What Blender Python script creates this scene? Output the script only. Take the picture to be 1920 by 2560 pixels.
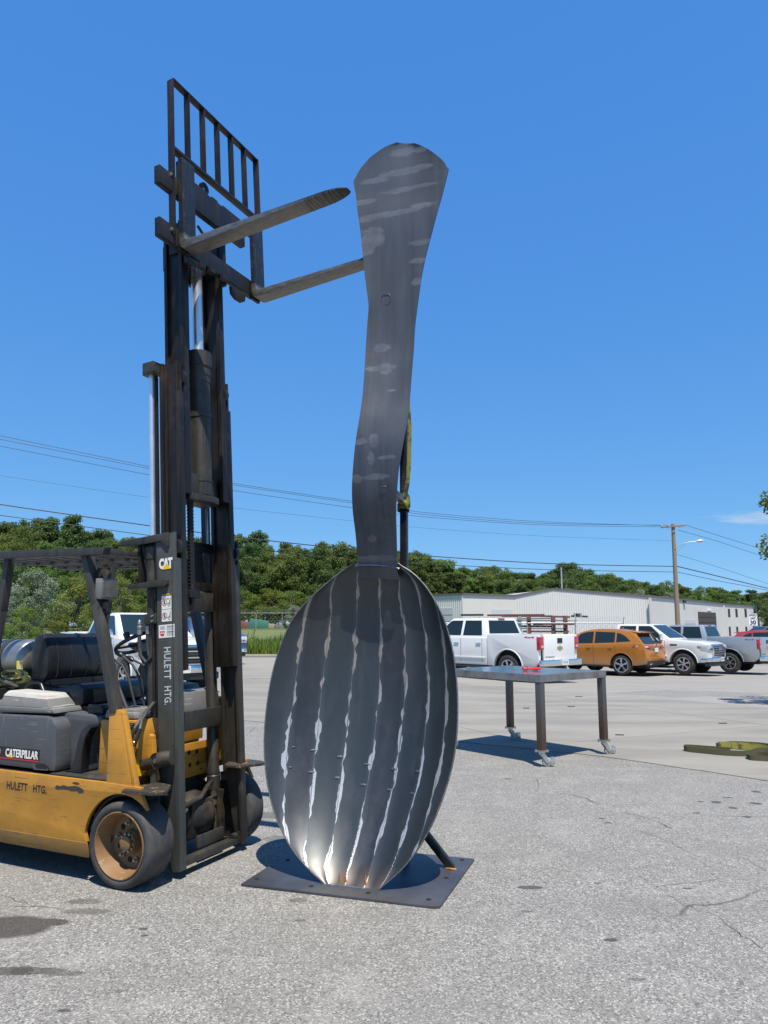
import bpy, bmesh, math, random
from mathutils import Vector, Matrix, noise as mnoise
random.seed(7)
R = math.radians
for o in list(bpy.data.objects): bpy.data.objects.remove(o)
sc = bpy.context.scene
COL = sc.collection

# ------------------------------------------------------------------ camera, sky, sun, exposure
CAM_H = 1.6; PITCH = 8.67; FPX = 1849.0
cd = bpy.data.cameras.new('camera'); cam = bpy.data.objects.new('camera', cd); COL.objects.link(cam)
cam.location = (0, 0, CAM_H); cam.rotation_euler = (R(90 + PITCH), 0, 0)
cd.sensor_fit = 'VERTICAL'; cd.sensor_height = 36.0; cd.lens = FPX / 2560 * 36.0
cd.clip_start = 0.05; cd.clip_end = 3000
sc.camera = cam
SUN_EL = 70.0
sun_dir = Vector((0.10, -0.385, 1.0)); sun_dir.normalize()        # towards the sun
SUN_EL = math.degrees(math.asin(sun_dir.z)); SUN_AZ = math.atan2(sun_dir.x, sun_dir.y)
w = bpy.data.worlds.new('World'); sc.world = w; w.use_nodes = True
wn = w.node_tree; wn.nodes.clear()
sky = wn.nodes.new('ShaderNodeTexSky'); sky.sky_type = 'NISHITA'; sky.sun_disc = False
sky.sun_elevation = R(SUN_EL); sky.sun_rotation = SUN_AZ; sky.altitude = 200
sky.air_density = 0.6; sky.dust_density = 0.0; sky.ozone_density = 1.5
# the phone's tone curve on the sky: one gain and one exponent per channel, the same everywhere
sp_n = wn.nodes.new('ShaderNodeSeparateColor'); cb_n = wn.nodes.new('ShaderNodeCombineColor'); wn.links.new(sky.outputs[0], sp_n.inputs[0])
for i_, (gain, ex) in enumerate(((0.107, 0.71), (0.264, 0.455), (0.63, 0.195))):
    pw = wn.nodes.new('ShaderNodeMath'); pw.operation = 'POWER'; pw.inputs[1].default_value = ex; wn.links.new(sp_n.outputs[i_], pw.inputs[0])
    ml = wn.nodes.new('ShaderNodeMath'); ml.operation = 'MULTIPLY'; ml.inputs[1].default_value = gain/0.12; wn.links.new(pw.outputs[0], ml.inputs[0]); wn.links.new(ml.outputs[0], cb_n.inputs[i_])
bg = wn.nodes.new('ShaderNodeBackground'); bg.inputs[1].default_value = 0.12/2**0.6
wo = wn.nodes.new('ShaderNodeOutputWorld')
# one thin wisp of cloud low on the right
def wm(op, a, b=0.0, c=None, clamp=False):
    x = wn.nodes.new('ShaderNodeMath'); x.operation = op; x.use_clamp = clamp
    for i, v in enumerate((a, b)):
        if isinstance(v, bpy.types.NodeSocket): wn.links.new(v, x.inputs[i])
        else: x.inputs[i].default_value = v
    return x.outputs[0]
tcw = wn.nodes.new('ShaderNodeTexCoord'); sx = wn.nodes.new('ShaderNodeSeparateXYZ'); wn.links.new(tcw.outputs['Generated'], sx.inputs[0])
yy = wm('MAXIMUM', sx.outputs[1], 0.01); cu_ = wm('DIVIDE', sx.outputs[0], yy); cv_ = wm('DIVIDE', sx.outputs[2], yy)
cbx = wn.nodes.new('ShaderNodeCombineXYZ'); wn.links.new(wm('MULTIPLY', cu_, 14.0), cbx.inputs[0]); wn.links.new(wm('MULTIPLY', cv_, 75.0), cbx.inputs[1])
nzw = wn.nodes.new('ShaderNodeTexNoise'); wn.links.new(cbx.outputs[0], nzw.inputs['Vector']); nzw.inputs['Scale'].default_value = 1.3; nzw.inputs['Detail'].default_value = 6; nzw.inputs['Roughness'].default_value = 0.62
du_ = wm('DIVIDE', wm('SUBTRACT', cu_, 0.515), 0.105); dv_ = wm('DIVIDE', wm('SUBTRACT', cv_, 0.1445), 0.0125)
rr_w = wm('ADD', wm('MULTIPLY', du_, du_), wm('MULTIPLY', dv_, dv_))
cm_ = wm('MULTIPLY', wm('SUBTRACT', wm('ADD', wm('MULTIPLY', nzw.outputs['Fac'], 1.8), wm('MULTIPLY', rr_w, -0.8)), 0.42), 0.9, clamp=True)
mxw = wn.nodes.new('ShaderNodeMix'); mxw.data_type = 'RGBA'; wn.links.new(wm('MINIMUM', cm_, 0.6), mxw.inputs[0]); wn.links.new(cb_n.outputs[0], mxw.inputs[6]); mxw.inputs[7].default_value = (0.62/0.12, 0.72/0.12, 0.85/0.12, 1)
wn.links.new(mxw.outputs[2], bg.inputs[0]); wn.links.new(bg.outputs[0], wo.inputs[0])
sl = bpy.data.lights.new('sun', 'SUN'); sl.energy = 5.0; sl.angle = R(0.53); sl.color = (1.0, 0.925, 0.80)
so = bpy.data.objects.new('sun', sl); COL.objects.link(so)
so.rotation_euler = sun_dir.to_track_quat('Z', 'Y').to_euler(); so.location = (0, 0, 30)
sc.view_settings.view_transform = 'Standard'; sc.view_settings.look = 'None'
sc.view_settings.exposure = 0.6; sc.view_settings.gamma = 1.0; sc.view_settings.use_curve_mapping = False
sc.cycles.max_bounces = 6

# ------------------------------------------------------------------ world positions from the photo's pixels (1920 x 2560)
def _ray(px, py):
    a = (px - 960) / FPX; b = -(py - 1280) / FPX; p = R(PITCH)
    return Vector((a, math.cos(p) - b * math.sin(p), math.sin(p) + b * math.cos(p)))
def at(px, py, Y):
    r = _ray(px, py); return Vector((0, 0, CAM_H)) + r * (Y / r.y)
def gnd(px, py, z=0.0):
    r = _ray(px, py); return Vector((0, 0, CAM_H)) + r * ((z - CAM_H) / r.z)
def sstep(a, b, x):
    t = max(0.0, min(1.0, (x - a) / (b - a))); return t * t * (3 - 2 * t)
def ground_z(x, y):                       # the lot falls gently towards the back right
    t = min(max(y - 18.0, 0.0), 13.0)
    return -0.03 * t * sstep(0.0, 7.0, x)

# ------------------------------------------------------------------ helpers
def tag(o, label=None, cat=None, group=None, kind=None):
    if label: o['label'] = label
    if cat: o['category'] = cat
    if group: o['group'] = group
    if kind: o['kind'] = kind
    return o
def empty(name, loc=(0, 0, 0), rz=0.0, label=None, cat=None, group=None):
    o = bpy.data.objects.new(name, None); COL.objects.link(o); o.location = loc; o.rotation_euler = (0, 0, rz)
    o.empty_display_size = 0.2
    return tag(o, label, cat, group)
def link_mesh(name, me, mat, parent=None, loc=None):
    o = bpy.data.objects.new(name, me); COL.objects.link(o)
    if mat is not None and not me.materials: me.materials.append(mat)
    if parent: o.parent = parent
    if loc is not None: o.location = loc
    return o
def copy_tree(o, parent=None):
    c = o.copy(); COL.objects.link(c)
    if parent: c.parent = parent
    for ch in [k for k in bpy.data.objects if k.parent == o]: copy_tree(ch, c)
    return c
def perp(d):
    d = d.normalized(); a = Vector((0, 0, 1)) if abs(d.z) < 0.9 else Vector((1, 0, 0))
    u = d.cross(a).normalized(); return u, d.cross(u).normalized()

class MB:
    def __init__(s, T=None): s.v = []; s.f = []; s.T = T; s.uv = None
    def add(s, vs, fs):
        n = len(s.v); s.v += [Vector(p) for p in vs]; s.f += [tuple(i + n for i in f) for f in fs]; return s
    def box(s, x0, x1, y0, y1, z0, z1):
        return s.add([(x0,y0,z0),(x1,y0,z0),(x1,y1,z0),(x0,y1,z0),(x0,y0,z1),(x1,y0,z1),(x1,y1,z1),(x0,y1,z1)],
                     [(0,3,2,1),(4,5,6,7),(0,1,5,4),(1,2,6,5),(2,3,7,6),(3,0,4,7)])
    def hexa(s, p):     # 8 points: bottom 4 ccw, top 4
        return s.add(p, [(0,3,2,1),(4,5,6,7),(0,1,5,4),(1,2,6,5),(2,3,7,6),(3,0,4,7)])
    def prism_y(s, prof, y0, y1):      # profile of (x, z) counter-clockwise, seen from -y
        n = len(prof)
        vs = [(x, y0, z) for x, z in prof] + [(x, y1, z) for x, z in prof]
        fs = [tuple(range(n)), tuple(range(2*n-1, n-1, -1))] + [((i+1) % n, i, i + n, (i+1) % n + n) for i in range(n)]
        return s.add(vs, fs)
    def prism_z(s, prof, z0, z1):
        n = len(prof)
        vs = [(x, y, z0) for x, y in prof] + [(x, y, z1) for x, y in prof]
        fs = [tuple(range(n-1, -1, -1)), tuple(range(n, 2*n))] + [(i, (i+1) % n, (i+1) % n + n, i + n) for i in range(n)]
        return s.add(vs, fs)
    def prism_x(s, prof, x0, x1):      # profile of (y, z)
        n = len(prof)
        vs = [(x0, y, z) for y, z in prof] + [(x1, y, z) for y, z in prof]
        fs = [tuple(range(n-1, -1, -1)), tuple(range(n, 2*n))] + [(i, (i+1) % n, (i+1) % n + n, i + n) for i in range(n)]
        return s.add(vs, fs)
    def bar(s, a, b, wd, dp, up=None): # rectangular bar from a to b
        a = Vector(a); b = Vector(b); d = (b - a).normalized()
        u, v = perp(d)
        if up is not None:
            v = (Vector(up) - d * Vector(up).dot(d)).normalized(); u = d.cross(v)
        u = u * wd / 2; v = v * dp / 2
        return s.hexa([a-u-v, a+u-v, a+u+v, a-u+v, b-u-v, b+u-v, b+u+v, b-u+v])
    def tube(s, pts, r, seg=10, cap=True):
        pts = [Vector(p) for p in pts]; rr = r if isinstance(r, (list, tuple)) else [r] * len(pts)
        u = None; n0 = len(s.v); vs = []; fs = []
        for i, p in enumerate(pts):
            d = (pts[min(i+1, len(pts)-1)] - pts[max(i-1, 0)]).normalized()
            if u is None: u, v = perp(d)
            else:
                u = (u - d * u.dot(d)).normalized(); v = d.cross(u)
            for k in range(seg):
                a = 2 * math.pi * k / seg; vs.append(p + (u * math.cos(a) + v * math.sin(a)) * rr[i])
        for i in range(len(pts)-1):
            for k in range(seg):
                k2 = (k+1) % seg; fs.append((i*seg+k, i*seg+k2, (i+1)*seg+k2, (i+1)*seg+k))
        if cap: fs += [tuple(range(seg-1, -1, -1)), tuple(range((len(pts)-1)*seg, len(pts)*seg))]
        return s.add(vs, fs)
    def cyl(s, a, b, r, seg=16, r2=None): return s.tube([a, b], [r, r if r2 is None else r2], seg)
    def lathe(s, o, ax, prof, seg=32): # prof: (distance along axis, radius); closed loop not assumed
        o = Vector(o); ax = Vector(ax).normalized(); u, v = perp(ax); vs = []; fs = []
        for t, r in prof:
            for k in range(seg):
                a = 2*math.pi*k/seg; vs.append(o + ax*t + (u*math.cos(a)+v*math.sin(a))*r)
        for i in range(len(prof)-1):
            for k in range(seg):
                k2 = (k+1) % seg; fs.append((i*seg+k, (i+1)*seg+k, (i+1)*seg+k2, i*seg+k2))
        return s.add(vs, fs)
    def ribbon(s, pts, wd, th, up=(0,0,1)):   # flat strap along pts, wide in `up` direction
        pts = [Vector(p) for p in pts]; up = Vector(up); vs = []; fs = []
        for i, p in enumerate(pts):
            d = (pts[min(i+1, len(pts)-1)] - pts[max(i-1, 0)]).normalized()
            n = d.cross(up)
            n = n.normalized() if n.length > 1e-4 else perp(d)[0]
            ww = up.normalized() * wd / 2
            vs += [p-ww-n*th/2, p-ww+n*th/2, p+ww+n*th/2, p+ww-n*th/2]
        for i in range(len(pts)-1):
            a = i*4; b = a+4
            for k in range(4): fs.append((a+k, a+(k+1) % 4, b+(k+1) % 4, b+k))
        m = len(vs)-4; fs += [(3,2,1,0), (m, m+1, m+2, m+3)]
        return s.add(vs, fs)
    def mesh(s, name, smooth=False, bevel=0, auto=35):
        me = bpy.data.meshes.new(name)
        vs = [s.T(p) for p in s.v] if s.T else s.v
        me.from_pydata([tuple(p) for p in vs], [], s.f)
        bm = bmesh.new(); bm.from_mesh(me); bmesh.ops.recalc_face_normals(bm, faces=bm.faces)
        if bevel:
            es = [e for e in bm.edges if len(e.link_faces) == 2 and e.calc_face_angle(0) > R(28)]
            bmesh.ops.bevel(bm, geom=es, offset=bevel, segments=2, profile=0.6, affect='EDGES', clamp_overlap=True)
            smooth = True
        bm.to_mesh(me); bm.free()
        if smooth:
            for p in me.polygons: p.use_smooth = True
            try: me.set_sharp_from_angle(angle=R(auto))
            except Exception: pass
        return me
    def build(s, name, mat, parent=None, smooth=False, bevel=0, auto=35, label=None, loc=None):
        o = link_mesh(name, s.mesh(name, smooth, bevel, auto), mat, parent, loc)
        if label: o['label'] = label
        return o

# ------------------------------------------------------------------ materials
def nt_of(name):
    m = bpy.data.materials.new(name); m.use_nodes = True; nt = m.node_tree; b = nt.nodes['Principled BSDF']; return m, nt, b
class NT:
    def __init__(s, nt): s.nt = nt
    def n(s, t, **k):
        x = s.nt.nodes.new(t)
        for a, b in k.items(): setattr(x, a, b)
        return x
    def l(s, a, b): s.nt.links.new(a, b)
    def inp(s, sock, v):
        if hasattr(v, 'links') or isinstance(v, bpy.types.NodeSocket): s.l(v, sock)
        else: sock.default_value = v
    def coord(s, scale=(1,1,1), kind='Object', loc=(0,0,0), rot=(0,0,0)):
        tc = s.n('ShaderNodeTexCoord'); mp = s.n('ShaderNodeMapping')
        s.l(tc.outputs[kind], mp.inputs[0]); mp.inputs['Scale'].default_value = scale; mp.inputs['Location'].default_value = loc; mp.inputs['Rotation'].default_value = rot
        return mp.outputs[0]
    def noise(s, vec, scale, detail=3, rough=0.55, dist=0.0):
        x = s.n('ShaderNodeTexNoise'); s.l(vec, x.inputs['Vector']); x.inputs['Scale'].default_value = scale
        x.inputs['Detail'].default_value = detail; x.inputs['Roughness'].default_value = rough; x.inputs['Distortion'].default_value = dist
        return x.outputs['Fac']
    def vor(s, vec, scale, feature='F1', out='Distance', rnd=1.0):
        x = s.n('ShaderNodeTexVoronoi', feature=feature); s.l(vec, x.inputs['Vector']); x.inputs['Scale'].default_value = scale
        x.inputs['Randomness'].default_value = rnd
        return x.outputs[out]
    def math(s, op, a, b=0.0, c=0.0, clamp=False):
        x = s.n('ShaderNodeMath', operation=op, use_clamp=clamp); s.inp(x.inputs[0], a); s.inp(x.inputs[1], b); s.inp(x.inputs[2], c); return x.outputs[0]
    def rng(s, v, a, b, c=0.0, d=1.0, smooth=False):
        x = s.n('ShaderNodeMapRange'); x.interpolation_type = 'SMOOTHSTEP' if smooth else 'LINEAR'
        s.inp(x.inputs[0], v)
        for i, q in enumerate((a, b, c, d)): x.inputs[i+1].default_value = q
        return x.outputs[0]
    def mix(s, f, a, b):
        x = s.n('ShaderNodeMix', data_type='RGBA'); s.inp(x.inputs[0], f)
        s.inp(x.inputs[6], a if not isinstance(a, tuple) else (*a[:3], 1)); s.inp(x.inputs[7], b if not isinstance(b, tuple) else (*b[:3], 1)); return x.outputs[2]
    def bump(s, h, strength=0.3, dist=0.01, normal=None):
        x = s.n('ShaderNodeBump'); x.inputs['Strength'].default_value = strength; x.inputs['Distance'].default_value = dist
        s.inp(x.inputs['Height'], h)
        if normal is not None: s.l(normal, x.inputs['Normal'])
        return x.outputs[0]
    def sep(s, v):
        x = s.n('ShaderNodeSeparateXYZ'); s.l(v, x.inputs[0]); return x.outputs
def simple(name, col, rough=0.5, metal=0.0, var=0.12, scale=6, bump=0.0, bscale=60, coat=0.0, spec=0.5, second=None, sfac=(0.55, 0.7), sscale=3, stretch=(1,1,1)):
    m, nt, b = nt_of(name); N = NT(nt); c = N.coord(stretch)
    f = N.noise(c, scale, 4)
    col1 = N.mix(f, tuple(max(0, x*(1-var)) for x in col), tuple(min(1, x*(1+var)) for x in col))
    if second:
        g = N.rng(N.noise(c, sscale, 5, 0.65), sfac[0], sfac[1])
        col1 = N.mix(g, col1, second)
    N.l(col1, b.inputs['Base Color'])
    b.inputs['Roughness'].default_value = rough; b.inputs['Metallic'].default_value = metal
    N.l(N.rng(f, 0.3, 0.7, max(0.02, rough-0.07), min(1, rough+0.07)), b.inputs['Roughness'])
    b.inputs['Specular IOR Level'].default_value = spec
    if coat: b.inputs['Coat Weight'].default_value = coat; b.inputs['Coat Roughness'].default_value = 0.04
    if bump: N.l(N.bump(N.noise(c, bscale, 3), bump, 0.004), b.inputs['Normal'])
    return m
# worn paint: base colour, chips showing metal/primer, horizontal scratches, grime
def worn(name, col, chip=(0.04,0.04,0.045), chipamt=0.62, dirt=(0.05,0.035,0.02), dirtamt=0.35, rough=0.5, scratch=0.5):
    m, nt, b = nt_of(name); N = NT(nt); c = N.coord()
    base = N.mix(N.noise(c, 2.2, 4), tuple(x*0.8 for x in col), tuple(min(1,x*1.12) for x in col))
    dm = N.rng(N.noise(c, 5.0, 6, 0.7), 0.42, 0.8, 0, dirtamt); base = N.mix(dm, base, dirt)
    ch = N.rng(N.noise(N.coord((1,1,2.2)), 17, 5, 0.7, 0.6), chipamt, chipamt+0.03)
    base = N.mix(ch, base, chip)
    s1 = N.noise(N.coord((1.2,1.2,34), rot=(0,0.12,0)), 3.2, 2, 0.5, 0.35)
    s2 = N.math('MULTIPLY', N.rng(s1, 0.63, 0.655), N.rng(N.noise(c, 4.0, 3), 0.45, 0.55))
    s3 = N.math('MULTIPLY', N.rng(N.noise(N.coord((30,30,1.1), rot=(0,0.25,0)), 3, 2, 0.5, 0.3), 0.68, 0.70), N.rng(N.noise(c, 3.3, 3), 0.5, 0.6))
    sm = N.math('MULTIPLY', N.math('MAXIMUM', s2, s3), scratch)
    base = N.mix(sm, base, chip)
    N.l(base, b.inputs['Base Color']); N.l(N.rng(N.noise(c, 9, 4), 0.3, 0.7, rough-0.1, rough+0.14), b.inputs['Roughness'])
    N.l(N.bump(N.math('ADD', N.math('MULTIPLY', ch, -0.6), N.noise(c, 40, 3)), 0.25, 0.002), b.inputs['Normal'])
    return m
# greasy / rusty steel of the mast
def mast_mat(name, col, rust=(0.085,0.058,0.038), metal=0.35, rough=0.48, dust=(0.17,0.15,0.12), dustamt=0.35):
    m, nt, b = nt_of(name); N = NT(nt); c = N.coord(); cv = N.coord((5,5,0.55))
    f = N.noise(cv, 2.6, 6, 0.65); base = N.mix(N.rng(f, 0.35, 0.68), col, rust)
    g = N.rng(N.noise(c, 3.4, 6, 0.7), 0.5, 0.75, 0, dustamt); base = N.mix(g, base, dust)
    k = N.rng(N.noise(cv, 7, 5, 0.7), 0.56, 0.72, 0, 0.8); base = N.mix(k, base, (0.008,0.008,0.009))
    N.l(base, b.inputs['Base Color']); b.inputs['Metallic'].default_value = metal
    N.l(N.rng(f, 0.3, 0.7, rough-0.1, rough+0.15), b.inputs['Roughness'])
    N.l(N.bump(N.noise(c, 55, 4), 0.2, 0.002), b.inputs['Normal'])
    return m
M = {}
M['yellow'] = worn('yellow_paint', (0.43,0.205,0.022), rough=0.42, chipamt=0.715, dirtamt=0.42, scratch=0.75, dirt=(0.09,0.045,0.012))
M['yellow_hub'] = simple('yellow_hub', (0.62,0.33,0.01), 0.4)
M['grey_plastic'] = worn('grey_hood', (0.062,0.068,0.078), chip=(0.28,0.28,0.27), chipamt=0.75, dirt=(0.13,0.11,0.085), dirtamt=0.22, rough=0.5, scratch=0.35)
M['grey_light'] = worn('grey_panel', (0.15,0.15,0.147), chip=(0.5,0.5,0.48), chipamt=0.72, dirt=(0.1,0.08,0.06), dirtamt=0.4, rough=0.55)
M['grey_cap'] = worn('grey_cap', (0.42,0.42,0.40), chip=(0.30,0.15,0.07), chipamt=0.66, dirt=(0.2,0.15,0.1), dirtamt=0.4, rough=0.6)
M['mast'] = mast_mat('mast_outer', (0.036,0.035,0.031), rust=(0.048,0.040,0.030), dustamt=0.4)
M['mast_in'] = mast_mat('mast_inner', (0.014,0.012,0.011), rust=(0.038,0.027,0.019), dustamt=0.2, metal=0.5, rough=0.4)
M['mast_face'] = mast_mat('mast_painted', (0.048,0.055,0.053), rust=(0.060,0.057,0.048), dust=(0.13,0.118,0.092), dustamt=0.4, metal=0.1)
M['carriage'] = mast_mat('carriage_steel', (0.011,0.011,0.012), rust=(0.022,0.019,0.017), dustamt=0.05, metal=0.3)
M['guard'] = mast_mat('guard_steel', (0.034,0.035,0.036), rust=(0.06,0.055,0.05), dustamt=0.2, metal=0.25)
M['backrest'] = mast_mat('backrest_steel', (0.024,0.023,0.024), rust=(0.052,0.034,0.024), dustamt=0.15, metal=0.6, rough=0.38)
def fork_mat():
    m, nt, b = nt_of('fork_steel'); N = NT(nt); c = N.coord((3.0,9,9))
    f = N.noise(c, 5, 7, 0.75); base = N.mix(N.rng(f,0.35,0.65), (0.13,0.123,0.112), (0.25,0.238,0.215))
    xyz = N.sep(N.coord()); x = xyz[0]; base = N.mix(N.rng(xyz[2], 4.39, 4.43, 0, 0.85), base, N.mix(N.rng(N.noise(N.coord((14,14,3)), 3, 6, 0.75), 0.55, 0.75), (0.018,0.020,0.026), (0.14,0.14,0.15)))
    w1 = N.math('MULTIPLY', N.rng(x, 0.75, 0.9), N.rng(N.noise(N.coord((45,2,2)), 1.6, 3), 0.48, 0.56))
    base = N.mix(N.math('MULTIPLY', w1, 0.75), base, (0.03,0.028,0.027))
    N.l(base, b.inputs['Base Color']); b.inputs['Metallic'].default_value = 0.75; N.l(N.rng(f,0.3,0.7,0.34,0.55), b.inputs['Roughness'])
    N.l(N.bump(N.noise(N.coord((2,40,40)), 4, 3), 0.15, 0.002), b.inputs['Normal']); return m
M['fork'] = fork_mat()
def tread():
    m, nt, b = nt_of('solid_rubber'); N = NT(nt); c = N.coord()
    f = N.noise(c, 6, 6, 0.7); base = N.mix(N.rng(f,0.35,0.7), (0.022,0.022,0.024), (0.075,0.073,0.07))
    N.l(base, b.inputs['Base Color']); b.inputs['Roughness'].default_value = 0.72
    N.l(N.bump(N.noise(c, 90, 4), 0.35, 0.003), b.inputs['Normal']); return m
M['rubber'] = tread()
M['rim'] = worn('forklift_rim', (0.20,0.105,0.035), chip=(0.26,0.18,0.12), chipamt=0.6, dirt=(0.20,0.145,0.10), dirtamt=0.9, rough=0.6)
M['seat'] = simple('black_vinyl', (0.012,0.0125,0.014), 0.36, var=0.3, bump=0.12, bscale=160, spec=0.5, second=(0.045,0.045,0.045), sfac=(0.62,0.85))
M['black'] = simple('black_plastic', (0.012,0.012,0.013), 0.45, bump=0.1)
M['dark'] = simple('dark_grime', (0.008,0.008,0.008), 0.75)
M['greasy'] = simple('greasy_iron', (0.018,0.016,0.014), 0.6, metal=0.2, var=0.5, second=(0.085,0.064,0.044), sfac=(0.5,0.72), bump=0.5, bscale=25)
M['chrome'] = simple('chrome_rod', (0.80,0.80,0.80), 0.32, 0.85, var=0.03)
M['bolt'] = simple('bolt_steel', (0.35,0.32,0.28), 0.42, 0.8, second=(0.14,0.08,0.05))
M['hose'] = simple('rubber_hose', (0.03,0.03,0.03), 0.55)
M['fitting'] = simple('brass_fitting', (0.45,0.38,0.24), 0.35, 0.9)
M['tank'] = simple('aluminium_tank', (0.36,0.34,0.31), 0.42, 0.85, var=0.2, bump=0.05, second=(0.16,0.15,0.135), sfac=(0.5,0.75), stretch=(0.5,3,3))
M['strap'] = simple('yellow_webbing', (0.20,0.185,0.025), 0.85, var=0.3, second=(0.045,0.05,0.03), sfac=(0.50,0.58), sscale=9, bump=0.4, bscale=220)
M['strap2'] = simple('faded_webbing', (0.62,0.55,0.16), 0.85, var=0.2, second=(0.16,0.16,0.12), sfac=(0.52,0.6), sscale=12, bump=0.4, bscale=220)
M['strap_dark'] = simple('olive_webbing', (0.055,0.053,0.026), 0.88, var=0.3, bump=0.4, bscale=220)
def flat(name, col, rough=0.5, **k): return simple(name, col, rough, var=0.05, **k)
M['white_ink'] = flat('white_ink', (0.72,0.72,0.70)); M['stencil'] = simple('stencil_white', (0.42,0.45,0.44), 0.7, second=(0.12,0.13,0.13), sfac=(0.6,0.75), sscale=30)
M['black_ink'] = simple('black_ink', (0.012,0.011,0.01), 0.5, second=(0.2,0.1,0.02), sfac=(0.66,0.7), sscale=40)
M['red_ink'] = flat('red_ink', (0.5,0.02,0.02)); M['yellow_ink'] = flat('yellow_ink', (0.75,0.47,0.0)); M['grey_ink'] = flat('grey_ink', (0.25,0.25,0.25))
M['sticker'] = flat('white_sticker', (0.66,0.66,0.62))
# mill-scale steel plate
def steel(name, kind):
    m, nt, b = nt_of(name); N = NT(nt); c = N.coord()
    f1 = N.noise(N.coord((2.2,2.2,0.5)), 1.3, 6, 0.62, 0.2); f2 = N.noise(c, 11, 5, 0.6)
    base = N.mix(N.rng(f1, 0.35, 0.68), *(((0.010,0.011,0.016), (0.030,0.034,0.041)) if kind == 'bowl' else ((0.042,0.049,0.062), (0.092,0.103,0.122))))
    base = N.mix(N.rng(f2, 0.5, 0.8, 0, 0.35), base, (0.085,0.078,0.08))
    rough = N.rng(f1, 0.3, 0.7, 0.38, 0.50)
    h = N.math('MULTIPLY', f2, 0.3)
    patch = None
    if kind == 'handle':
        cc = N.coord((1.4,1,5.0)); z = N.sep(N.coord())[2]
        xs_ = N.sep(N.coord()); wob = N.math('MULTIPLY', N.math('SUBTRACT', N.noise(N.coord((1.0,1,3.0)), 14, 5, 0.75), 0.5), 1.9); patch = None
        for (ex, ez, rx, rz) in [(0.269, 4.929, 0.162, 0.026), (0.431, 4.936, 0.088, 0.02), (0.281, 4.785, 0.159, 0.018), (0.463, 4.788, 0.106, 0.013), (0.205, 4.605, 0.268, 0.019), (0.435, 4.627, 0.092, 0.018), (0.006, 4.587, 0.092, 0.019), (0.091, 4.898, 0.118, 0.02), (-0.018, 4.733, 0.092, 0.02), (0.055, 4.439, 0.099, 0.066), (0.01, 4.351, 0.061, 0.044), (0.436, 4.337, 0.084, 0.019), (0.422, 4.196, 0.076, 0.019), (0.408, 4.037, 0.048, 0.026), (0.145, 3.556, 0.062, 0.029), (0.141, 3.398, 0.11, 0.019), (0.178, 3.391, 0.051, 0.037), (0.133, 2.845, 0.031, 0.044), (0.116, 2.72, 0.026, 0.038), (0.04, 2.842, 0.045, 0.02), (0.148, 2.591, 0.088, 0.018), (0.232, 2.72, 0.064, 0.012), (0.013, 2.585, 0.035, 0.026), (0.082, 2.182, 0.029, 0.023), (0.096, 2.051, 0.158, 0.018), (0.299, 5.085, 0.096, 0.029), (0.232, 3.214, 0.036, 0.008), (0.431, 5.078, 0.059, 0.02)]:
            d_ = N.math('SQRT', N.math('ADD', N.math('POWER', N.math('ABSOLUTE', N.math('DIVIDE', N.math('SUBTRACT', xs_[0], ex), rx)), 2.0), N.math('POWER', N.math('ABSOLUTE', N.math('DIVIDE', N.math('SUBTRACT', xs_[2], ez), rz*1.15)), 2.0)))
            k_ = N.rng(N.math('ADD', d_, wob), 1.15, 0.85, 0, 0.33); patch = k_ if patch is None else N.math('MAXIMUM', patch, k_)
        patch = N.math('MULTIPLY', patch, N.rng(N.noise(N.coord((1,1,2)), 9, 4), 0.3, 0.6, 0.35, 1.0)); pc = (0.21,0.22,0.235)
        rst = N.rng(N.noise(N.coord((1,1,3)), 3.1, 6, 0.7), 0.57, 0.72, 0, 0.5)
        base = N.mix(rst, base, (0.12,0.085,0.065)); pc = (0.25,0.255,0.265)
        streak = N.rng(N.noise(N.coord((30,1,0.35)), 1.4, 3), 0.35, 0.7, 0, 0.35); base = N.mix(streak, base, (0.085,0.10,0.125))
    if kind == 'bowl':
        uv = N.coord((1,1,1), 'UV'); s = N.sep(uv)
        seam = N.math('ROUND', s[0]); d = N.math('ABSOLUTE', N.math('SUBTRACT', s[0], seam))
        dw = N.math('MULTIPLY', d, 0.165)
        cb = N.n('ShaderNodeCombineXYZ'); N.l(N.math('MULTIPLY', seam, 7.31), cb.inputs[0]); N.l(s[1], cb.inputs[1])
        side = N.math('SIGN', N.math('SUBTRACT', s[0], seam))
        N.l(N.math('MULTIPLY', side, 0.05), cb.inputs[2])
        wv = N.noise(cb.outputs[0], 5.2, 2, 0.5); wv2 = N.noise(cb.outputs[0], 30, 4, 0.7); wv3 = N.noise(cb.outputs[0], 1.9, 1)
        wdt = N.math('ADD', N.rng(wv, 0.43, 0.62, -0.004, 0.019), N.math('MULTIPLY', N.math('SUBTRACT', wv2, 0.5), 0.010))
        inner = N.math('MULTIPLY', N.rng(s[0], 0.5, 0.51), N.rng(s[0], 7.5, 7.49))
        patch = N.math('MULTIPLY', N.rng(N.math('SUBTRACT', wdt, dw), 0.0, 0.0015), inner)
        pc = N.mix(N.rng(s[1], 0.85, 1.25), (0.40,0.41,0.425), (0.28,0.24,0.205))
        # weld heat tint beside each seam and per-panel tone
        idx = N.math('FLOOR', s[0]); wn_ = N.n('ShaderNodeTexWhiteNoise', noise_dimensions='1D'); N.l(idx, wn_.inputs['W'])
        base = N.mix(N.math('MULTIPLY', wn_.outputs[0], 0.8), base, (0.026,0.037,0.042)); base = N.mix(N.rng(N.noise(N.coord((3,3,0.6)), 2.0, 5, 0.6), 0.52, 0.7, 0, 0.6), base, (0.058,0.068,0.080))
        ht = N.math('MULTIPLY', N.rng(s[1], 0.13, 0.03), N.rng(dw, 0.09, 0.0)); 
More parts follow.
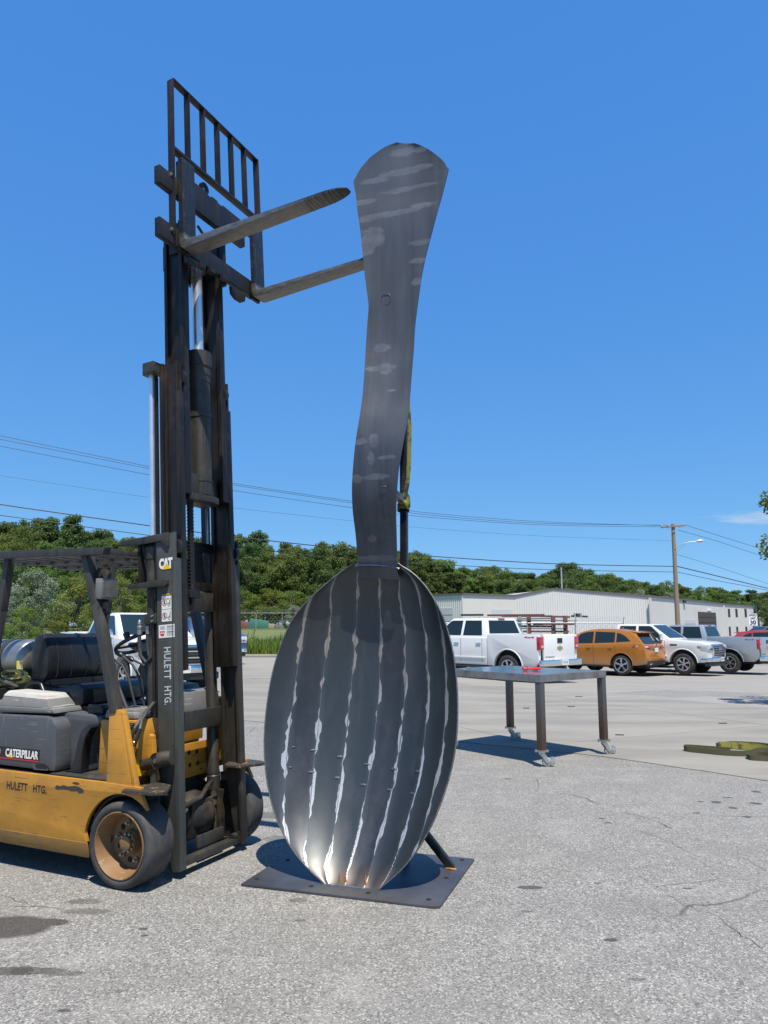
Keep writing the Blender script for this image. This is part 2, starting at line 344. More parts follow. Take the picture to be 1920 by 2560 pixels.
        base = N.mix(N.math('MULTIPLY', ht, 0.4), base, (0.28,0.18,0.11))
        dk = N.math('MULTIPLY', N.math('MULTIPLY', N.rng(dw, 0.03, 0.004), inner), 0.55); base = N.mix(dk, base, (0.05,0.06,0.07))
    if kind == 'plate':
        cc = N.noise(c, 2.2, 5, 0.6); base = N.mix(N.rng(cc, 0.4, 0.7, 0, 0.6), base, (0.10,0.085,0.085))
    if patch is not None:
        base = N.mix(patch, base, pc)
        pr = N.mix(patch, rough, (0.44,0.44,0.44)) if False else N.math('ADD', N.math('MULTIPLY', rough, N.math('SUBTRACT', 1.0, patch)), N.math('MULTIPLY', patch, 0.42))
        rough = pr; h = N.math('ADD', h, N.math('MULTIPLY', N.math('MULTIPLY', N.noise(c, 130, 3), patch), 0.8))
    N.l(base, b.inputs['Base Color']); b.inputs['Metallic'].default_value = 0.45 if kind == 'bowl' else 0.5
    if kind == 'bowl': b.inputs['Coat Weight'].default_value = 0.55; b.inputs['Coat Roughness'].default_value = 0.42; b.inputs['Specular IOR Level'].default_value = 0.7; N.l(rough, b.inputs['Roughness'])
    N.l(N.bump(h, 0.2, 0.005), b.inputs['Normal'])
    return m
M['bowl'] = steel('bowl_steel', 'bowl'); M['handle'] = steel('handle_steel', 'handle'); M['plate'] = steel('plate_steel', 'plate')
M['weld'] = simple('weld_bead', (0.30,0.32,0.34), 0.35, 0.9, var=0.4, bump=0.9, bscale=90)
M['weld_hot'] = simple('rusty_weld', (0.42,0.17,0.04), 0.6, 0.4, var=0.5, bump=0.8, bscale=90)
M['post'] = simple('black_pipe', (0.022,0.022,0.026), 0.35, 0.5, second=(0.10,0.08,0.07))
M['table_steel'] = simple('table_steel', (0.30,0.285,0.27), 0.42, 0.85, var=0.4, second=(0.16,0.085,0.05), sfac=(0.5,0.75), sscale=4, bump=0.2)
def leg_mat():
    m, nt, b = nt_of('table_leg_steel'); N = NT(nt); c = N.coord(); z = N.sep(c)[2]
    f = N.noise(N.coord((6,6,2)), 4, 6, 0.7)
    t = N.math('ADD', N.rng(z, 0.75, 0.2), N.math('MULTIPLY', N.math('SUBTRACT', f, 0.5), 1.2), clamp=True)
    base = N.mix(N.math('MULTIPLY', t, 0.8), (0.12,0.115,0.115), (0.125,0.058,0.032)); N.l(base, b.inputs['Base Color'])
    b.inputs['Metallic'].default_value = 0.6; b.inputs['Roughness'].default_value = 0.45; return m
M['table_leg'] = leg_mat()
M['table_top'] = simple('table_top_steel', (0.30,0.36,0.43), 0.16, 0.95, var=0.1, scale=2)
M['zinc'] = simple('zinc_plate', (0.52,0.53,0.52), 0.3, 0.85, bump=0.1)
M['caster'] = simple('caster_wheel', (0.34,0.34,0.34), 0.5)
M['red_part'] = simple('red_tool', (0.55,0.03,0.02), 0.35)

# ---- ground materials
def spots(N, c, lst, wob=0.12, ws=3.0):
    s = N.sep(c); n1 = N.math('MULTIPLY', N.math('SUBTRACT', N.noise(c, ws, 4, 0.6), 0.5), wob*2)
    res = None
    for x, y, rx, ry, a in lst:
        dx = N.math('DIVIDE', N.math('SUBTRACT', s[0], x), rx); dy = N.math('DIVIDE', N.math('SUBTRACT', s[1], y), ry)
        d = N.math('SQRT', N.math('ADD', N.math('MULTIPLY', dx, dx), N.math('MULTIPLY', dy, dy)))
        d = N.math('ADD', d, N.math('MULTIPLY', n1, 1.0/min(rx, ry)))
        k = N.rng(d, 1.0, 0.8, 0, a)
        res = k if res is None else N.math('MAXIMUM', res, k)
    return res
def asphalt():
    m, nt, b = nt_of('old_asphalt'); N = NT(nt); c = N.coord()
    vcol = N.n('ShaderNodeTexVoronoi'); N.l(c, vcol.inputs['Vector']); vcol.inputs['Scale'].default_value = 165
    rnd = N.sep(vcol.outputs['Color'])[0]; dist = vcol.outputs['Distance']
    v2 = N.n('ShaderNodeTexVoronoi'); N.l(c, v2.inputs['Vector']); v2.inputs['Scale'].default_value = 105
    rnd2 = N.sep(v2.outputs['Color'])[1]
    stone = N.mix(N.rng(rnd, 0, 1), (0.142,0.138,0.128), (0.262,0.255,0.236))
    stone = N.mix(N.rng(rnd2, 0.80, 0.86, 0, 0.75), stone, (0.42,0.41,0.385))
    stone = N.mix(N.rng(rnd2, 0.18, 0.12, 0, 0.85), stone, (0.075,0.073,0.070))
    base = N.mix(N.rng(dist, 0.5, 0.75, 0, 0.7), stone, (0.115,0.110,0.103))
    big = N.noise(c, 0.45, 5, 0.6); mid = N.noise(c, 2.4, 6, 0.65)
    base = N.mix(N.rng(mid, 0.45, 0.75, 0, 0.38), base, (0.145,0.139,0.130))
    base = N.mix(N.rng(mid, 0.48, 0.28, 0, 0.4), base, (0.30,0.29,0.27))
    tm_ = N.noise(N.coord((0.25,2.6,1), rot=(0,0,0.5)), 0.8, 5, 0.6); base = N.mix(N.rng(tm_, 0.52, 0.72, 0, 0.3), base, (0.135,0.13,0.122))
    pt_ = N.rng(N.noise(c, 7.0, 5, 0.7), 0.6, 0.72, 0, 0.35); base = N.mix(pt_, base, (0.12,0.115,0.108))
    base = N.mix(N.rng(big, 0.5, 0.72, 0, 0.35), base, (0.19,0.182,0.168))
    # cracks
    cw = N.n('ShaderNodeMix', data_type='VECTOR'); cw.inputs[0].default_value = 0.12
    nn = N.n('ShaderNodeTexNoise'); N.l(c, nn.inputs['Vector']); nn.inputs['Scale'].default_value = 2.3; nn.inputs['Detail'].default_value = 6
    N.l(c, cw.inputs[4]); N.l(nn.outputs['Color'], cw.inputs[5])
    cr = N.vor(cw.outputs[1], 0.62, 'DISTANCE_TO_EDGE')
    crm = N.math('MULTIPLY', N.rng(cr, 0.0045, 0.001), N.rng(N.noise(c, 0.7, 4), 0.52, 0.6))
    base = N.mix(N.math('MULTIPLY', crm, 0.7), base, (0.05,0.043,0.04))
    # small oil drips and fixed stains
    v3 = N.n('ShaderNodeTexVoronoi'); N.l(c, v3.inputs['Vector']); v3.inputs['Scale'].default_value = 2.0
    dr = N.math('MULTIPLY', N.rng(N.math('ADD', v3.outputs['Distance'], N.math('MULTIPLY', N.sep(v3.outputs['Color'])[2], 0.10)), 0.115, 0.085), N.rng(N.sep(v3.outputs['Color'])[0], 0.5, 0.52, 0, 0.75))
    base = N.mix(dr, base, (0.055,0.05,0.045))
    st = spots(N, c, [(-2.02,4.25,0.27,0.17,0.85), (-1.84,4.31,0.15,0.06,0.85), (-1.75,4.62,0.12,0.045,0.5), (-1.68,4.47,0.15,0.05,0.5), (-1.72,3.74,0.30,0.045,0.7), (-1.5,3.72,0.12,0.03,0.6),
                      (-1.28,4.227,0.03,0.02,0.8), (-1.246,4.138,0.025,0.016,0.8), (-1.344,3.383,0.03,0.017,0.8), (-1.17,3.55,0.03,0.02,0.5), (-0.50,4.64,0.07,0.04,0.5), (-0.46,4.34,0.035,0.02,0.6),
                      (0.898,4.851,0.09,0.035,0.8), (0.80,4.468,0.03,0.015,0.5), (1.165,4.086,0.045,0.022,0.85), (1.153,3.662,0.04,0.02,0.5), (1.862,4.839,0.035,0.018,0.7), (1.334,4.929,0.03,0.016,0.6),
                      (2.90,7.09,0.035,0.03,0.8), (3.03,7.07,0.05,0.05,0.85), (3.61,7.5,0.05,0.05,0.8), (3.37,7.02,0.06,0.05,0.85), (3.085,6.855,0.045,0.04,0.85), (3.06,6.55,0.04,0.035,0.8), (3.22,7.25,0.05,0.03,0.7), (2.69,6.68,0.035,0.03,0.7), (1.82,6.5,0.03,0.03,0.6), (1.83,6.36,0.035,0.03,0.7), (-0.9,6.6,0.35,0.12,0.5), (-0.75,5.9,0.2,0.1,0.4)], 0.012, 14.0)
    base = N.mix(st, base, (0.036,0.032,0.028))
    N.l(base, b.inputs['Base Color'])
    N.l(N.math('SUBTRACT', 0.82, N.math('MULTIPLY', st, 0.22)), b.inputs['Roughness'])
    h = N.math('SUBTRACT', N.math('SUBTRACT', 1.0, dist), N.math('MULTIPLY', crm, 2.0))
    h = N.math('ADD', h, N.math('MULTIPLY', N.noise(c, 22, 4), 0.8))
    N.l(N.bump(h, 0.45, 0.004), b.inputs['Normal'])
    return m
M['asphalt'] = asphalt()
def concrete():
    m, nt, b = nt_of('lot_concrete'); N = NT(nt); tc = N.n('ShaderNodeNewGeometry'); mp = N.n('ShaderNodeMapping'); N.l(tc.outputs['Position'], mp.inputs[0]); c = mp.outputs[0]
    oi = N.n('ShaderNodeObjectInfo')
    base = N.mix(N.noise(c, 0.6, 6, 0.65), (0.185,0.173,0.145), (0.262,0.246,0.207))
    base = N.mix(N.math('MULTIPLY', oi.outputs['Random'], 0.35), base, (0.27,0.262,0.240))
    mp2 = N.n('ShaderNodeMapping'); N.l(tc.outputs['Position'], mp2.inputs[0]); mp2.inputs['Rotation'].default_value = (0,0,0.3); mp2.inputs['Scale'].default_value = (0.35,1.6,1)
    base = N.mix(N.rng(N.noise(mp2.outputs[0], 0.9, 6, 0.65), 0.42, 0.62, 0, 0.85), base, (0.158,0.151,0.136))
    base = N.mix(N.rng(N.noise(c, 25, 4), 0.4, 0.75, 0, 0.3), base, (0.20,0.19,0.175))
    v3 = N.n('ShaderNodeTexVoronoi'); N.l(c, v3.inputs['Vector']); v3.inputs['Scale'].default_value = 0.9
    dr = N.math('MULTIPLY', N.rng(v3.outputs['Distance'], 0.06, 0.04), N.rng(N.sep(v3.outputs['Color'])[0], 0.5, 0.52, 0, 0.7))
    base = N.mix(dr, base, (0.08,0.07,0.06))
    N.l(base, b.inputs['Base Color']); b.inputs['Roughness'].default_value = 0.8
    N.l(N.bump(N.noise(c, 60, 4), 0.25, 0.003), b.inputs['Normal']); return m
M['concrete'] = concrete()
def lot2():
    m, nt, b = nt_of('far_asphalt'); N = NT(nt); c = N.coord()
    base = N.mix(N.noise(c, 0.5, 6, 0.65), (0.19,0.18,0.163), (0.27,0.257,0.232))
    base = N.mix(N.rng(N.noise(N.coord((0.3,1.5,1)), 0.9, 6, 0.7), 0.52, 0.75, 0, 0.4), base, (0.155,0.15,0.14))
    N.l(base, b.inputs['Base Color']); b.inputs['Roughness'].default_value = 0.85; return m
M['lot2'] = lot2()
def grassm():
    m, nt, b = nt_of('lawn'); N = NT(nt); c = N.coord()
    base = N.mix(N.noise(N.coord((0.15,1.0,1)), 0.5, 5, 0.6), (0.075,0.105,0.028), (0.145,0.165,0.06))
    base = N.mix(N.rng(N.noise(c, 3.0, 5, 0.7), 0.45, 0.7, 0, 0.5), base, (0.055,0.085,0.02))
    N.l(base, b.inputs['Base Color']); b.inputs['Roughness'].default_value = 0.9
    N.l(N.bump(N.noise(c, 6, 5, 0.7), 0.8, 0.1), b.inputs['Normal']); return m
M['lawn'] = grassm()
def leafm(name, a, bcol, trans=0.35, sc_=0.9):
    m, nt, b = nt_of(name); N = NT(nt)
    oi = N.n('ShaderNodeObjectInfo'); g = N.n('ShaderNodeNewGeometry')
    r = N.math('MULTIPLY', oi.outputs['Random'], 9.0)
    f = g.outputs['Random Per Island']
    base = N.mix(N.rng(N.noise(N.coord(), sc_, 3), 0.35, 0.65), a, bcol)
    base = N.mix(N.math('MULTIPLY', f, 0.45), base, tuple(x*1.5 for x in bcol))
    hsv = N.n('ShaderNodeHueSaturation'); N.l(base, hsv.inputs['Color'])
    N.l(N.rng(oi.outputs['Random'], 0, 1, 0.475, 0.52), hsv.inputs['Hue']); N.l(N.rng(oi.outputs['Random'], 0, 1, 0.8, 1.2), hsv.inputs['Value'])
    N.l(hsv.outputs[0], b.inputs['Base Color']); b.inputs['Roughness'].default_value = 0.6; b.inputs['Specular IOR Level'].default_value = 0.3
    tr = N.n('ShaderNodeBsdfTranslucent'); N.l(hsv.outputs[0], tr.inputs[0]); mx = N.n('ShaderNodeMixShader'); mx.inputs[0].default_value = trans
    out = nt.nodes['Material Output']; N.l(b.outputs[0], mx.inputs[1]); N.l(tr.outputs[0], mx.inputs[2]); N.l(mx.outputs[0], out.inputs[0]); return m
M['leaf_dark'] = leafm('leaf_dark', (0.045,0.082,0.020), (0.100,0.150,0.040), 0.45, 0.2)
M['leaf_mid'] = leafm('leaf_mid', (0.075,0.125,0.025), (0.150,0.205,0.050), 0.5, 0.2)
M['leaf_olive'] = leafm('leaf_olive', (0.105,0.130,0.025), (0.19,0.205,0.05), 0.4)
M['leaf_silver'] = leafm('leaf_silver', (0.09,0.115,0.07), (0.19,0.22,0.15), 0.25)
M['leaf_bright'] = leafm('leaf_bright', (0.075,0.115,0.018), (0.14,0.19,0.03), 0.35)
M['bark'] = simple('bark', (0.10,0.08,0.06), 0.9, var=0.4, bump=0.8, bscale=15)
M['crack'] = simple('crack_filler', (0.045,0.042,0.038), 0.8)
# ------------------------------------------------------------------ the ground
def sheet(name, xs, ys, zf, mat, kind='structure'):
    vs = [(x, y, zf(x, y)) for y in ys for x in xs]; n = len(xs)
    fs = [(j*n+i, j*n+i+1, (j+1)*n+i+1, (j+1)*n+i) for j in range(len(ys)-1) for i in range(n-1)]
    me = bpy.data.meshes.new(name); me.from_pydata(vs, [], fs)
    for p in me.polygons: p.use_smooth = True
    return tag(link_mesh(name, me, mat), kind=kind)
def lin(a, b, n): return [a + (b-a)*i/(n-1) for i in range(n)]
sheet('ground', [-900,-400,-150,-60] + lin(-30, 40, 36) + [70,150,400,900], [-60,-30] + lin(-10, 40, 51) + [60,90,140,250,500,1000,1800],
      lambda x, y: ground_z(x, y), M['asphalt'])
nearP0 = [(-22,26.5), (-14,20.6), (-6,15.3), (-2.2,12.75), (0.6,10.85), (2.67,9.44), (3.23,8.82), (3.98,8.0), (9,2.7)]
nearP = []; rj = random.Random(4)
for a_, b_ in zip(nearP0, nearP0[1:]):
    n_ = max(2, int(math.hypot(b_[0]-a_[0], b_[1]-a_[1])/0.22))
    for q in range(n_): nearP.append((a_[0]+(b_[0]-a_[0])*q/n_+rj.uniform(-.022,.022), a_[1]+(b_[1]-a_[1])*q/n_+rj.uniform(-.022,.022)))
nearP.append(nearP0[-1])
farP = [(-20,40), (-12,33.5), (-4,27.5), (0.4,23.2), (3.2,20.0), (5.0,17.9), (8,14.2), (13,9), (17,5)]
def along(P, t):
    k = min(int(t*(len(P)-1)), len(P)-2); f = t*(len(P)-1)-k
    return Vector((P[k][0]+(P[k+1][0]-P[k][0])*f, P[k][1]+(P[k+1][1]-P[k][1])*f))
apron = tag(empty('concrete_apron'), kind='structure')
region = [Vector(p) for p in nearP] + [Vector(p) for p in reversed(farP)]
def clip(poly, p0, n):
    out = []
    for i, a in enumerate(poly):
        b = poly[(i+1) % len(poly)]; da, db = (a-p0).dot(n), (b-p0).dot(n)
        if da >= 0: out.append(a)
        if (da >= 0) != (db >= 0): out.append(a.lerp(b, da/(da-db)))
    return out
gd = R(26); gx = Vector((math.cos(gd), math.sin(gd))); gy = Vector((-gx.y, gx.x)); GS = 4.5; G0 = Vector((2.6, 10.5)); gap = 0.007
for i in range(-9, 6):
    for j in range(-6, 8):
        c = G0 + gx*(GS*(i+.37)) + gy*(GS*(j+.5)); poly = region
        for n_, e_ in ((gx, -GS/2), (-gx, -GS/2), (gy, -GS/2), (-gy, -GS/2)):
            if poly: poly = clip(poly, c + n_*(e_+gap), n_)
        poly = [p for k, p in enumerate(poly) if (p-poly[k-1]).length > 0.002] if poly else []
        if len(poly) < 3: continue
        area = abs(sum(poly[k-1].x*poly[k].y-poly[k].x*poly[k-1].y for k in range(len(poly))))/2
        if area < 0.05: continue
        bm = bmesh.new(); vv = [bm.verts.new((p.x, p.y, 0.0)) for p in poly]
        try: f_ = bm.faces.new(vv)
        except ValueError: bm.free(); continue
        bmesh.ops.triangulate(bm, faces=[f_]); bmesh.ops.subdivide_edges(bm, edges=bm.edges[:], cuts=2, use_grid_fill=True)
        bmesh.ops.recalc_face_normals(bm, faces=bm.faces)
        ge = [e for e in bm.edges if e.is_boundary]
        r_ = bmesh.ops.extrude_edge_only(bm, edges=ge)
        low = [v for v in r_['geom'] if isinstance(v, bmesh.types.BMVert)]
        for v in bm.verts: v.co.z = ground_z(v.co.x, v.co.y)+0.009
        for v in low: v.co.z -= 0.02
        me = bpy.data.meshes.new('slab'); bm.to_mesh(me); bm.free(); link_mesh('slab', me, M['concrete'], apron)
def crack(px, wd, seed):
    rr_ = random.Random(seed); P = [gnd(x, y, 0.0) for x, y in px]; Q = []
    for a_, b_ in zip(P, P[1:]):
        n_ = max(2, int((b_-a_).length/0.05))
        for q in range(n_): Q.append(a_.lerp(b_, q/n_)+Vector((rr_.uniform(-.014,.014), rr_.uniform(-.014,.014), 0)))
    vs = []; fs = []
    for i, p in enumerate(Q):
        d = (Q[min(i+1, len(Q)-1)]-Q[max(i-1, 0)]).normalized(); n_ = Vector((-d.y, d.x, 0)); w_ = wd*max(0.02, 0.35+1.3*mnoise.noise(Vector((i*0.13, seed*3.1, 0))))*0.45
        vs += [tuple(p+n_*w_+Vector((0,0,.0045))), tuple(p-n_*w_+Vector((0,0,.0045)))]
    for i in range(len(Q)-1): fs.append((2*i, 2*i+2, 2*i+3, 2*i+1))
    me = bpy.data.meshes.new('pavement_crack'); me.from_pydata(vs, [], fs); tag(link_mesh('pavement_crack', me, M['crack']), kind='structure')
crack([(1395,1984),(1455,1993),(1500,2012),(1560,2030),(1630,2050),(1690,2078)], 0.014, 1)
crack([(1690,2082),(1740,2100),(1800,2128),(1870,2150),(1925,2185)], 0.010, 2)
crack([(1597,2189),(1660,2230),(1705,2262),(1790,2290),(1840,2330),(1925,2386)], 0.008, 3)
crack([(1170,1960),(1230,1975),(1330,1990),(1395,1984)], 0.006, 4)
crack([(0,2240),(70,2262),(130,2270),(210,2300)], 0.004, 5)
# smoother asphalt where the cars stand
vs = []; fs = []; NT_ = 40; NS = 8
for i in range(NT_+1):
    f = along(farP, i/NT_); far2 = Vector((f.x*1.0 + 9 + 6*i/NT_, 37.2)) if i > 12 else Vector((f.x+0.5, 37.2))
    far2 = Vector((-28 + 75*i/NT_, 37.2))
    for j in range(NS+1):
        p = f.lerp(far2, j/NS)
        if p.y > 37.2: p.y = 37.2
        vs.append((p.x, p.y, ground_z(p.x, p.y)+0.0045))
for i in range(NT_):
    for j in range(NS):
        k = i*(NS+1)+j; fs.append((k, k+NS+1, k+NS+2, k+1))
me = bpy.data.meshes.new('car_park'); me.from_pydata(vs, [], fs); tag(link_mesh('car_park', me, M['lot2']), kind='structure')
# kerb and rising lawn behind it
kb = MB()
for x in [-60 + 3.05*i for i in range(20)]: kb.prism_x([(37.3,-0.1), (37.62,-0.1), (37.62,0.13), (37.34,0.13), (37.3,0.10)], x, x+3.03)
tag(kb.build('kerb', M['concrete']), kind='structure')
def lawn_z(x, y): return 0.125 + 1.15*sstep(36, 112, y)*1.0 + 0.06*mnoise.noise(Vector((x*0.15, y*0.15, 0))) if y > 38 else 0.125
sheet('lawn', lin(-110, 10, 41), [37.625] + lin(40, 150, 23), lawn_z, M['lawn'])

# tall uncut grass along the kerb
def grass_strip():
    rnd = random.Random(3); vs = []; fs = []
    for i in range(15000):
        x = rnd.uniform(-22, 2); y = 38.2 + 9.5*rnd.random()**1.4
        dens = 0.55 + 0.9*mnoise.noise(Vector((x*0.5, y*0.25, 3)))
        if rnd.random() > dens + 0.25: continue
        z = lawn_z(x, y); hgt = rnd.uniform(0.25, 0.75)*(0.6+max(0, dens)); a = rnd.uniform(0, 6.28); wd = rnd.uniform(0.02, 0.045)
        lean = rnd.uniform(0.05, 0.3); lx, ly = math.cos(a)*lean, math.sin(a)*lean; n = len(vs)
        b_ = rnd.uniform(0, 3.14); cx, cy = math.cos(b_)*wd, math.sin(b_)*wd
        vs += [(x-cx, y-cy, z), (x+cx, y+cy, z), (x+cx*.6+lx*.4, y+cy*.6+ly*.4, z+hgt*.6), (x-cx*.6+lx*.4, y-cy*.6+ly*.4, z+hgt*.6), (x+lx, y+ly, z+hgt)]
        fs += [(n, n+1, n+2, n+3), (n+3, n+2, n+4)]
    me = bpy.data.meshes.new('tall_grass'); me.from_pydata(vs, [], fs)
    tag(link_mesh('tall_grass', me, M['leaf_bright']), label='tall uncut green grass growing along the kerb', cat='grass', kind='stuff')
grass_strip()

# ------------------------------------------------------------------ giant spoon sculpture
SP = Vector((-0.24, 4.825, 0.0)); SRZ = R(-17.6)
def steel_root(name, label, cat): return empty(name, SP, SRZ, label, cat)
spoon = steel_root('spoon_sculpture', 'giant standing steel spoon welded to a square base plate', 'sculpture')
pb = MB(); pb.prism_z([(-0.63,-0.15),(0.59,-0.15),(0.63,-0.13),(0.655,0.78),(-0.60,0.78)], 0.0, 0.016)
pb.build('base_plate', M['plate'], spoon, bevel=0.004)
hb = []
for x, y in [(-0.574,-0.046), (-0.197,-0.062), (0.174,-0.065), (0.544,-0.06), (0.559,0.336), (0.58,0.721), (-0.55,0.36), (-0.53,0.70)]:
    h_ = MB(); h_.lathe((x, y, 0.0164), (0,0,1), [(0,0.0),(0.0,0.0115),(0.0022,0.0115),(0.0022,0.0155),(0.0,0.0165)], 14); h_.build('anchor_hole', M['dark'], spoon)
OL = [(-0.132,0.0),(-0.214,0.046),(-0.286,0.095),(-0.386,0.182),(-0.465,0.272),(-0.539,0.414),(-0.589,0.542),(-0.625,0.694),(-0.645,0.85),(-0.648,1.011),(-0.633,1.219),(-0.61,1.354),(-0.538,1.582),(-0.473,1.698),(-0.344,1.813),(-0.191,1.94),(-0.06,2.02)]
OR = [(0.215,0.0),(0.305,0.075),(0.385,0.145),(0.444,0.222),(0.513,0.328),(0.562,0.433),(0.61,0.567),(0.649,0.692),(0.672,0.808),(0.681,0.906),(0.682,1.105),(0.674,1.206),(0.655,1.36),(0.618,1.518),(0.564,1.658),(0.498,1.78),(0.378,1.917),(0.239,2.0)]
def interp(P, h):
    if h <= P[0][1]: return P[0][0]
    for a, b in zip(P, P[1:]):
        if h <= b[1]:
            t = (h-a[1])/(b[1]-a[1]); return a[0]+(b[0]-a[0])*t
    return P[-1][0]
def smooth_i(P, h):
    k = min(0.12, h*0.5+0.012, (2.0-h)*0.5+0.012)
    return sum(w_*interp(P, h+o*k) for w_, o in ((1,-1),(2,-.5),(2,0),(2,.5),(1,1)))/8
TH = R(49.0)
SEAMS = [[(1.811,-0.006),(1.661,0.064),(1.464,0.1),(1.281,0.103),(1.056,0.106),(0.893,0.102),(0.734,0.094),(0.531,0.079),(0.377,0.052),(0.216,0.006)],
 [(1.938,0.007),(1.697,0.201),(1.487,0.227),(1.336,0.234),(1.075,0.232),(0.855,0.232),(0.728,0.221),(0.594,0.215),(0.407,0.193),(0.242,0.15),(0.077,-0.007)],
 [(1.984,0.196),(1.801,0.337),(1.627,0.382),(1.51,0.384),(1.302,0.385),(1.054,0.381),(0.889,0.377),(0.781,0.372),(0.594,0.364),(0.426,0.353),(0.286,0.331),(0.154,0.286),(0.006,0.089)],
 [(1.982,0.526),(1.811,0.527),(1.626,0.54),(1.453,0.536),(1.305,0.536),(1.114,0.537),(0.949,0.53),(0.788,0.528),(0.582,0.522),(0.386,0.513),(0.248,0.495),(0.119,0.465),(0.011,0.393)],
 [(1.967,0.811),(1.82,0.706),(1.626,0.699),(1.467,0.697),(1.287,0.689),(1.122,0.684),(0.959,0.679),(0.749,0.674),(0.567,0.68),(0.402,0.677),(0.263,0.671),(0.132,0.678),(0.007,0.715)],
 [(1.872,0.908),(1.681,0.843),(1.536,0.834),(1.348,0.825),(1.132,0.821),(0.973,0.814),(0.787,0.81),(0.569,0.821),(0.396,0.823),(0.268,0.841),(0.138,0.88),(0.01,0.973)],
 [(1.723,0.99),(1.569,0.955),(1.407,0.939),(1.196,0.93),(1.04,0.925),(0.837,0.923),(0.689,0.925),(0.498,0.938),(0.332,0.958),(0.162,1.005)]]
SEAMS = [[(x, h) for h, x in sorted(s_)] for s_ in SEAMS]
def seam_x(k, h):                       # position across the bowl (0..1) of seam k at height h; may run past the rim
    if k <= 0: return -0.14 if False else min(0.0, seam_x(1, h))-0.12
    if k >= 8: return max(1.0, seam_x(7, h))+0.07
    P = SEAMS[k-1]
    def f(q):
        if q < P[0][1]: return P[0][0]+(P[1][0]-P[0][0])/(P[1][1]-P[0][1])*(q-P[0][1])
        if q > P[-1][1]: return P[-1][0]+(P[-1][0]-P[-2][0])/(P[-1][1]-P[-2][1])*(q-P[-1][1])
        return interp(P, q)
    return (f(h-.04)+2*f(h)+f(h+.04))/4
def depthf(h):
    q = 0.95 if h < 0.95 else 1.075
    return 0.28*max(0.0, 1-((h-0.95)/q)**2)**0.7
def bowlx(x, h):
    eL, eR = smooth_i(OL, h), smooth_i(OR, h); s_ = max(-1, min(1, 2*x-1))*math.sin(TH)
    return Vector((eL+(eR-eL)*x, 0.17*h+depthf(h)*(math.sqrt(1-s_*s_)-math.cos(TH))/(1-math.cos(TH)), h+0.017))
def bowl(a, h):
    k = max(0, min(7, int(a))); x = seam_x(k, h)+(seam_x(k+1, h)-seam_x(k, h))*(a-k); return bowlx(max(0, min(1, x)), h)
NHH = 90; hs_ = [2.0*(0.5-0.5*math.cos(math.pi*i/NHH)) for i in range(NHH+1)]
for k in range(8):
    NU = 7; grid = []
    for h in hs_:
        x0, x1 = max(0, seam_x(k, h)), min(1, seam_x(k+1, h))
        if k == 0: x0 = 0.0
        if k == 7: x1 = 1.0
        if x1-x0 < 0.004: grid.append(None); continue
        p0, p1 = bowlx(x0, h), bowlx(x1, h); row = []
        sx0, sx1 = seam_x(k, h), seam_x(k+1, h)
        for i in range(NU+1):
            x = x0+(x1-x0)*i/NU; p = bowlx(x, h)
            du = bowlx(min(x+.01, 1), h)-bowlx(max(x-.01, 0), h); dv = bowlx(x, min(2, h+.01))-bowlx(x, max(0, h-.01)); nn = du.cross(dv).normalized()
            if nn.y > 0: nn = -nn
            # rolled strips: each sits a little flat between its seams
            t_ = i/NU; p = p + nn*(-0.004)*4*t_*(1-t_)*(1 if 0 < k < 7 else 0.4)
            q = p - nn*0.007; q.z = max(q.z, 0.0172); row.append((p, q, (k+(x-sx0)/max(1e-4, sx1-sx0), h)))
        grid.append(row)
    vs = []; fs = []; uvs = []; idx = {}
    for j, row in enumerate(grid):
        if row is None: continue
        idx[j] = len(vs)
        for p, q, uv_ in row: vs += [tuple(p), tuple(q)]; uvs += [uv_, uv_]
    js = [j for j in range(len(grid)) if j in idx]
    for j in js:
        if j+1 not in idx: continue
        a0, b0 = idx[j], idx[j+1]
        for i in range(NU):
            fs += [(a0+2*i, a0+2*i+2, b0+2*i+2, b0+2*i), (a0+2*i+1, b0+2*i+1, b0+2*i+3, a0+2*i+3)]
        fs.append((a0, b0, b0+1, a0+1)); e_ = 2*NU; fs.append((a0+e_, a0+e_+1, b0+e_+1, b0+e_))
    for j, flip in ((js[0], False), (js[-1], True)):
        a0 = idx[j]
        for i in range(NU): fs.append((a0+2*i, a0+2*i+1, a0+2*i+3, a0+2*i+2))
    me = bpy.data.meshes.new('bowl_panel'); me.from_pydata(vs, [], fs)
    ul = me.uv_layers.new(name='UVMap')
    for lp in me.loops: ul.data[lp.index].uv = uvs[lp.vertex_index]
    for p in me.polygons: p.use_smooth = True
    me.set_sharp_from_angle(angle=R(50))
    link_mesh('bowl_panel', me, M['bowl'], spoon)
rnd = random.Random(5)
for k in range(1, 8):
    sm = MB(); pts = []; rad = []
    for j in range(170):
        h = 0.004+1.99*j/169; x = seam_x(k, h)
        if not 0.0 <= x <= 1.0: continue
        pts.append(bowlx(x, h)+Vector((rnd.uniform(-.0015,.0015), -0.0003, 0))); rad.append(0.0012+0.0030*max(0, mnoise.noise(Vector((k*9.1, h*9, 0)))*1.6) + rnd.uniform(0, .0008))
    sm.tube(pts, rad, 6); sm.build('weld_seam', M['weld'], spoon, smooth=True)
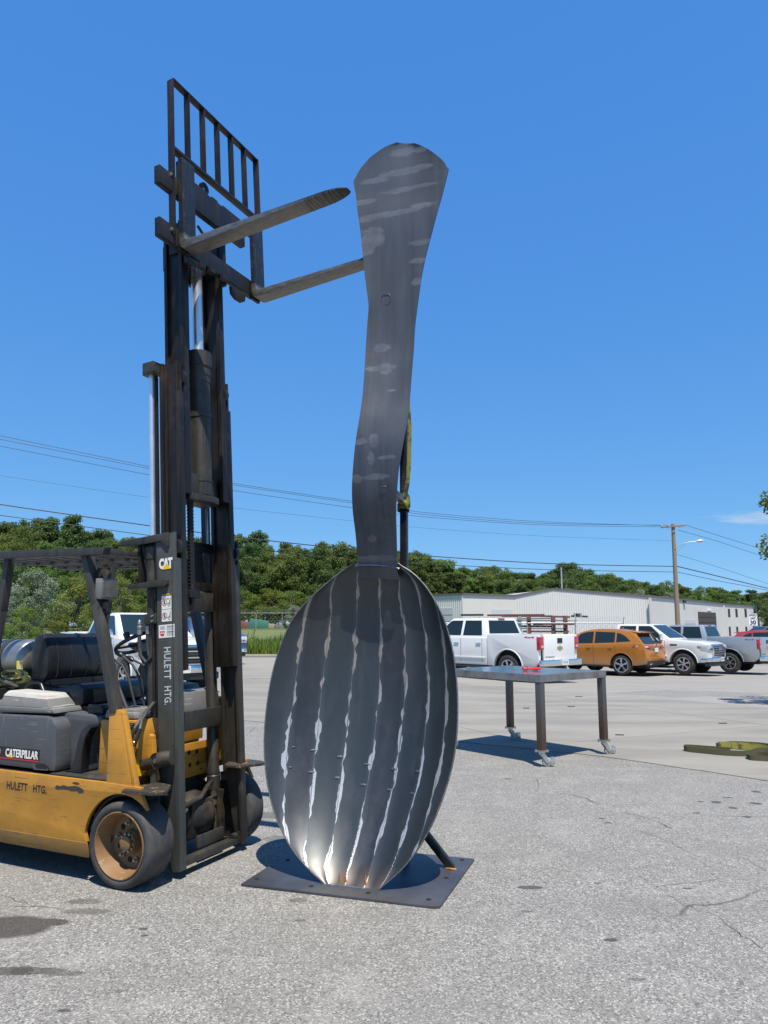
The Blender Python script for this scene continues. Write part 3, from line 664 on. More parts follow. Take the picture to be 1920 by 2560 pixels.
for (a, h) in [(1.93,0.735),(1.93,0.60),(2.86,0.695),(2.86,0.565),(3.85,0.655),(3.83,0.53),(4.88,0.64),(4.86,0.515),(5.9,0.645),(5.88,0.515),(1.2,0.76),(1.15,0.635)]:
    c = bowl(a, h); du = (bowl(a+.02, h)-bowl(a-.02, h)).normalized(); dv = (bowl(a, h+.01)-bowl(a, h-.01)).normalized(); nn = du.cross(dv).normalized()
    if nn.y > 0: nn = -nn
    ms = 1.0 if a > 1.3 else 0.6
    vs = [c+nn*0.0022]; fs = []
    for ring, (rr, hh) in enumerate([(0.55,0.002),(0.85,0.0013),(1.0,-0.001)]):
        for q in range(14):
            t = 2*math.pi*q/14; vs.append(c+du*math.cos(t)*0.024*rr*ms+dv*math.sin(t)*0.009*rr*ms+nn*hh)
    for q in range(14): fs.append((0, 1+q, 1+(q+1) % 14))
    for ring in range(2):
        for q in range(14): a0 = 1+ring*14+q; a1 = 1+ring*14+(q+1) % 14; fs.append((a0, a0+14, a1+14, a1))
    m_ = MB(); m_.add(vs, fs); m_.build('plug_weld', M['handle'], spoon, smooth=True, auto=80)
# foot weld, hot and rusty
fw = MB(); pts = [bowlx(0.06+0.72*i/30, 0.001)+Vector((0,-0.005,-0.001)) for i in range(31)]
fw.tube(pts, [0.004+0.003*random.random() for _ in pts], 7); fw.build('foot_weld', M['weld'], spoon, smooth=True)
for a in (0.30, 0.40, 0.72):
    f2 = MB(); p = bowlx(a, 0.02); f2.tube([p+Vector((0,-.004,-.016)), p+Vector((0,-.004,0.02)), p+Vector((0,-.002,.05))], [0.008,0.006,0.002], 7); f2.build('rust_spot', M['weld_hot'], spoon, smooth=True)
# rim bead: bright ground edge round the bowl
for side in (0.0, 1.0):
    rb_ = MB(); pts = [bowlx(side, 2.0*i/90) for i in range(91)]
    rb_.tube([p+Vector((0,0.003,0)) for p in pts], 0.0045, 6); rb_.build('rim_edge', M['fork'], spoon, smooth=True)
# handle: rows of (depth, xL, zL, xR, zR)
HR = [(0.324, -0.038, 1.991, 0.244, 1.972), (0.24, -0.03, 2.215, 0.263, 2.204), (0.183, -0.031, 2.368, 0.277, 2.353), (0.141, -0.023, 2.521, 0.297, 2.503), (0.128, -0.01, 2.679, 0.317, 2.657), (0.13, 0.005, 2.841, 0.346, 2.815), (0.159, 0.021, 3.012, 0.368, 2.982), (0.206, 0.028, 3.192, 0.372, 3.158), (0.241, 0.028, 3.373, 0.376, 3.336), (0.27, 0.028, 3.556, 0.383, 3.515), (0.286, 0.033, 3.737, 0.39, 3.691), (0.294, 0.04, 3.91, 0.409, 3.859), (0.304, 0.011, 4.105, 0.432, 4.042), (0.311, -0.01, 4.294, 0.466, 4.217), (0.314, -0.031, 4.483, 0.511, 4.39), (0.318, -0.059, 4.676, 0.557, 4.564), (0.323, -0.075, 4.812, 0.592, 4.686), (0.323, -0.094, 4.911, 0.639, 4.866), (0.323, -0.069, 4.963, 0.632, 4.886), (0.323, -0.043, 5.007, 0.619, 4.918), (0.323, -0.002, 5.052, 0.602, 4.947), (0.323, 0.042, 5.093, 0.568, 4.988), (0.323, 0.09, 5.121, 0.534, 5.024), (0.323, 0.145, 5.148, 0.492, 5.063), (0.323, 0.199, 5.163, 0.439, 5.104), (0.323, 0.25, 5.171, 0.386, 5.136)]
def cr(p0, p1, p2, p3, t): return 0.5*((2*p1)+(-p0+p2)*t+(2*p0-5*p1+4*p2-p3)*t*t+(-p0+3*p1-3*p2+p3)*t**3)
rows = []
for i in range(len(HR)-1):
    lo = i < 11
    for s_ in range(4):
        t = s_/4; q = []
        for c in range(5):
            p0, p1, p2, p3 = HR[max(i-1,0)][c], HR[i][c], HR[i+1][c], HR[min(i+2,len(HR)-1)][c]
            if i in (11, 16) and c != 0: q.append(p1+(p2-p1)*t)
            else: q.append(cr(p0, p1, p2, p3, t))
        rows.append(q)
rows.append(list(HR[-1]))
vs = []; fs = []; NW = 6
for d, xl, zl, xr, zr in rows:
    for i in range(NW+1):
        u = i/NW; vs.append((xl+(xr-xl)*u, d+0.010*(1-(2*u-1)**2), zl+(zr-zl)*u))
n = len(vs)
for v in list(vs): vs.append((v[0], v[1]+0.012, v[2]))
W_ = NW+1; NRW = len(rows)
for j in range(NRW-1):
    for i in range(NW):
        q = j*W_+i; fs += [(q, q+1, q+W_+1, q+W_), (n+q, n+q+W_, n+q+W_+1, n+q+1)]
    q = j*W_; fs.append((q, q+W_, n+q+W_, n+q)); q += NW; fs.append((q, n+q, n+q+W_, q+W_))
for i in range(NW): fs.append((i, n+i, n+i+1, i+1)); q = (NRW-1)*W_+i; fs.append((q, q+1, n+q+1, n+q))
me = bpy.data.meshes.new('handle'); me.from_pydata(vs, [], fs)
for p in me.polygons: p.use_smooth = True
me.set_sharp_from_angle(angle=R(40)); link_mesh('handle', me, M['handle'], spoon)
nk = MB(); nk.hexa([(-0.045,0.352,1.925),(0.25,0.352,1.905),(0.25,0.36,1.905),(-0.045,0.36,1.925),(-0.04,0.31,2.004),(0.245,0.31,1.986),(0.245,0.322,1.986),(-0.04,0.322,2.004)])
nk.build('neck_tab', M['bowl'] if False else M['plate'], spoon)
wb = MB(); wb.tube([(-0.06+0.32*i/24, 0.322+0.002*math.sin(i*2.1), 2.008-0.0012*i+0.012*math.sin(math.pi*i/24)) for i in range(25)], 0.007, 7); wb.build('neck_weld', M['weld'], spoon, smooth=True)
for (x, z, s_) in [(0.17,3.93,0.034),(0.21,2.56,0.034)]:     # square weld marks where the brackets meet the handle
    q = MB()
    yy = 0.295 if z > 3 else 0.133
    ring = [(x-s_,yy,z-s_*1.15),(x+s_*.5,yy,z-s_*1.3),(x+s_,yy,z-s_*.6),(x+s_,yy,z+s_*.7),(x+s_*.6,yy,z+s_*1.2),(x-s_*.6,yy,z+s_*1.15),(x-s_,yy,z+s_*.6),(x-s_,yy,z-s_*1.15)]
    q.tube([(a, b+0.0075, c) for a, b, c in ring], 0.0016, 6); q.build('bracket_weld', M['handle'], spoon, smooth=True)
pp = MB(); pp.bar((0.222,0.565,0.016), (0.245,0.50,3.42), 0.05, 0.05, (0,1,0)); pp.build('support_post', M['post'], spoon, bevel=0.004)
pp = MB(); pp.bar((0.20,0.15,2.54), (0.242,0.51,2.47), 0.045, 0.045, (0,0,1)); pp.build('post_bracket', M['fork'], spoon, bevel=0.003)
pp = MB(); pp.bar((0.20,0.31,3.38), (0.244,0.49,3.38), 0.045, 0.045, (0,0,1)); pp.build('post_bracket', M['fork'], spoon, bevel=0.003)
dg = MB(); dg.bar((0.553,0.537,0.014), (0.20,0.50,0.43), 0.048, 0.048, (0,1,0)); dg.build('diagonal_brace', M['post'], spoon, bevel=0.004)
dw = MB(); dw.tube([(0.585,0.51,0.018),(0.553,0.50,0.022),(0.52,0.51,0.018),(0.515,0.54,0.018)], 0.007, 6); dw.build('brace_weld', M['weld_hot'], spoon, smooth=True)
# yellow lifting strap tied round the post
ys = empty('lifting_strap', SP, SRZ, 'yellow lifting strap knotted round the post behind the spoon handle', 'strap')
s1 = MB(); s1.ribbon([(0.26,0.36,3.34),(0.288,0.46,3.22),(0.295,0.48,3.0),(0.291,0.47,2.75),(0.281,0.465,2.6),(0.262,0.46,2.50)], 0.05, 0.005, (0.25,1,0)); s1.build('long_loop', M['strap'], ys)
s1 = MB()
for z, dx in ((2.50,0.0),(2.465,0.004),(2.43,-0.003)):
    loop = [(0.238+dx+0.036*math.cos(t)*1.15, 0.512+0.036*math.sin(t)*1.1, z+0.012*math.sin(t+z*9)) for t in [2*math.pi*i/16 for i in range(17)]]
    s1.ribbon(loop, 0.045, 0.006, (0,0,1))
s1.tube([(0.205,0.465,2.50),(0.23,0.462,2.47),(0.265,0.468,2.455),(0.275,0.48,2.42)], [0.012,0.02,0.018,0.01], 8); s1.build('knot', M['strap'], ys, smooth=True)
# ------------------------------------------------------------------ text
def text_mesh(txt, size, thick=0.0006, bold=0.0, sx=1.0, spacing=1.0):
    cu = bpy.data.curves.new('t', 'FONT'); cu.body = txt; cu.size = size; cu.offset = bold; cu.space_character = spacing
    cu.extrude = thick; cu.resolution_u = 3
    o = bpy.data.objects.new('t', cu); COL.objects.link(o); dg_ = bpy.context.evaluated_depsgraph_get()
    me = bpy.data.meshes.new_from_object(o.evaluated_get(dg_)); bpy.data.objects.remove(o); bpy.data.curves.remove(cu)
    for v in me.vertices: v.co.x *= sx
    return me
def put_text(name, txt, size, org, right, up, mat, parent, sx=1.0, bold=0.0, spacing=1.0, width=None, T=None, height=None):
    me = text_mesh(txt, size, 0.0005, bold, 1.0, spacing)
    xs = [v.co.x for v in me.vertices]; ys_ = [v.co.y for v in me.vertices]; x0, x1, y0, y1 = min(xs), max(xs), min(ys_), max(ys_)
    kx = (width/(x1-x0)) if width else sx; ky = (height/(y1-y0)) if height else 1.0
    r = Vector(right).normalized(); u = Vector(up).normalized(); n = r.cross(u); o = Vector(org)
    for v in me.vertices:
        p = o + r*((v.co.x-x0)*kx) + u*((v.co.y-y0)*ky) + n*v.co.z
        v.co = T(p) if T else p
    me.name = name; me.materials.clear()
    return link_mesh(name, me, mat, parent)
# ------------------------------------------------------------------ forklift
FO = Vector((-1.285, 4.971, 0)); FRZ = R(-25.2)
fk = empty('forklift', FO, FRZ, 'yellow and grey forklift with its tall mast raised and forks up', 'forklift')
al = R(4.2); ca, sa = math.cos(al), math.sin(al)
MT = lambda p: Vector((p.x*ca - p.z*sa, p.y, p.z*ca + p.x*sa))
VM = 0.362                                   # centre line
def mir(v): return 2*VM - v
def ybox(mb, x0, x1, v0, v1, z0, z1): return mb.box(x0, x1, min(v0, v1), max(v0, v1), z0, z1)
for near in (True, False):
    f = (lambda v: v) if near else mir
    # outer channel
    m_ = MB(MT)
    prof = [(-0.09,0.045),(-0.003,0.05),(-0.003,2.24),(-0.17,2.225),(-0.17,0.55),(-0.13,0.28)]
    m_.prism_y(prof, min(f(0.0), f(0.017)), max(f(0.0), f(0.017)))
    ybox(m_, -0.028, 0.0, f(0.001), f(0.06), 0.052, 2.06); ybox(m_, -0.168, -0.145, f(0.001), f(0.05), 0.55, 2.22)
    m_.build('outer_rail', M['mast_face'] if near else M['mast'], fk, bevel=0.003)
    if near:
        w_ = MB(MT); w_.tube([(-0.033+random.uniform(-.001,.001), -0.0005, 0.15+0.02*i) for i in range(94)], [0.0022+random.random()*0.0014 for _ in range(94)], 5); w_.build('weld_seam', M['mast'], fk)
    m_ = MB(MT)
    ybox(m_, -0.172, 0.0, f(0.080), f(0.095), 1.30, 3.50); ybox(m_, -0.176, -0.146, f(0.056), f(0.112), 1.302, 3.515); ybox(m_, -0.03, 0.002, f(0.056), f(0.112), 1.302, 3.28); ybox(m_, -0.028, -0.014, f(0.057), f(0.080), 3.28, 3.51)
    ybox(m_, -0.148, -0.118, f(0.066), f(0.0805), 1.31, 3.49)
    m_.build('middle_rail', M['mast_in'], fk, bevel=0.003)
    m_ = MB(MT)
    ybox(m_, -0.165, 0.0, f(0.138), f(0.152), 2.53, 4.66); ybox(m_, -0.17, -0.142, f(0.114), f(0.178), 2.532, 4.67); ybox(m_, -0.028, 0.002, f(0.114), f(0.178), 2.532, 4.66)
    m_.build('inner_rail', M['mast_in'], fk, bevel=0.003)
    for (vv, hh, r_) in ((0.098, 3.40, 0.052), (0.02, 2.14, 0.055)):
        m_ = MB(MT); m_.cyl((-0.030, f(vv), hh), (-0.030, f(vv+0.034), hh), r_, 24); m_.cyl((-0.030, f(vv+0.034), hh), (-0.030, f(vv+0.038), hh), 0.02, 12); m_.build('roller', M['black'], fk, smooth=True)
    # second-stage lift cylinders behind the rails
    m_ = MB(MT); m_.lathe((-0.25, f(0.056), 0.40), (0,0,1), [(0,0.0),(0,0.046),(0.12,0.050),(0.125,0.046),(0.14,0.05),(0.16,0.044),(1.68,0.044),(1.68,0.049),(1.76,0.05),(1.78,0.035),(1.80,0.02)], 24)
    cyl_ = m_.build('tilt_side_cylinder', M['mast'], fk, smooth=True); cyl_.name = 'lift_cylinder'
    m_ = MB(MT); m_.cyl((-0.25, f(0.056), 2.18), (-0.25, f(0.056), 3.44), 0.0205, 20); m_.build('rod', M['chrome'], cyl_, smooth=True)
    m_ = MB(MT); m_.prism_z([(-0.30, f(0.02)), (-0.27, f(-0.01)), (-0.17, f(-0.01)), (-0.17, f(0.11)), (-0.30, f(0.10))] if near else [(-0.30, f(0.10)), (-0.17, f(0.11)), (-0.17, f(-0.01)), (-0.27, f(-0.01)), (-0.30, f(0.02))], 3.44, 3.52); m_.build('rod_cap', M['mast'], cyl_, bevel=0.004)
    m_ = MB(MT); m_.cyl((-0.19, f(0.075), 2.2), (-0.19, f(0.075), 3.0), 0.007, 8); m_.cyl((-0.2, f(0.10), 2.2), (-0.2, f(0.10), 3.4), 0.006, 8); m_.build('hydraulic_pipe', M['chrome'] if near else M['hose'], fk, smooth=True)
for f in ((lambda v: v), mir):
    m_ = MB(MT); m_.box(-0.268,-0.234,*sorted((f(0.098),f(0.112))),2.2,3.44); m_.build('hose_guide', M['carriage'], fk)
# cross members
for (v0, v1, s0, s1, h0, h1, mt) in [(0.02,0.70,-0.205,-0.172,1.713,1.855,'mast'), (0.02,0.70,-0.205,-0.172,0.88,1.012,'mast'), (0.02,0.70,-0.205,-0.175,2.16,2.23,'mast_in'), (0.10,0.62,-0.205,-0.172,1.866,1.93,'mast_in'),
                                     (0.02,0.70,-0.09,-0.02,0.062,0.105,'mast'), (0.30,0.58,-0.12,-0.10,0.11,0.19,'mast'), (0.10,0.63,-0.2,-0.177,3.40,3.50,'mast_in'), (0.17,0.56,-0.19,-0.168,2.6,2.72,'mast_in'), (0.14,0.58,-0.2,-0.167,4.3,4.5,'mast_in')]:
    m_ = MB(MT); m_.box(s0, s1, v0, v1, h0, h1); m_.build('cross_member', M[mt], fk, bevel=0.004)
m_ = MB(MT); m_.prism_x([(0.36,1.93),(0.56,1.93),(0.53,2.05),(0.52,2.16),(0.40,2.16),(0.39,2.05)], -0.205, -0.19); m_.build('gusset_plate', M['carriage'], fk)
for vv in (0.62, 0.69):
    m_ = MB(MT); m_.cyl((-0.04, vv-0.03, 0.115), (-0.04, vv+0.02, 0.115), 0.024, 10); m_.build('tie_bolt', M['greasy'], fk, smooth=True)
# centre lift cylinder
m_ = MB(MT); m_.lathe((-0.08, 0.385, 2.56), (0,0,1), [(0,0),(0,0.08),(0.10,0.083),(0.10,0.086),(0.108,0.086),(0.108,0.083),(0.60,0.084),(0.60,0.09),(0.635,0.09),(0.635,0.085),(0.88,0.085),(0.88,0.089),(0.93,0.089),(0.935,0.094),(1.0,0.094),(1.005,0.102),(1.12,0.102),(1.125,0.096),(1.13,0.05),(1.13,0.0)], 40)
cc_ = m_.build('lift_cylinder', M['mast'], fk, smooth=True)
m_ = MB(MT); m_.cyl((-0.08, 0.385, 3.65), (-0.08, 0.385, 4.62), 0.043, 28); m_.build('rod', M['chrome'], cc_, smooth=True)
m_ = MB(MT); m_.prism_z([(-0.19,0.18),(-0.02,0.18),(-0.005,0.23),(0.01,0.33),(0.02,0.385),(0.01,0.44),(-0.005,0.50),(-0.05,0.54),(-0.19,0.54)], 2.50, 2.55)
m_.box(-0.19,-0.03,0.18,0.30,2.55,2.70); m_.box(-0.19,-0.05,0.475,0.545,2.55,2.70); m_.build('cylinder_foot', M['mast'], cc_, bevel=0.006)
m_ = MB(MT)
for v_, s_ in ((0.265,-0.10),(0.283,-0.12),(0.30,-0.10)): m_.cyl((s_, v_, 3.2), (s_, v_, 4.45), 0.008, 8)
m_.build('hydraulic_hose', M['hose'], fk, smooth=True)
# lift chain, link by link
m_ = MB(MT)
for i in range(52):
    h_ = 1.86+0.0255*i*0.5
    w2 = 0.026 if i % 2 else 0.021
    m_.box(-0.112, -0.088, 0.281-w2, 0.281+w2, h_, h_+0.0105)
ch = m_.build('lift_chain', M['dark'], fk); 
m_ = MB(MT); m_.box(-0.15,-0.07,0.225,0.34,1.80,1.86); m_.cyl((-0.1,0.281,1.75),(-0.1,0.281,1.90),0.018,10); m_.build('chain_anchor', M['carriage'], fk, bevel=0.004)
# side brackets on the near rail
m_ = MB(MT); m_.prism_y([(-0.487,2.19),(-0.30,2.182),(-0.115,2.187),(-0.07,2.14),(-0.05,2.14),(-0.05,2.242),(-0.487,2.226)], -0.014, -0.001); m_.box(-0.487,-0.172,-0.012,0.17,2.205,2.224); m_.build('rear_bracket', M['mast'], fk, bevel=0.003)
m_ = MB(MT); m_.prism_y([(-0.406,1.878),(-0.075,1.868),(-0.058,1.885),(-0.058,1.912),(-0.075,1.92),(-0.406,1.908)], -0.03, -0.001); m_.box(-0.406,-0.172,-0.028,0.17,1.885,1.902); m_.build('rear_bracket', M['mast'], fk, bevel=0.004)
m_ = MB(MT); m_.box(-0.345,-0.325,0.01,0.16,1.905,2.203); m_.prism_y([(-0.325,2.19),(-0.30,2.19),(-0.245,1.93),(-0.262,1.92)], 0.02, 0.03); m_.prism_y([(-0.24,1.865),(-0.18,1.865),(-0.175,1.80),(-0.20,1.77)], 0.0, 0.01)
m_.cyl((-0.27,0.05,2.06),(-0.27,0.05,2.17),0.035,10); m_.cyl((-0.26,0.08,1.93),(-0.26,0.08,2.05),0.014,8); m_.build('bracket_plate', M['carriage'], fk, bevel=0.002)
m_ = MB(MT); m_.box(-0.28,-0.172,-0.004,0.05,1.627,1.697); m_.build('hose_clamp', M['mast'], fk, bevel=0.004)
for h_ in (1.645, 1.678):
    m_ = MB(MT); m_.cyl((-0.205,-0.016,h_),(-0.205,-0.004,h_),0.009,6); m_.build('bolt', M['bolt'], fk)
m_ = MB(MT); m_.box(-0.222,-0.173,-0.006,0.03,0.868,1.0); m_.build('pipe_clamp', M['mast'], fk, bevel=0.004)
m_ = MB(MT); m_.cyl((-0.215,0.015,1.0),(-0.215,0.015,1.63),0.011,10); m_.cyl((-0.19,0.02,1.0),(-0.19,0.02,2.2),0.009,10); m_.cyl((-0.235,0.05,1.2),(-0.235,0.05,2.1),0.011,10); m_.build('hydraulic_pipe', M['mast_in'], fk, smooth=True)
# looped hoses behind the mast
for (dx, dv) in ((0,0),(0.045,0.03)):
    m_ = MB(MT); pts = [(-0.315+dx,-0.01+dv,1.63),(-0.318+dx,-0.01+dv,1.5),(-0.31+dx,-0.01+dv,1.42),(-0.27+dx,0.0+dv,1.37),(-0.235+dx,0.01+dv,1.40),(-0.225+dx,0.02+dv,1.5)]
    m_.tube(pts, 0.013, 10); hz = m_.build('hydraulic_hose', M['hose'], fk, smooth=True)
    m_ = MB(MT); m_.lathe((-0.315+dx,-0.01+dv,1.56), (0,0,1), [(0,0.013),(0,0.016),(0.03,0.017),(0.032,0.014),(0.04,0.019),(0.055,0.019),(0.06,0.013),(0.09,0.012),(0.1,0.007)], 10); m_.build('fitting', M['bolt'], hz, smooth=True)
# carriage
m_ = MB(MT); m_.prism_x([(-0.235,4.73),(0.79,4.73),(0.79,4.955),(0.50,4.955),(0.495,4.94),(0.44,4.94),(0.435,4.955),(0.36,4.955),(0.355,4.94),(0.30,4.94),(0.295,4.955),(0.14,4.955),(0.10,4.87),(-0.235,4.87)], 0.058, 0.110)
m_.build('carriage_bar', M['carriage'], fk, bevel=0.004)
m_ = MB(MT); m_.box(0.058,0.105,-0.235,0.91,4.32,4.462); m_.build('carriage_bar', M['carriage'], fk, bevel=0.004)
for vv in (0.13, 0.56):
    m_ = MB(MT); m_.box(0.0,0.058,vv,vv+0.03,4.30,4.86); m_.box(-0.12,0.0,vv-0.01,vv+0.035,4.40,4.62); m_.build('carriage_plate', M['carriage'], fk, bevel=0.003)
m_ = MB(MT); m_.lathe((0.085,0.294,4.99), (1,0,0), [(-0.012,0.024),(-0.012,0.048),(0.012,0.048),(0.012,0.024),(-0.012,0.024)], 20); m_.build('lifting_eye', M['carriage'], fk)
m_ = MB(MT); m_.cyl((0.045,-0.12,4.80),(0.045,0.50,4.80),0.04,20); m_.cyl((0.045,0.5,4.80),(0.045,0.545,4.80),0.012,10); m_.build('side_shift_cylinder', M['mast_in'], fk, smooth=True)
m_ = MB(MT); m_.tube([(0.05,0.25,4.66),(0.06,0.32,4.60),(0.05,0.4,4.63),(0.04,0.45,4.7)], 0.011, 8); m_.build('hydraulic_hose', M['hose'], fk, smooth=True)
for (v_, z_, r_) in ((0.40,4.50,0.07),(0.27,4.50,0.06)):
    m_ = MB(MT); m_.cyl((-0.06, v_-0.02, z_), (-0.06, v_+0.02, z_), r_, 24); m_.cyl((-0.06, v_-0.03, z_), (-0.06, v_+0.03, z_), 0.02, 12); m_.build('chain_pulley', M['mast_in'], fk, smooth=True)
m_ = MB(MT); m_.prism_x([(0.60,4.30),(0.61,4.24),(0.66,4.215),(0.74,4.215),(0.78,4.24),(0.79,4.30)], 0.07, 0.10); m_.build('lower_hook', M['carriage'], fk, bevel=0.003)
m_ = MB(MT); m_.prism_x([(0.06,4.31),(0.07,4.26),(0.12,4.245),(0.18,4.26),(0.19,4.31)], 0.07, 0.10); m_.build('lower_hook', M['carriage'], fk, bevel=0.003)
m_ = MB(MT)
for v_, z_ in ((0.18,4.27),(0.30,4.285),(0.45,4.3)):
    m_ = MB(MT); m_.box(0.08,0.125,v_,v_+0.06,z_,z_+0.035); m_.build('carriage_fitting', M['carriage'], fk)
# bolt holes on bar ends
for h_ in (4.75,4.83,4.345,4.42):
    m_ = MB(MT); m_.cyl((0.083,-0.2368,h_),(0.083,-0.234,h_),0.008,10); m_.build('bolt_hole', M['dark'], fk)
# forks
def fork(v0):
    m_ = MB(MT); v1 = v0+0.136; n = 22
    up = [(0.160,5.03),(0.160,4.42),(0.163,4.385),(0.172,4.364),(0.195,4.357)]; lo = [(0.114,5.03),(0.114,4.40),(0.115,4.35),(0.125,4.312),(0.16,4.296)]
    L_ = 1.285
    for i in range(1, n+1):
        t = i/n; t = 1-(1-t)**1.5; x = 0.195+L_*t; up.append((x, 4.357-0.012*t-(0.006 if i == n else 0))); lo.append((min(x, 0.19+L_*t), 4.296+0.034*t))
    vs = []; fs = []
    for i, (a, b_) in enumerate(zip(up, lo)):
        t = max(0, (a[0]-0.195)/L_); q = max(0, (t-0.88)/0.12); k = 0.040*(1-math.sqrt(max(0, 1-q*q*0.97)))+0.012*q
        vs += [(a[0], v0+k, a[1]), (a[0], v1-k, a[1]), (b_[0], v1-k, b_[1]), (b_[0], v0+k, b_[1])]
    for i in range(len(up)-1):
        a = i*4; b_ = a+4
        for k in range(4): fs.append((a+k, a+(k+1) % 4, b_+(k+1) % 4, b_+k))
    m_.add(vs, fs+[(3,2,1,0),(len(vs)-4,len(vs)-3,len(vs)-2,len(vs)-1)])
    o = m_.build('fork', M['fork'], fk, bevel=0.005)
    for z0_, z1_ in ((4.87,5.02),(4.30,4.36)):
        h = MB(MT); h.box(0.088,0.1135,v0+0.01,v1-0.01,z0_,z1_); h.build('fork_hook', M['carriage'], o, bevel=0.002)
    return o
fork(-0.045); fork(0.850)
# load backrest: flat bars standing edge-on
pts_v = [-0.105, 0.068, 0.246, 0.428, 0.607, 0.786]
m_ = MB(MT); m_.box(0.076,0.132,-0.105,-0.093,4.38,5.66); m_.build('backrest_post', M['backrest'], fk, bevel=0.002)
m_ = MB(MT); m_.box(0.076,0.132,1.000,1.012,4.42,5.68); m_.build('backrest_post', M['backrest'], fk, bevel=0.002)
m_ = MB(MT); m_.box(0.077,0.131,-0.093,1.000,5.665,5.677); m_.build('backrest_rail', M['backrest'], fk, bevel=0.002)
m_ = MB(MT); m_.box(0.077,0.131,-0.093,1.000,5.075,5.10); m_.build('backrest_rail', M['backrest'], fk, bevel=0.002)
for i in range(1, 6):
    v_ = -0.099+1.105*i/6
    m_ = MB(MT); m_.box(0.079,0.129,v_-0.006,v_+0.006,5.10,5.665); m_.build('backrest_slat', M['backrest'], fk, bevel=0.0015)
for h_ in (4.86, 4.42):
    m_ = MB(MT); m_.cyl((0.105,-0.125,h_),(0.105,-0.106,h_),0.016,6); m_.build('bolt', M['bolt'], fk)
# decals on the near rail
u_ = (0,0,1); r_ = (1,0,0)
put_text('lettering', 'HULETT', 0.1, (-0.112,-0.0012,1.462), (0,0,-1), (1,0,0), M['stencil'], fk, width=0.212, height=0.058, bold=0.002, T=MT, spacing=1.05)
put_text('lettering', 'HTG.', 0.1, (-0.112,-0.0012,1.205), (0,0,-1), (1,0,0), M['stencil'], fk, width=0.120, height=0.058, bold=0.002, T=MT, spacing=1.05)
put_text('lettering', 'CAT', 0.1, (-0.145,-0.0012,1.992), r_, u_, M['white_ink'], fk, width=0.118, height=0.074, bold=0.006, T=MT, spacing=0.92)
m_ = MB(MT); m_.prism_y([(-0.118,1.988),(-0.040,1.988),(-0.079,2.032)], -0.0026, -0.0018); m_.build('emblem', M['yellow_ink'], fk)
m_ = MB(MT); m_.box(-0.126,-0.042,-0.0016,-0.0006,1.633,1.825); wl = m_.build('warning_label', M['sticker'], fk)
m_ = MB(MT); m_.box(-0.126,-0.042,-0.0024,-0.0016,1.807,1.825); m_.build('label_band', M['black_ink'], wl)
put_text('lettering', 'WARNING', 0.02, (-0.105,-0.0032,1.811), r_, u_, M['yellow_ink'], wl, width=0.056, height=0.010, T=MT, bold=0.0003)
m_ = MB(MT); m_.prism_y([(-0.121,1.811),(-0.108,1.811),(-0.1145,1.822)], -0.0030, -0.0022); m_.build('symbol', M['yellow_ink'], wl)
for zc in (1.762, 1.672):
    m_ = MB(MT); m_.lathe((-0.101,-0.0022,zc), (0,-1,0), [(0,0.019),(0,0.022),(0.0006,0.022),(0.0006,0.019)], 24); m_.bar((-0.115,-0.0026,zc+0.014),(-0.087,-0.0026,zc-0.014),0.0026,0.0006,(0,1,0)); m_.build('symbol', M['red_ink'], wl)
    m_ = MB(MT); m_.cyl((-0.101,-0.0018,zc+0.011),(-0.101,-0.0024,zc+0.011),0.0038,10); m_.prism_y([(-0.106,zc+0.007),(-0.108,zc-0.004),(-0.106,zc-0.016),(-0.102,zc-0.005),(-0.098,zc-0.017),(-0.095,zc-0.004),(-0.097,zc+0.007)], -0.0024, -0.0018)
    m_.lathe((-0.061,-0.002,zc-0.018), (0,-1,0), [(0,0.008),(0,0.0105),(0.0005,0.0105),(0.0005,0.008)], 16)
    m_.prism_y([(-0.06,zc-0.006),(-0.05,zc+0.03),(-0.048,zc+0.03),(-0.052,zc-0.006)], -0.0024, -0.0018); m_.box(-0.08,-0.05,-0.0024,-0.0018,zc-0.012,zc-0.0095)
    m_.build('symbol', M['black_ink'], wl)
m_ = MB(MT); m_.box(-0.126,-0.042,-0.0023,-0.0017,1.715,1.7165); m_.box(-0.09,-0.06,-0.0023,-0.0017,1.783,1.787); m_.build('symbol', M['black_ink'], wl)
m_ = MB(MT); m_.box(-0.154,-0.018,-0.0016,-0.0006,1.525,1.612); dl = m_.build('data_label', M['sticker'], fk)
m_ = MB(MT); m_.prism_y([(-0.146,1.57),(-0.099,1.57),(-0.109,1.538),(-0.136,1.538)], -0.0024, -0.0017); m_.build('symbol', M['red_ink'], dl)
put_text('lettering', 'WARN', 0.02, (-0.138,-0.0030,1.551), r_, u_, M['sticker'], dl, width=0.032, height=0.010, T=MT, bold=0.0003)
m_ = MB(MT)
for z_ in (1.602, 1.565): m_.box(-0.082,-0.024,-0.0023,-0.0017,z_-0.004,z_)
m_.build('label_band', M['black_ink'], dl)
m_ = MB(MT)
for k in range(4):
    m_.box(-0.14,-0.10,-0.0023,-0.0017,1.60-0.006*k,1.602-0.006*k)
    for z_ in (1.592,1.556): m_.box(-0.082,-0.024,-0.0023,-0.0017,z_-0.006*k,z_+0.0012-0.006*k)
for x_ in (-0.082,-0.062,-0.043,-0.026): m_.box(x_,x_+0.0012,-0.0022,-0.0017,1.532,1.596)
m_.build('symbol', M['grey_ink'], dl)
M['worn_step'] = worn('worn_step', (0.035,0.032,0.028), chip=(0.42,0.2,0.03), chipamt=0.6, dirt=(0.08,0.06,0.04), dirtamt=0.4, rough=0.5)
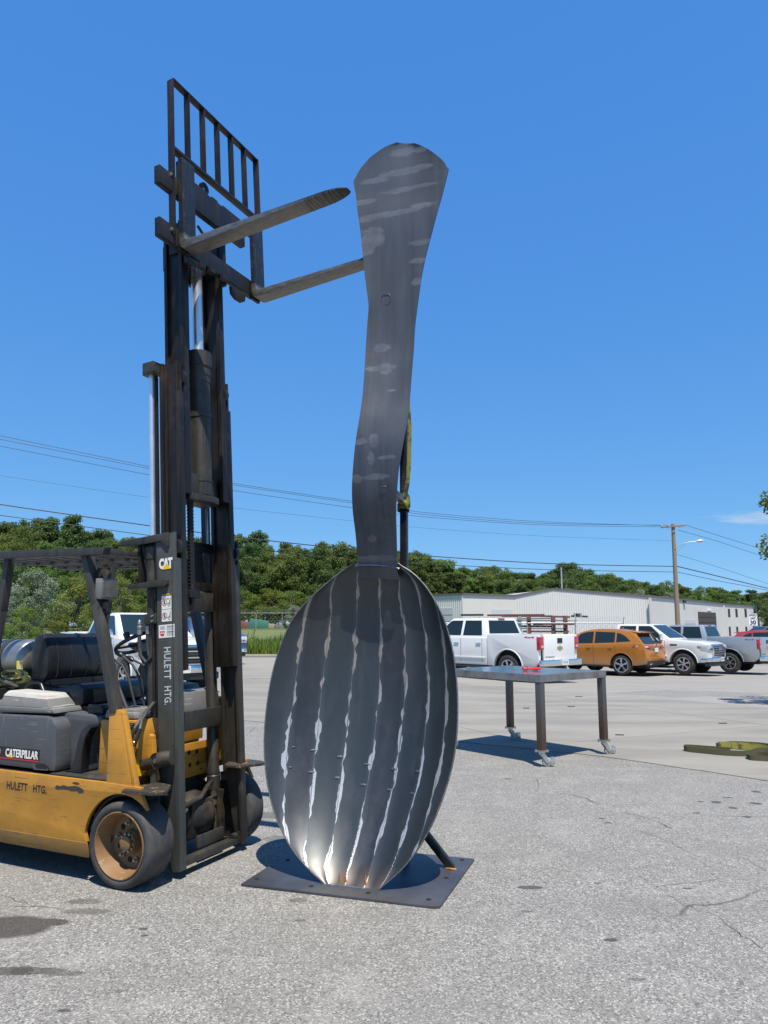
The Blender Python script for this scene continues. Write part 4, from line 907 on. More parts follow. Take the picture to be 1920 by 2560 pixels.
# ---- truck body
CB = 0.26
def mir(v): return 2*CB - v
ar = [( -0.235+0.30*math.cos(t), 0.26+0.30*math.sin(t)) for t in [R(182-i*9) for i in range(20)]]
ar = [(x, z) for x, z in ar if z > 0.25 and x < -0.02]
M['yellow_dirty'] = worn('dirty_yellow_paint', (0.26,0.14,0.03), rough=0.6, chipamt=0.66, dirtamt=0.8, dirt=(0.12,0.085,0.05))
lower = [(-2.35,0.236),(-0.51,0.244),(-0.51,0.25)] + ar + [(-0.085,0.575),(-0.085,0.612),(-0.3,0.618),(-2.4,0.618),(-2.42,0.5)]
m_ = MB(); m_.prism_y(lower, -0.30, -0.272); m_.build('side_panel', M['yellow'], fk, bevel=0.004)
m_ = MB(); m_.prism_y(lower, 2*CB+0.272, 2*CB+0.30); m_.build('side_panel', M['yellow'], fk, bevel=0.004)
m_ = MB(); m_.hexa([(-2.35,-0.285,0.150),(-0.50,-0.285,0.150),(-0.50,-0.268,0.150),(-2.35,-0.268,0.150),(-2.35,-0.306,0.236),(-0.50,-0.306,0.244),(-0.50,-0.295,0.244),(-2.35,-0.295,0.236)]); m_.build('side_skirt', M['yellow_dirty'], fk, bevel=0.004)
m_ = MB(); m_.box(-2.3,-0.56,-0.271,2*CB+0.271,0.16,0.59); m_.build('chassis', M['dark'], fk)
# deck, floor board
m_ = MB(); m_.box(-2.35,-0.60,-0.272,2*CB+0.272,0.592,0.616); m_.build('deck', M['dark'], fk)
m_ = MB(); m_.box(-0.90,-0.40,-0.268,0.2,0.617,0.628); m_.build('step_plate', M['guard'], fk, bevel=0.004)
# wheel arch and front fender shelf
m_ = MB(); m_.prism_y([(-0.22+0.30*math.cos(R(a)), 0.26+0.30*math.sin(R(a))) for a in range(170, 60, -10)]+[(-0.22+0.285*math.cos(R(a)), 0.26+0.285*math.sin(R(a))) for a in range(65, 175, 10)], -0.271, 0.02); m_.build('wheel_arch', M['dark'], fk)
for f in ((lambda v: v), mir):
    m_ = MB(); pr = [(-0.20,-0.345),(0.02,-0.325),(0.075,-0.28),(0.07,-0.24),(-0.02,-0.10),(-0.14,-0.08),(-0.22,-0.25)]
    m_.prism_z([(x, f(v)) for x, v in pr], 0.578, 0.600); m_.build('fender_step', M['worn_step'], fk, bevel=0.005)
# front post base (yellow) and uprights of the overhead guard
for f in ((lambda v: v), mir):
    m_ = MB()
    def P(x, v, z): return (x, f(v), z)
    m_.hexa([P(-0.375,-0.295,0.60),P(-0.165,-0.295,0.60),P(-0.165,-0.22,0.60),P(-0.375,-0.22,0.60),P(-0.415,-0.262,1.06),P(-0.325,-0.262,1.06),P(-0.325,-0.20,1.06),P(-0.415,-0.20,1.06)])
    m_.build('post_base', M['yellow'], fk, bevel=0.003)
    m_ = MB()
    m_.hexa([P(-0.165,-0.29,0.61),P(-0.140,-0.29,0.61),P(-0.140,-0.25,0.61),P(-0.165,-0.25,0.61),P(-0.323,-0.262,1.05),P(-0.300,-0.262,1.05),P(-0.300,-0.225,1.05),P(-0.323,-0.225,1.05)])
    m_.build('post_web', M['yellow'], fk, bevel=0.003)
    m_ = MB(); m_.bar(P(-0.378,-0.235,1.04), P(-0.60,-0.235,1.75), 0.075, 0.052, (1,0,0.3)); m_.bar(P(-0.598,-0.235,1.735), P(-0.725,-0.235,2.09), 0.078, 0.052, (1,0,0.3)); m_.build('guard_post', M['guard'], fk, bevel=0.006)
    m_ = MB(); m_.bar(P(-1.49,-0.235,2.08), P(-1.53,-0.235,1.7), 0.06, 0.05, (1,0,0)); m_.bar(P(-1.53,-0.235,1.71), P(-1.66,-0.235,0.95), 0.06, 0.05, (1,0,0)); m_.build('guard_post', M['guard'], fk, bevel=0.006)
    # side beam of the roof
    m_ = MB(); y0, y1 = sorted((f(-0.31), f(-0.25))); m_.prism_y([(-2.05,2.075),(-0.508,2.062),(-0.485,2.112),(-2.05,2.132)], y0, y1); m_.build('guard_side_beam', M['guard'], fk, bevel=0.005)
m_ = MB(); m_.box(-0.56,-0.50,-0.25,2*CB+0.25,2.068,2.108); m_.build('guard_front_beam', M['guard'], fk, bevel=0.006)
for k in range(8):
    x = -0.72-0.155*k; m_ = MB(); m_.box(x-0.022,x+0.022,-0.25,2*CB+0.25,2.080,2.104); m_.build('guard_bar', M['guard'], fk)
for v_ in (0.16, 0.56): 
    m_ = MB(); m_.box(-1.9,-0.56,v_-0.015,v_+0.015,2.062,2.079); m_.build('guard_stringer', M['guard'], fk)
# headlamp on the post
m_ = MB(); m_.hexa([(-0.655,-0.21,1.80),(-0.60,-0.26,1.775),(-0.60,-0.12,1.775),(-0.655,-0.16,1.80),(-0.655,-0.21,1.87),(-0.60,-0.26,1.905),(-0.60,-0.12,1.905),(-0.655,-0.16,1.87)]); m_.box(-0.60,-0.545,-0.265,-0.115,1.77,1.91)
hl = m_.build('work_light', M['grey_light'], fk, bevel=0.008)
m_ = MB(); m_.box(-0.5445,-0.541,-0.25,-0.13,1.785,1.895); m_.build('lens', M['tank'], hl)
m_ = MB(); m_.bar((-0.57,-0.19,1.77),(-0.57,-0.22,1.69),0.03,0.02); m_.box(-0.56,-0.50,-0.235,-0.205,1.705,1.75); m_.tube([(-0.60,-0.2,1.7),(-0.57,-0.21,1.66),(-0.50,-0.21,1.68)],0.006,6); m_.build('light_bracket', M['black'], hl)
m_ = MB(); m_.bar((-0.66,-0.235,1.88),(-0.61,-0.20,2.02),0.03,0.006,(0,1,0)); m_.lathe((-0.63,-0.16,1.93),(0.5,-1,0.1),[(0,0),(0,0.05),(0.006,0.05),(0.006,0)],18); m_.build('mirror_bracket', M['mast'], fk)
# grey hood
m_ = MB(); m_.prism_y([(-2.35,0.64),(-0.86,0.632),(-0.655,0.632),(-0.655,0.80),(-0.64,0.90),(-0.60,0.935),(-0.60,0.985),(-0.64,1.0),(-0.90,0.995),(-2.35,0.965)][0:1]+[(-0.87,0.632),(-0.865,0.70),(-0.885,0.93),(-0.93,0.975),(-1.0,0.985),(-2.35,0.965)], -0.262, -0.12)
m_.build('hood', M['grey_plastic'], fk, bevel=0.03)
m_ = MB(); m_.prism_y([(-2.30,0.64),(-0.70,0.632),(-0.70,0.78),(-0.685,0.87),(-0.64,0.93),(-0.60,0.955),(-0.62,0.99),(-0.9,1.0),(-2.30,0.985)], -0.13, 2*CB+0.13)
m_.build('engine_cover', M['grey_plastic'], fk, bevel=0.02)
m_ = MB(); m_.prism_y([(-2.30,0.64),(-0.87,0.632),(-0.88,0.93),(-0.93,0.975),(-2.30,0.965)], 2*CB+0.12, 2*CB+0.262); m_.build('hood', M['grey_plastic'], fk, bevel=0.03)
m_ = MB(); m_.prism_y([(-0.86,0.632),(-0.70,0.632),(-0.70,0.76),(-0.68,0.86),(-0.635,0.925),(-0.655,0.945),(-0.72,0.90),(-0.745,0.82),(-0.76,0.72),(-0.80,0.64)][1:]+[(-0.86,0.633)], -0.20, -0.132); m_.build('hood_trim', M['seat'], fk, bevel=0.012)
m_ = MB(); m_.lathe((-1.02,-0.2625,0.672), (0,-1,0), [(0,0),(0,0.03)], 20); 
# grip recess
m_ = MB(); rr = []
for q in range(20):
    t = 2*math.pi*q/20; rr.append((-0.99+0.062*math.cos(t), 0.660+0.019*math.sin(t)))
m_.prism_y(rr, -0.2635, -0.2620); m_.build('grip_recess', M['dark'], fk)
m_ = MB(); m_.prism_y([(-1.075,0.678),(-1.04,0.645),(-0.94,0.645),(-0.92,0.665),(-0.93,0.64),(-1.06,0.636)], -0.266, -0.2630); m_.build('grip_lip', M['grey_plastic'], fk)
# CATERPILLAR decal
m_ = MB(); m_.box(-1.50,-1.018,-0.2645,-0.2635,0.686,0.765); cdl = m_.build('name_decal', M['black_ink'], fk)
m_ = MB(); m_.box(-1.50,-1.018,-0.2655,-0.2645,0.687,0.694); m_.build('stripe', M['red_ink'], cdl)
put_text('lettering', 'CATERPILLAR', 0.06, (-1.345,-0.2660,0.702), r_, u_, M['white_ink'], cdl, width=0.318, height=0.054, bold=0.0016, spacing=1.0)
put_text('lettering', '0', 0.06, (-1.43,-0.2660,0.702), r_, u_, M['white_ink'], cdl, width=0.03, height=0.052, bold=0.0016)
m_ = MB(); m_.prism_y([(-1.318,0.699),(-1.272,0.699),(-1.295,0.724)], -0.2675, -0.2666); m_.build('emblem', M['yellow_ink'], cdl)
put_text('lettering', 'HULETT', 0.06, (-1.265,-0.3008,0.500), r_, u_, M['black_ink'], fk, width=0.198, height=0.052, bold=0.0012, spacing=1.05)
put_text('lettering', 'HTG.', 0.06, (-1.012,-0.3008,0.502), r_, u_, M['black_ink'], fk, width=0.124, height=0.050, bold=0.0012, spacing=1.05)
m_ = MB(); m_.prism_y([(-0.815,0.549),(-0.80,0.565),(-0.765,0.562),(-0.74,0.572),(-0.70,0.566),(-0.64,0.575),(-0.60,0.572),(-0.57,0.563),(-0.555,0.556),(-0.56,0.538),(-0.60,0.534),(-0.61,0.545),(-0.66,0.540),(-0.70,0.546),(-0.76,0.543),(-0.79,0.537)], -0.3012, -0.3003); m_.build('bare_patch', M['guard'], fk)
m_ = MB(); m_.prism_y([(-0.665,0.592),(-0.64,0.600),(-0.60,0.596),(-0.60,0.588),(-0.625,0.584)], -0.3012, -0.3003); m_.build('bare_patch', M['guard'], fk)
# vent cover with a worn pale cap
m_ = MB(); m_.hexa([(-1.52,-0.23,0.985),(-0.945,-0.23,1.003),(-0.945,0.02,1.003),(-1.52,0.02,0.985),(-1.53,-0.235,1.03),(-0.96,-0.235,1.035),(-0.96,0.02,1.035),(-1.53,0.02,1.03)])
m_.hexa([(-1.52,-0.225,1.03),(-1.00,-0.225,1.035),(-1.00,0.02,1.035),(-1.52,0.02,1.03),(-1.49,-0.20,1.10),(-1.05,-0.20,1.095),(-1.05,0.0,1.095),(-1.49,0.0,1.10)])
vc = m_.build('hood_cover', M['grey_light'], fk, bevel=0.012)
m_ = MB(); m_.hexa([(-1.50,-0.205,1.098),(-1.045,-0.205,1.088),(-1.045,0.0,1.088),(-1.50,0.0,1.098),(-1.47,-0.18,1.135),(-1.08,-0.18,1.125),(-1.08,-0.02,1.125),(-1.47,-0.02,1.135)]); m_.build('cap', M['grey_cap'], vc, bevel=0.012)
m_ = MB(); m_.hexa([(-1.95,-0.24,1.00),(-1.56,-0.24,1.0),(-1.56,0.02,1.0),(-1.95,0.02,1.0),(-1.95,-0.22,1.07),(-1.585,-0.22,1.06),(-1.585,0.0,1.06),(-1.95,0.0,1.07)]); m_.build('hood_cover', M['grey_light'], fk, bevel=0.015)
# latch
m_ = MB(); m_.box(-0.80,-0.66,-0.08,-0.02,1.0,1.045); m_.box(-0.79,-0.67,-0.085,-0.05,1.03,1.06); m_.build('hood_latch', M['black'], fk, bevel=0.008)
# seat
st = MB(); SX = -1.04
st.prism_y([(-1.42,1.02),(-1.0,0.985),(-0.93,1.05),(-0.935,1.15),(-1.0,1.19),(-1.2,1.15),(-1.38,1.18)], 0.0, 0.62)
seat = st.build('seat', M['seat'], fk, bevel=0.035)
def pillow(cx, cy, cz, sx, sy, sz, ax_tilt=0.0, e=0.55, nu=28, nv=16):
    vs = []; fs = []
    sp_ = lambda c, p: math.copysign(abs(c)**p, c)
    for j in range(nv+1):
        ph = -math.pi/2 + math.pi*j/nv
        for i in range(nu):
            t = 2*math.pi*i/nu
            x = sx*sp_(math.cos(ph), e)*sp_(math.cos(t), e); y = sy*sp_(math.cos(ph), e)*sp_(math.sin(t), e); z = sz*sp_(math.sin(ph), e)
            x2 = x*math.cos(ax_tilt) - z*math.sin(ax_tilt); z2 = x*math.sin(ax_tilt)+z*math.cos(ax_tilt)
            vs.append((cx+x2, cy+y, cz+z2))
    for j in range(nv):
        for i in range(nu):
            a = j*nu+i; b_ = j*nu+(i+1) % nu; fs.append((a, b_, b_+nu, a+nu))
    return vs, fs
bk = MB(); bkp = [(-1.47,1.19),(-1.35,1.165),(-1.30,1.24),(-1.295,1.36),(-1.335,1.48),(-1.38,1.53),(-1.45,1.535),(-1.485,1.42)]
bk.prism_y(bkp, -0.005, 0.60); bk.build('seat_back', M['seat'], seat, bevel=0.04)
for vv in (0.09, 0.22, 0.36, 0.49):
    pip = MB(); pip.tube([(x+(0.002 if x > -1.4 else -0.002), vv, z) for x, z in [(-1.335,1.18),(-1.302,1.24),(-1.297,1.36),(-1.337,1.475),(-1.385,1.528),(-1.44,1.532)]], 0.006, 6); pip.build('piping', M['black'], seat, smooth=True)
ar_ = MB(); ar_.tube([(-1.49,-0.03,1.06),(-1.475,-0.03,1.15),(-1.44,-0.03,1.18),(-1.34,-0.03,1.185),(-1.315,-0.03,1.17),(-1.24,-0.03,1.045)], 0.013, 10); ar_.build('hip_restraint', M['seat'], seat, smooth=True)
m_ = MB(); m_.box(-1.60,-0.70,0.02,0.60,0.995,1.03); m_.box(-1.47,-1.30,0.02,0.58,1.03,1.20); m_.build('seat_base', M['black'], seat)
# propane tank lying behind the seat
def tank():
    m_ = MB(); o = (-1.93, -0.06, 1.325); L_ = 0.80; r = 0.155
    prof = [(0,0.0)] + [(0.09-0.09*math.cos(R(a)), r*math.sin(R(a))) for a in range(10, 91, 10)] + [(L_-0.09+0.09*math.sin(R(a)), r*math.cos(R(a))) for a in range(0, 91, 10)]
    m_.lathe(o, (0,1,0), prof, 36); t = m_.build('gas_tank', M['tank'], fk, smooth=True, auto=80)
    for y_ in (0.12, 0.50):
        q = MB(); q.lathe((-1.93,-0.06+y_,1.325), (0,1,0), [(0,r+0.001),(0,r+0.006),(0.045,r+0.006),(0.045,r+0.001)], 36); q.build('tank_strap', M['hose'], t, smooth=True)
    return t
m_ = MB(); r = 0.152; L_ = 0.82; prof = [(0,0.0)] + [(0.08-0.08*math.cos(R(a)), r*math.sin(R(a))) for a in range(10, 91, 10)] + [(L_-0.08+0.08*math.sin(R(a)), r*math.cos(R(a))) for a in range(0, 91, 10)]
m_.lathe((-2.45,0.2,1.335), (1,0,0), prof, 36); gt = m_.build('gas_tank', M['tank'], fk, smooth=True, auto=80)
for x_ in (-2.25, -1.92):
    q = MB(); q.lathe((x_,0.2,1.335), (1,0,0), [(0,r+0.001),(0,r+0.006),(0.05,r+0.006),(0.05,r+0.001)], 36); q.build('tank_strap', M['hose'], gt, smooth=True)
m_ = MB(); m_.box(-2.45,-1.66,0.05,0.35,1.0,1.19); m_.build('tank_cradle', M['dark'], fk)
# steering column and wheel
m_ = MB(); a = Vector((-0.71,0.3,1.0)); b_ = Vector((-0.62,0.3,1.0)); 
m_.bar((-0.40,0.3,0.95), (-0.655,0.3,1.40), 0.075, 0.07); m_.cyl((-0.62,0.3,1.34),(-0.68,0.3,1.445),0.04,16); sc_ = m_.build('steering_column', M['carriage'], fk, bevel=0.006)
m_ = MB(); n_ = Vector((-0.5,0,1)).normalized(); c_ = Vector((-0.70,0.3,1.475)); u, v = perp(n_)
m_.tube([c_+(u*math.cos(t)+v*math.sin(t))*0.185 for t in [2*math.pi*i/36 for i in range(37)]], 0.014, 10, cap=False)
sw = m_.build('steering_wheel', M['seat'], sc_ if False else fk, smooth=True)
m_ = MB(); m_.cyl(c_-n_*0.05, c_+n_*0.005, 0.05, 18, 0.042)
for t in (0.5, 2.6, 4.7): m_.bar(c_-n_*0.02, c_+(u*math.cos(t)+v*math.sin(t))*0.18, 0.035, 0.012, n_)
m_.build('spokes', M['seat'], sw, bevel=0.003)
m_ = MB(); kq = c_+(u*math.cos(3.4)+v*math.sin(3.4))*0.185; m_.cyl(kq, kq+n_*0.05, 0.02, 14, 0.024); m_.build('steering_knob', M['seat'], sw, smooth=True)
m_ = MB(); m_.prism_y([(-0.80,1.44),(-0.70,1.40),(-0.58,1.41),(-0.57,1.45),(-0.66,1.475),(-0.79,1.47)], 0.26, 0.34); m_.build('column_cover', M['grey_light'], sw, bevel=0.012)
# levers, grab bar
for k, (x0, z0, x1) in enumerate([(-0.735,1.385,-0.60),(-0.675,1.395,-0.55),(-0.62,1.36,-0.50)]):
    m_ = MB(); m_.tube([(-0.455+0.03*k,0.02+0.05*k,1.03),(x1+0.06,0.02+0.05*k,1.24),(x1,0.02+0.05*k,1.32),(x0,0.02+0.05*k,z0)], 0.008, 8); lv = m_.build('control_lever', M['hose'], fk, smooth=True)
    m_ = MB(); m_.tube([(x0+0.02,0.02+0.05*k,z0-0.01),(x0,0.02+0.05*k,z0),(x0-0.04,0.02+0.05*k,z0+0.012)], [0.012,0.02,0.014], 12); m_.build('knob', M['seat'], lv, smooth=True)
m_ = MB(); m_.tube([(-0.72,-0.08,1.345),(-0.66,-0.08,1.345),(-0.61,-0.08,1.32),(-0.57,-0.08,1.26),(-0.44,-0.08,1.04)], 0.013, 10); m_.build('grab_bar', M['hose'], fk, smooth=True)
for dx, dv in ((0.0,0.09),(0.05,0.14)):
    m_ = MB(); m_.prism_y([(-0.62+dx,1.28),(-0.60+dx,1.32),(-0.57+dx,1.31),(-0.38+dx,1.0),(-0.41+dx,1.0)], 0.10+dv, 0.12+dv); m_.build('lever_frame', M['black'], fk)
# cowl
m_ = MB(); m_.prism_y([(-0.60,0.62),(-0.28,0.62),(-0.26,0.90),(-0.29,0.985),(-0.60,0.975)], -0.15, 0.06); m_.prism_y([(-0.60,0.62),(-0.40,0.62),(-0.38,0.90),(-0.40,0.985),(-0.60,0.975)], 0.061, 2*CB+0.10); m_.build('cowl', M['yellow'], fk, bevel=0.012)
m_ = MB(); m_.hexa([(-0.58,-0.14,0.985),(-0.31,-0.14,0.99),(-0.31,0.12,0.99),(-0.58,0.12,0.985),(-0.57,-0.13,1.045),(-0.33,-0.13,1.05),(-0.33,0.12,1.05),(-0.57,0.12,1.045)]); cb_ = m_.build('cowl_cover', M['grey_light'], fk, bevel=0.014)
m_ = MB(); m_.lathe((-0.47,0.0,1.0475),(0,0,1),[(0,0),(0.001,0.045),(0.002,0.05),(0.0015,0.056),(0,0.058)],22); m_.build('filler_cap', M['dark'], cb_, smooth=True)
m_ = MB(); m_.hexa([(-0.52,0.40,0.985),(-0.34,0.40,0.975),(-0.34,0.80,0.975),(-0.52,0.80,0.985),(-0.50,0.42,1.125),(-0.365,0.42,1.115),(-0.365,0.76,1.115),(-0.50,0.76,1.125)]); m_.build('battery_cover', M['grey_light'], fk, bevel=0.014)
m_ = MB(); m_.hexa([(-0.75,0.40,1.0),(-0.54,0.40,1.0),(-0.54,0.85,1.0),(-0.75,0.85,1.0),(-0.72,0.42,1.16),(-0.56,0.42,1.15),(-0.56,0.8,1.15),(-0.72,0.8,1.16)]); m_.build('battery_cover', M['grey_plastic'], fk, bevel=0.014)
m_ = MB(); m_.box(-0.415,-0.30,-0.1535,-0.1505,0.872,0.968); dp = m_.build('data_plate', M['black'], fk)
m_ = MB()
for k in range(6): m_.box(-0.405,-0.31-0.012*(k % 3),-0.1545,-0.1536,0.958-0.014*k,0.962-0.014*k)
m_.build('plate_print', M['grey_ink'], dp)
m_ = MB(); m_.lathe((-0.262,-0.268,0.835),(0.15,-1,0),[(0,0.010),(0,0.015),(0.001,0.015),(0.001,0.010)],16); m_.build('round_sticker', M['sticker'], fk)
# front plate with four holes, front of the frame
m_ = MB(); m_.box(-0.372,-0.352,-0.05,0.72,0.515,0.752); fp = m_.build('front_plate', M['yellow'], fk, bevel=0.003)
for v_, z_ in ((0.462,0.688),(0.547,0.685),(0.475,0.600),(0.562,0.600)):
    q = MB(); q.lathe((-0.3515,v_,z_),(1,0,0),[(0,0),(0.0,0.0135),(0.001,0.0155),(0.0,0.017)],16); q.build('hole', M['dark'], fp)
q = MB(); q.lathe((-0.3515,0.60,0.553),(1,0,0),[(0,0),(0.001,0.008)],10); q.build('hole', M['dark'], fp)
m_ = MB(); m_.box(-0.50,-0.372,-0.10,2*CB+0.05,0.40,0.74); m_.box(-0.55,-0.4,-0.2,2*CB+0.2,0.2,0.45); m_.build('frame_front', M['dark'], fk)
m_ = MB(); m_.box(-0.44,-0.36,-0.06,0.62,0.77,0.97); m_.build('cowl_front', M['yellow'], fk, bevel=0.006)
# tilt cylinder to the near rail, yellow sleeve
m_ = MB(); m_.cyl((-0.40,-0.115,0.685),(-0.270,-0.115,0.700),0.066,26); m_.build('tilt_sleeve', M['yellow_hub'], fk, smooth=True, auto=50)
m_ = MB(); m_.cyl((-0.32,-0.09,0.69),(-0.17,-0.09,0.722),0.036,20); m_.cyl((-0.15,-0.11,0.735),(-0.15,0.0,0.735),0.05,20); m_.cyl((-0.14,-0.085,0.74),(-0.06,-0.06,0.755),0.05,18,0.045); m_.build('tilt_cylinder', M['dark'] if False else M['greasy'], fk, smooth=True, auto=50)
m_ = MB(); m_.cyl((-0.15,-0.118,0.735),(-0.15,-0.11,0.735),0.016,6); m_.build('bolt', M['bolt'], fk)
m_ = MB(); m_.prism_y([(-0.19,0.70),(-0.155,0.70),(-0.15,0.56),(-0.175,0.50),(-0.195,0.56)], -0.10, -0.085); m_.build('guide_plate', M['mast_face'], fk)
m_ = MB(); m_.prism_y([(-0.30,0.90),(-0.235,0.88),(-0.21,0.70),(-0.18,0.60),(-0.215,0.58),(-0.29,0.70),(-0.315,0.8)], -0.06, -0.02); m_.build('side_gusset', M['yellow'], fk, bevel=0.004)
for dx in (0.0, 0.045):
    m_ = MB(); m_.tube([(-0.305+dx,-0.19,0.835),(-0.285+dx,-0.19,0.885),(-0.265+dx,-0.185,0.94),(-0.262+dx*0.4,-0.15,0.985),(-0.29,-0.06,1.03),(-0.30,0.04,1.10)], 0.0135, 10); hz = m_.build('hydraulic_hose', M['hose'], fk, smooth=True)
    m_ = MB(); m_.lathe((-0.322+dx,-0.19,0.79),(0.3,0,1),[(0,0.0),(0,0.012),(0.02,0.014),(0.022,0.018),(0.042,0.018),(0.044,0.013),(0.055,0.013),(0.057,0.017),(0.075,0.017),(0.078,0.014),(0.12,0.0145)],10); m_.build('fitting', M['fitting'], hz, smooth=True)
m_ = MB(); m_.box(-0.36,-0.30,-0.20,-0.15,0.775,0.80); m_.build('fitting_block', M['greasy'], fk)
# drive axle housing
m_ = MB(); m_.lathe((-0.33,0.10,0.26),(0,1,0),[(0,0.07),(0.14,0.07),(0.22,0.12),(0.30,0.16),(0.42,0.165),(0.48,0.14),(0.52,0.09),(0.60,0.07)],24); m_.box(-0.45,-0.2,0.33,0.56,0.15,0.38); m_.build('drive_axle', M['greasy'], fk, smooth=True)
m_ = MB(); m_.tube([(-0.22,0.05,0.37),(-0.2,0.25,0.375),(-0.2,0.42,0.40),(-0.22,0.52,0.46),(-0.25,0.6,0.47)], 0.018, 10); m_.build('hydraulic_hose', M['greasy'], fk, smooth=True)
m_ = MB(MT); m_.cyl((-0.20,0.60,0.15),(-0.22,0.61,0.40),0.022,10); m_.lathe((-0.21,0.605,0.33),(0,0,1),[(0,0.022),(0,0.03),(0.03,0.03),(0.03,0.024),(0.06,0.024),(0.06,0.034),(0.1,0.034)],12); m_.box(-0.24,-0.18,0.64,0.70,0.10,0.42); m_.build('hydraulic_hose', M['greasy'], fk, smooth=True)
# ---- drive wheels
def wheel(face, out, R_=0.257, rim=0.200, width=0.235, xc=-0.242, name='wheel'):
    """face: lateral position of the outer face, out: -1 near side / +1 far side"""
    ax = (0, -out, 0); o = (xc, face, R_)
    m_ = MB(); m_.lathe(o, ax, [(0.014,rim),(0.004,rim+0.01),(0.0,rim+0.025),(0.006,R_-0.014),(0.018,R_-0.003),(0.035,R_),(width-0.03,R_),(width-0.01,R_-0.012),(width,rim),(0.014,rim)], 64)
    t = m_.build(name, M['rubber'], fk, smooth=True, auto=50)
    m_ = MB(); m_.lathe(o, ax, [(0.012,rim+0.001),(0.004,rim-0.001),(0.003,rim-0.007),(0.014,rim-0.012),(0.075,rim-0.028),(0.125,rim-0.045),(0.132,rim-0.06),(0.132,0.075),(0.125,0.07),(0.10,0.066),(0.10,0.0)], 48); rm = m_.build('rim', M['rim'], t, smooth=True, auto=40)
    nn = Vector(ax)
    def on(d, ang, rr): return Vector(o) + nn*d + Vector((math.cos(ang), 0, math.sin(ang)))*rr
    q = MB(); q.lathe(o, ax, [(width-0.02,0.0),(width-0.02,rim)], 32); q.build('brake_drum', M['greasy'], t)
    for k in range(6):
        a = 2*math.pi*k/6+0.35; q = MB(); q.cyl(on(0.1318,a,0.115), on(0.1305,a,0.115), 0.019, 16); q.build('vent_hole', M['dark'], t)
        a += math.pi/6; q = MB(); q.cyl(on(0.131,a,0.113), on(0.118,a,0.113), 0.017, 6); q.cyl(on(0.119,a,0.113), on(0.098,a,0.113), 0.009, 10); q.build('wheel_nut', M['bolt'], t)
    q = MB(); q.lathe(o, ax, [(0.10,0.062),(0.085,0.06),(0.082,0.045),(0.058,0.043),(0.055,0.038),(0.055,0.0)], 28); q.build('hub', M['rim'], t, smooth=True, auto=40)
    for k in range(10):
        a = 2*math.pi*k/10; q = MB(); q.cyl(on(0.088,a,0.052), on(0.072,a,0.052), 0.0075, 6); q.build('hub_bolt', M['bolt'], t)
    return t
wheel(-0.306, -1); wheel(0.905, 1, width=0.168)
wheel(-0.20, -1, 0.2, 0.14, 0.2, -1.9); wheel(0.72, 1, 0.2, 0.14, 0.2, -1.9)
# straps heaped behind the seat, and a steel bar
s1 = empty('lifting_strap', FO, FRZ, 'faded yellow webbing straps heaped beside the forklift seat', 'strap')
for (cx, cz, rx, rz_, cv) in [(-1.62,1.235,0.11,0.032,-0.02),(-1.78,1.165,0.12,0.030,-0.08),(-1.60,1.20,0.10,0.03,0.0)]:
    m_ = MB(); m_.ribbon([(cx+rx*math.cos(t), cv, cz+rz_*math.sin(t)) for t in [2*math.pi*i/20 for i in range(21)]], 0.055, 0.006, (0,1,0)); m_.ribbon([(cx+rx*.8*math.cos(t), cv+0.004, cz+rz_*.7*math.sin(t)) for t in [2*math.pi*i/20 for i in range(21)]], 0.055, 0.006, (0,1,0)); m_.build('strap_loop', M['strap2'], s1)
m_ = MB(); m_.ribbon([(-1.665,0.05,1.33),(-1.655,0.05,1.27),(-1.66,0.04,1.21)], 0.05, 0.006, (0,1,0)); m_.build('strap_end', M['strap2'], s1)
m_ = MB(); m_.bar((-1.92,-0.09,1.265),(-1.50,-0.09,1.155),0.03,0.012,(0,0,1)); tag(m_.build('steel_bar', M['fork']), 'worn steel bar lying on the straps behind the forklift seat', 'steel bar').location = FO
bpy.data.objects['steel_bar'].rotation_euler = (0,0,FRZ)
m_ = MB(); m_.box(-2.1,-1.6,-0.2,0.0,1.06,1.14); m_.build('rear_tray', M['dark'], fk)
# ------------------------------------------------------------------ more materials
def paint(name, col, metal=0.0, rough=0.35, dust=0.12):
    m, nt, b = nt_of(name); N = NT(nt); c = N.coord()
    base = N.mix(N.rng(N.noise(c, 1.5, 4), 0.4, 0.8, 0, dust), col, (0.30,0.28,0.25)); z = N.sep(c)[2]
    base = N.mix(N.rng(z, 0.75, 0.4, 0, 0.35), base, (0.28,0.26,0.23))
    N.l(base, b.inputs['Base Color']); b.inputs['Metallic'].default_value = metal; b.inputs['Roughness'].default_value = rough
    b.inputs['Coat Weight'].default_value = 0.8; b.inputs['Coat Roughness'].default_value = 0.05; return m
M['car_white'] = paint('white_car_paint', (0.66,0.66,0.65)); M['car_orange'] = paint('orange_car_paint', (0.46,0.165,0.010), 0.35, 0.32, 0.02); M['car_silver'] = paint('silver_car_paint', (0.38,0.39,0.40), 0.5, 0.35)
M['car_red'] = paint('red_car_paint', (0.25,0.02,0.02)); M['car_dark'] = paint('dark_car_paint', (0.03,0.033,0.04)); M['car_blue'] = paint('blue_car_paint', (0.02,0.05,0.16))
def glass():
    m, nt, b = nt_of('tinted_glass'); b.inputs['Base Color'].default_value = (0.012,0.022,0.025,1); b.inputs['Roughness'].default_value = 0.04; b.inputs['Specular IOR Level'].default_value = 0.45; return m
M['glass'] = glass()
M['car_tyre'] = simple('car_tyre', (0.022,0.021,0.02), 0.8, second=(0.12,0.10,0.08), sfac=(0.5,0.8), bump=0.3)
M['alloy'] = simple('alloy_rim', (0.55,0.56,0.58), 0.22, 0.9); M['car_chrome'] = simple('car_chrome', (0.75,0.76,0.78), 0.12, 1.0, var=0.03)
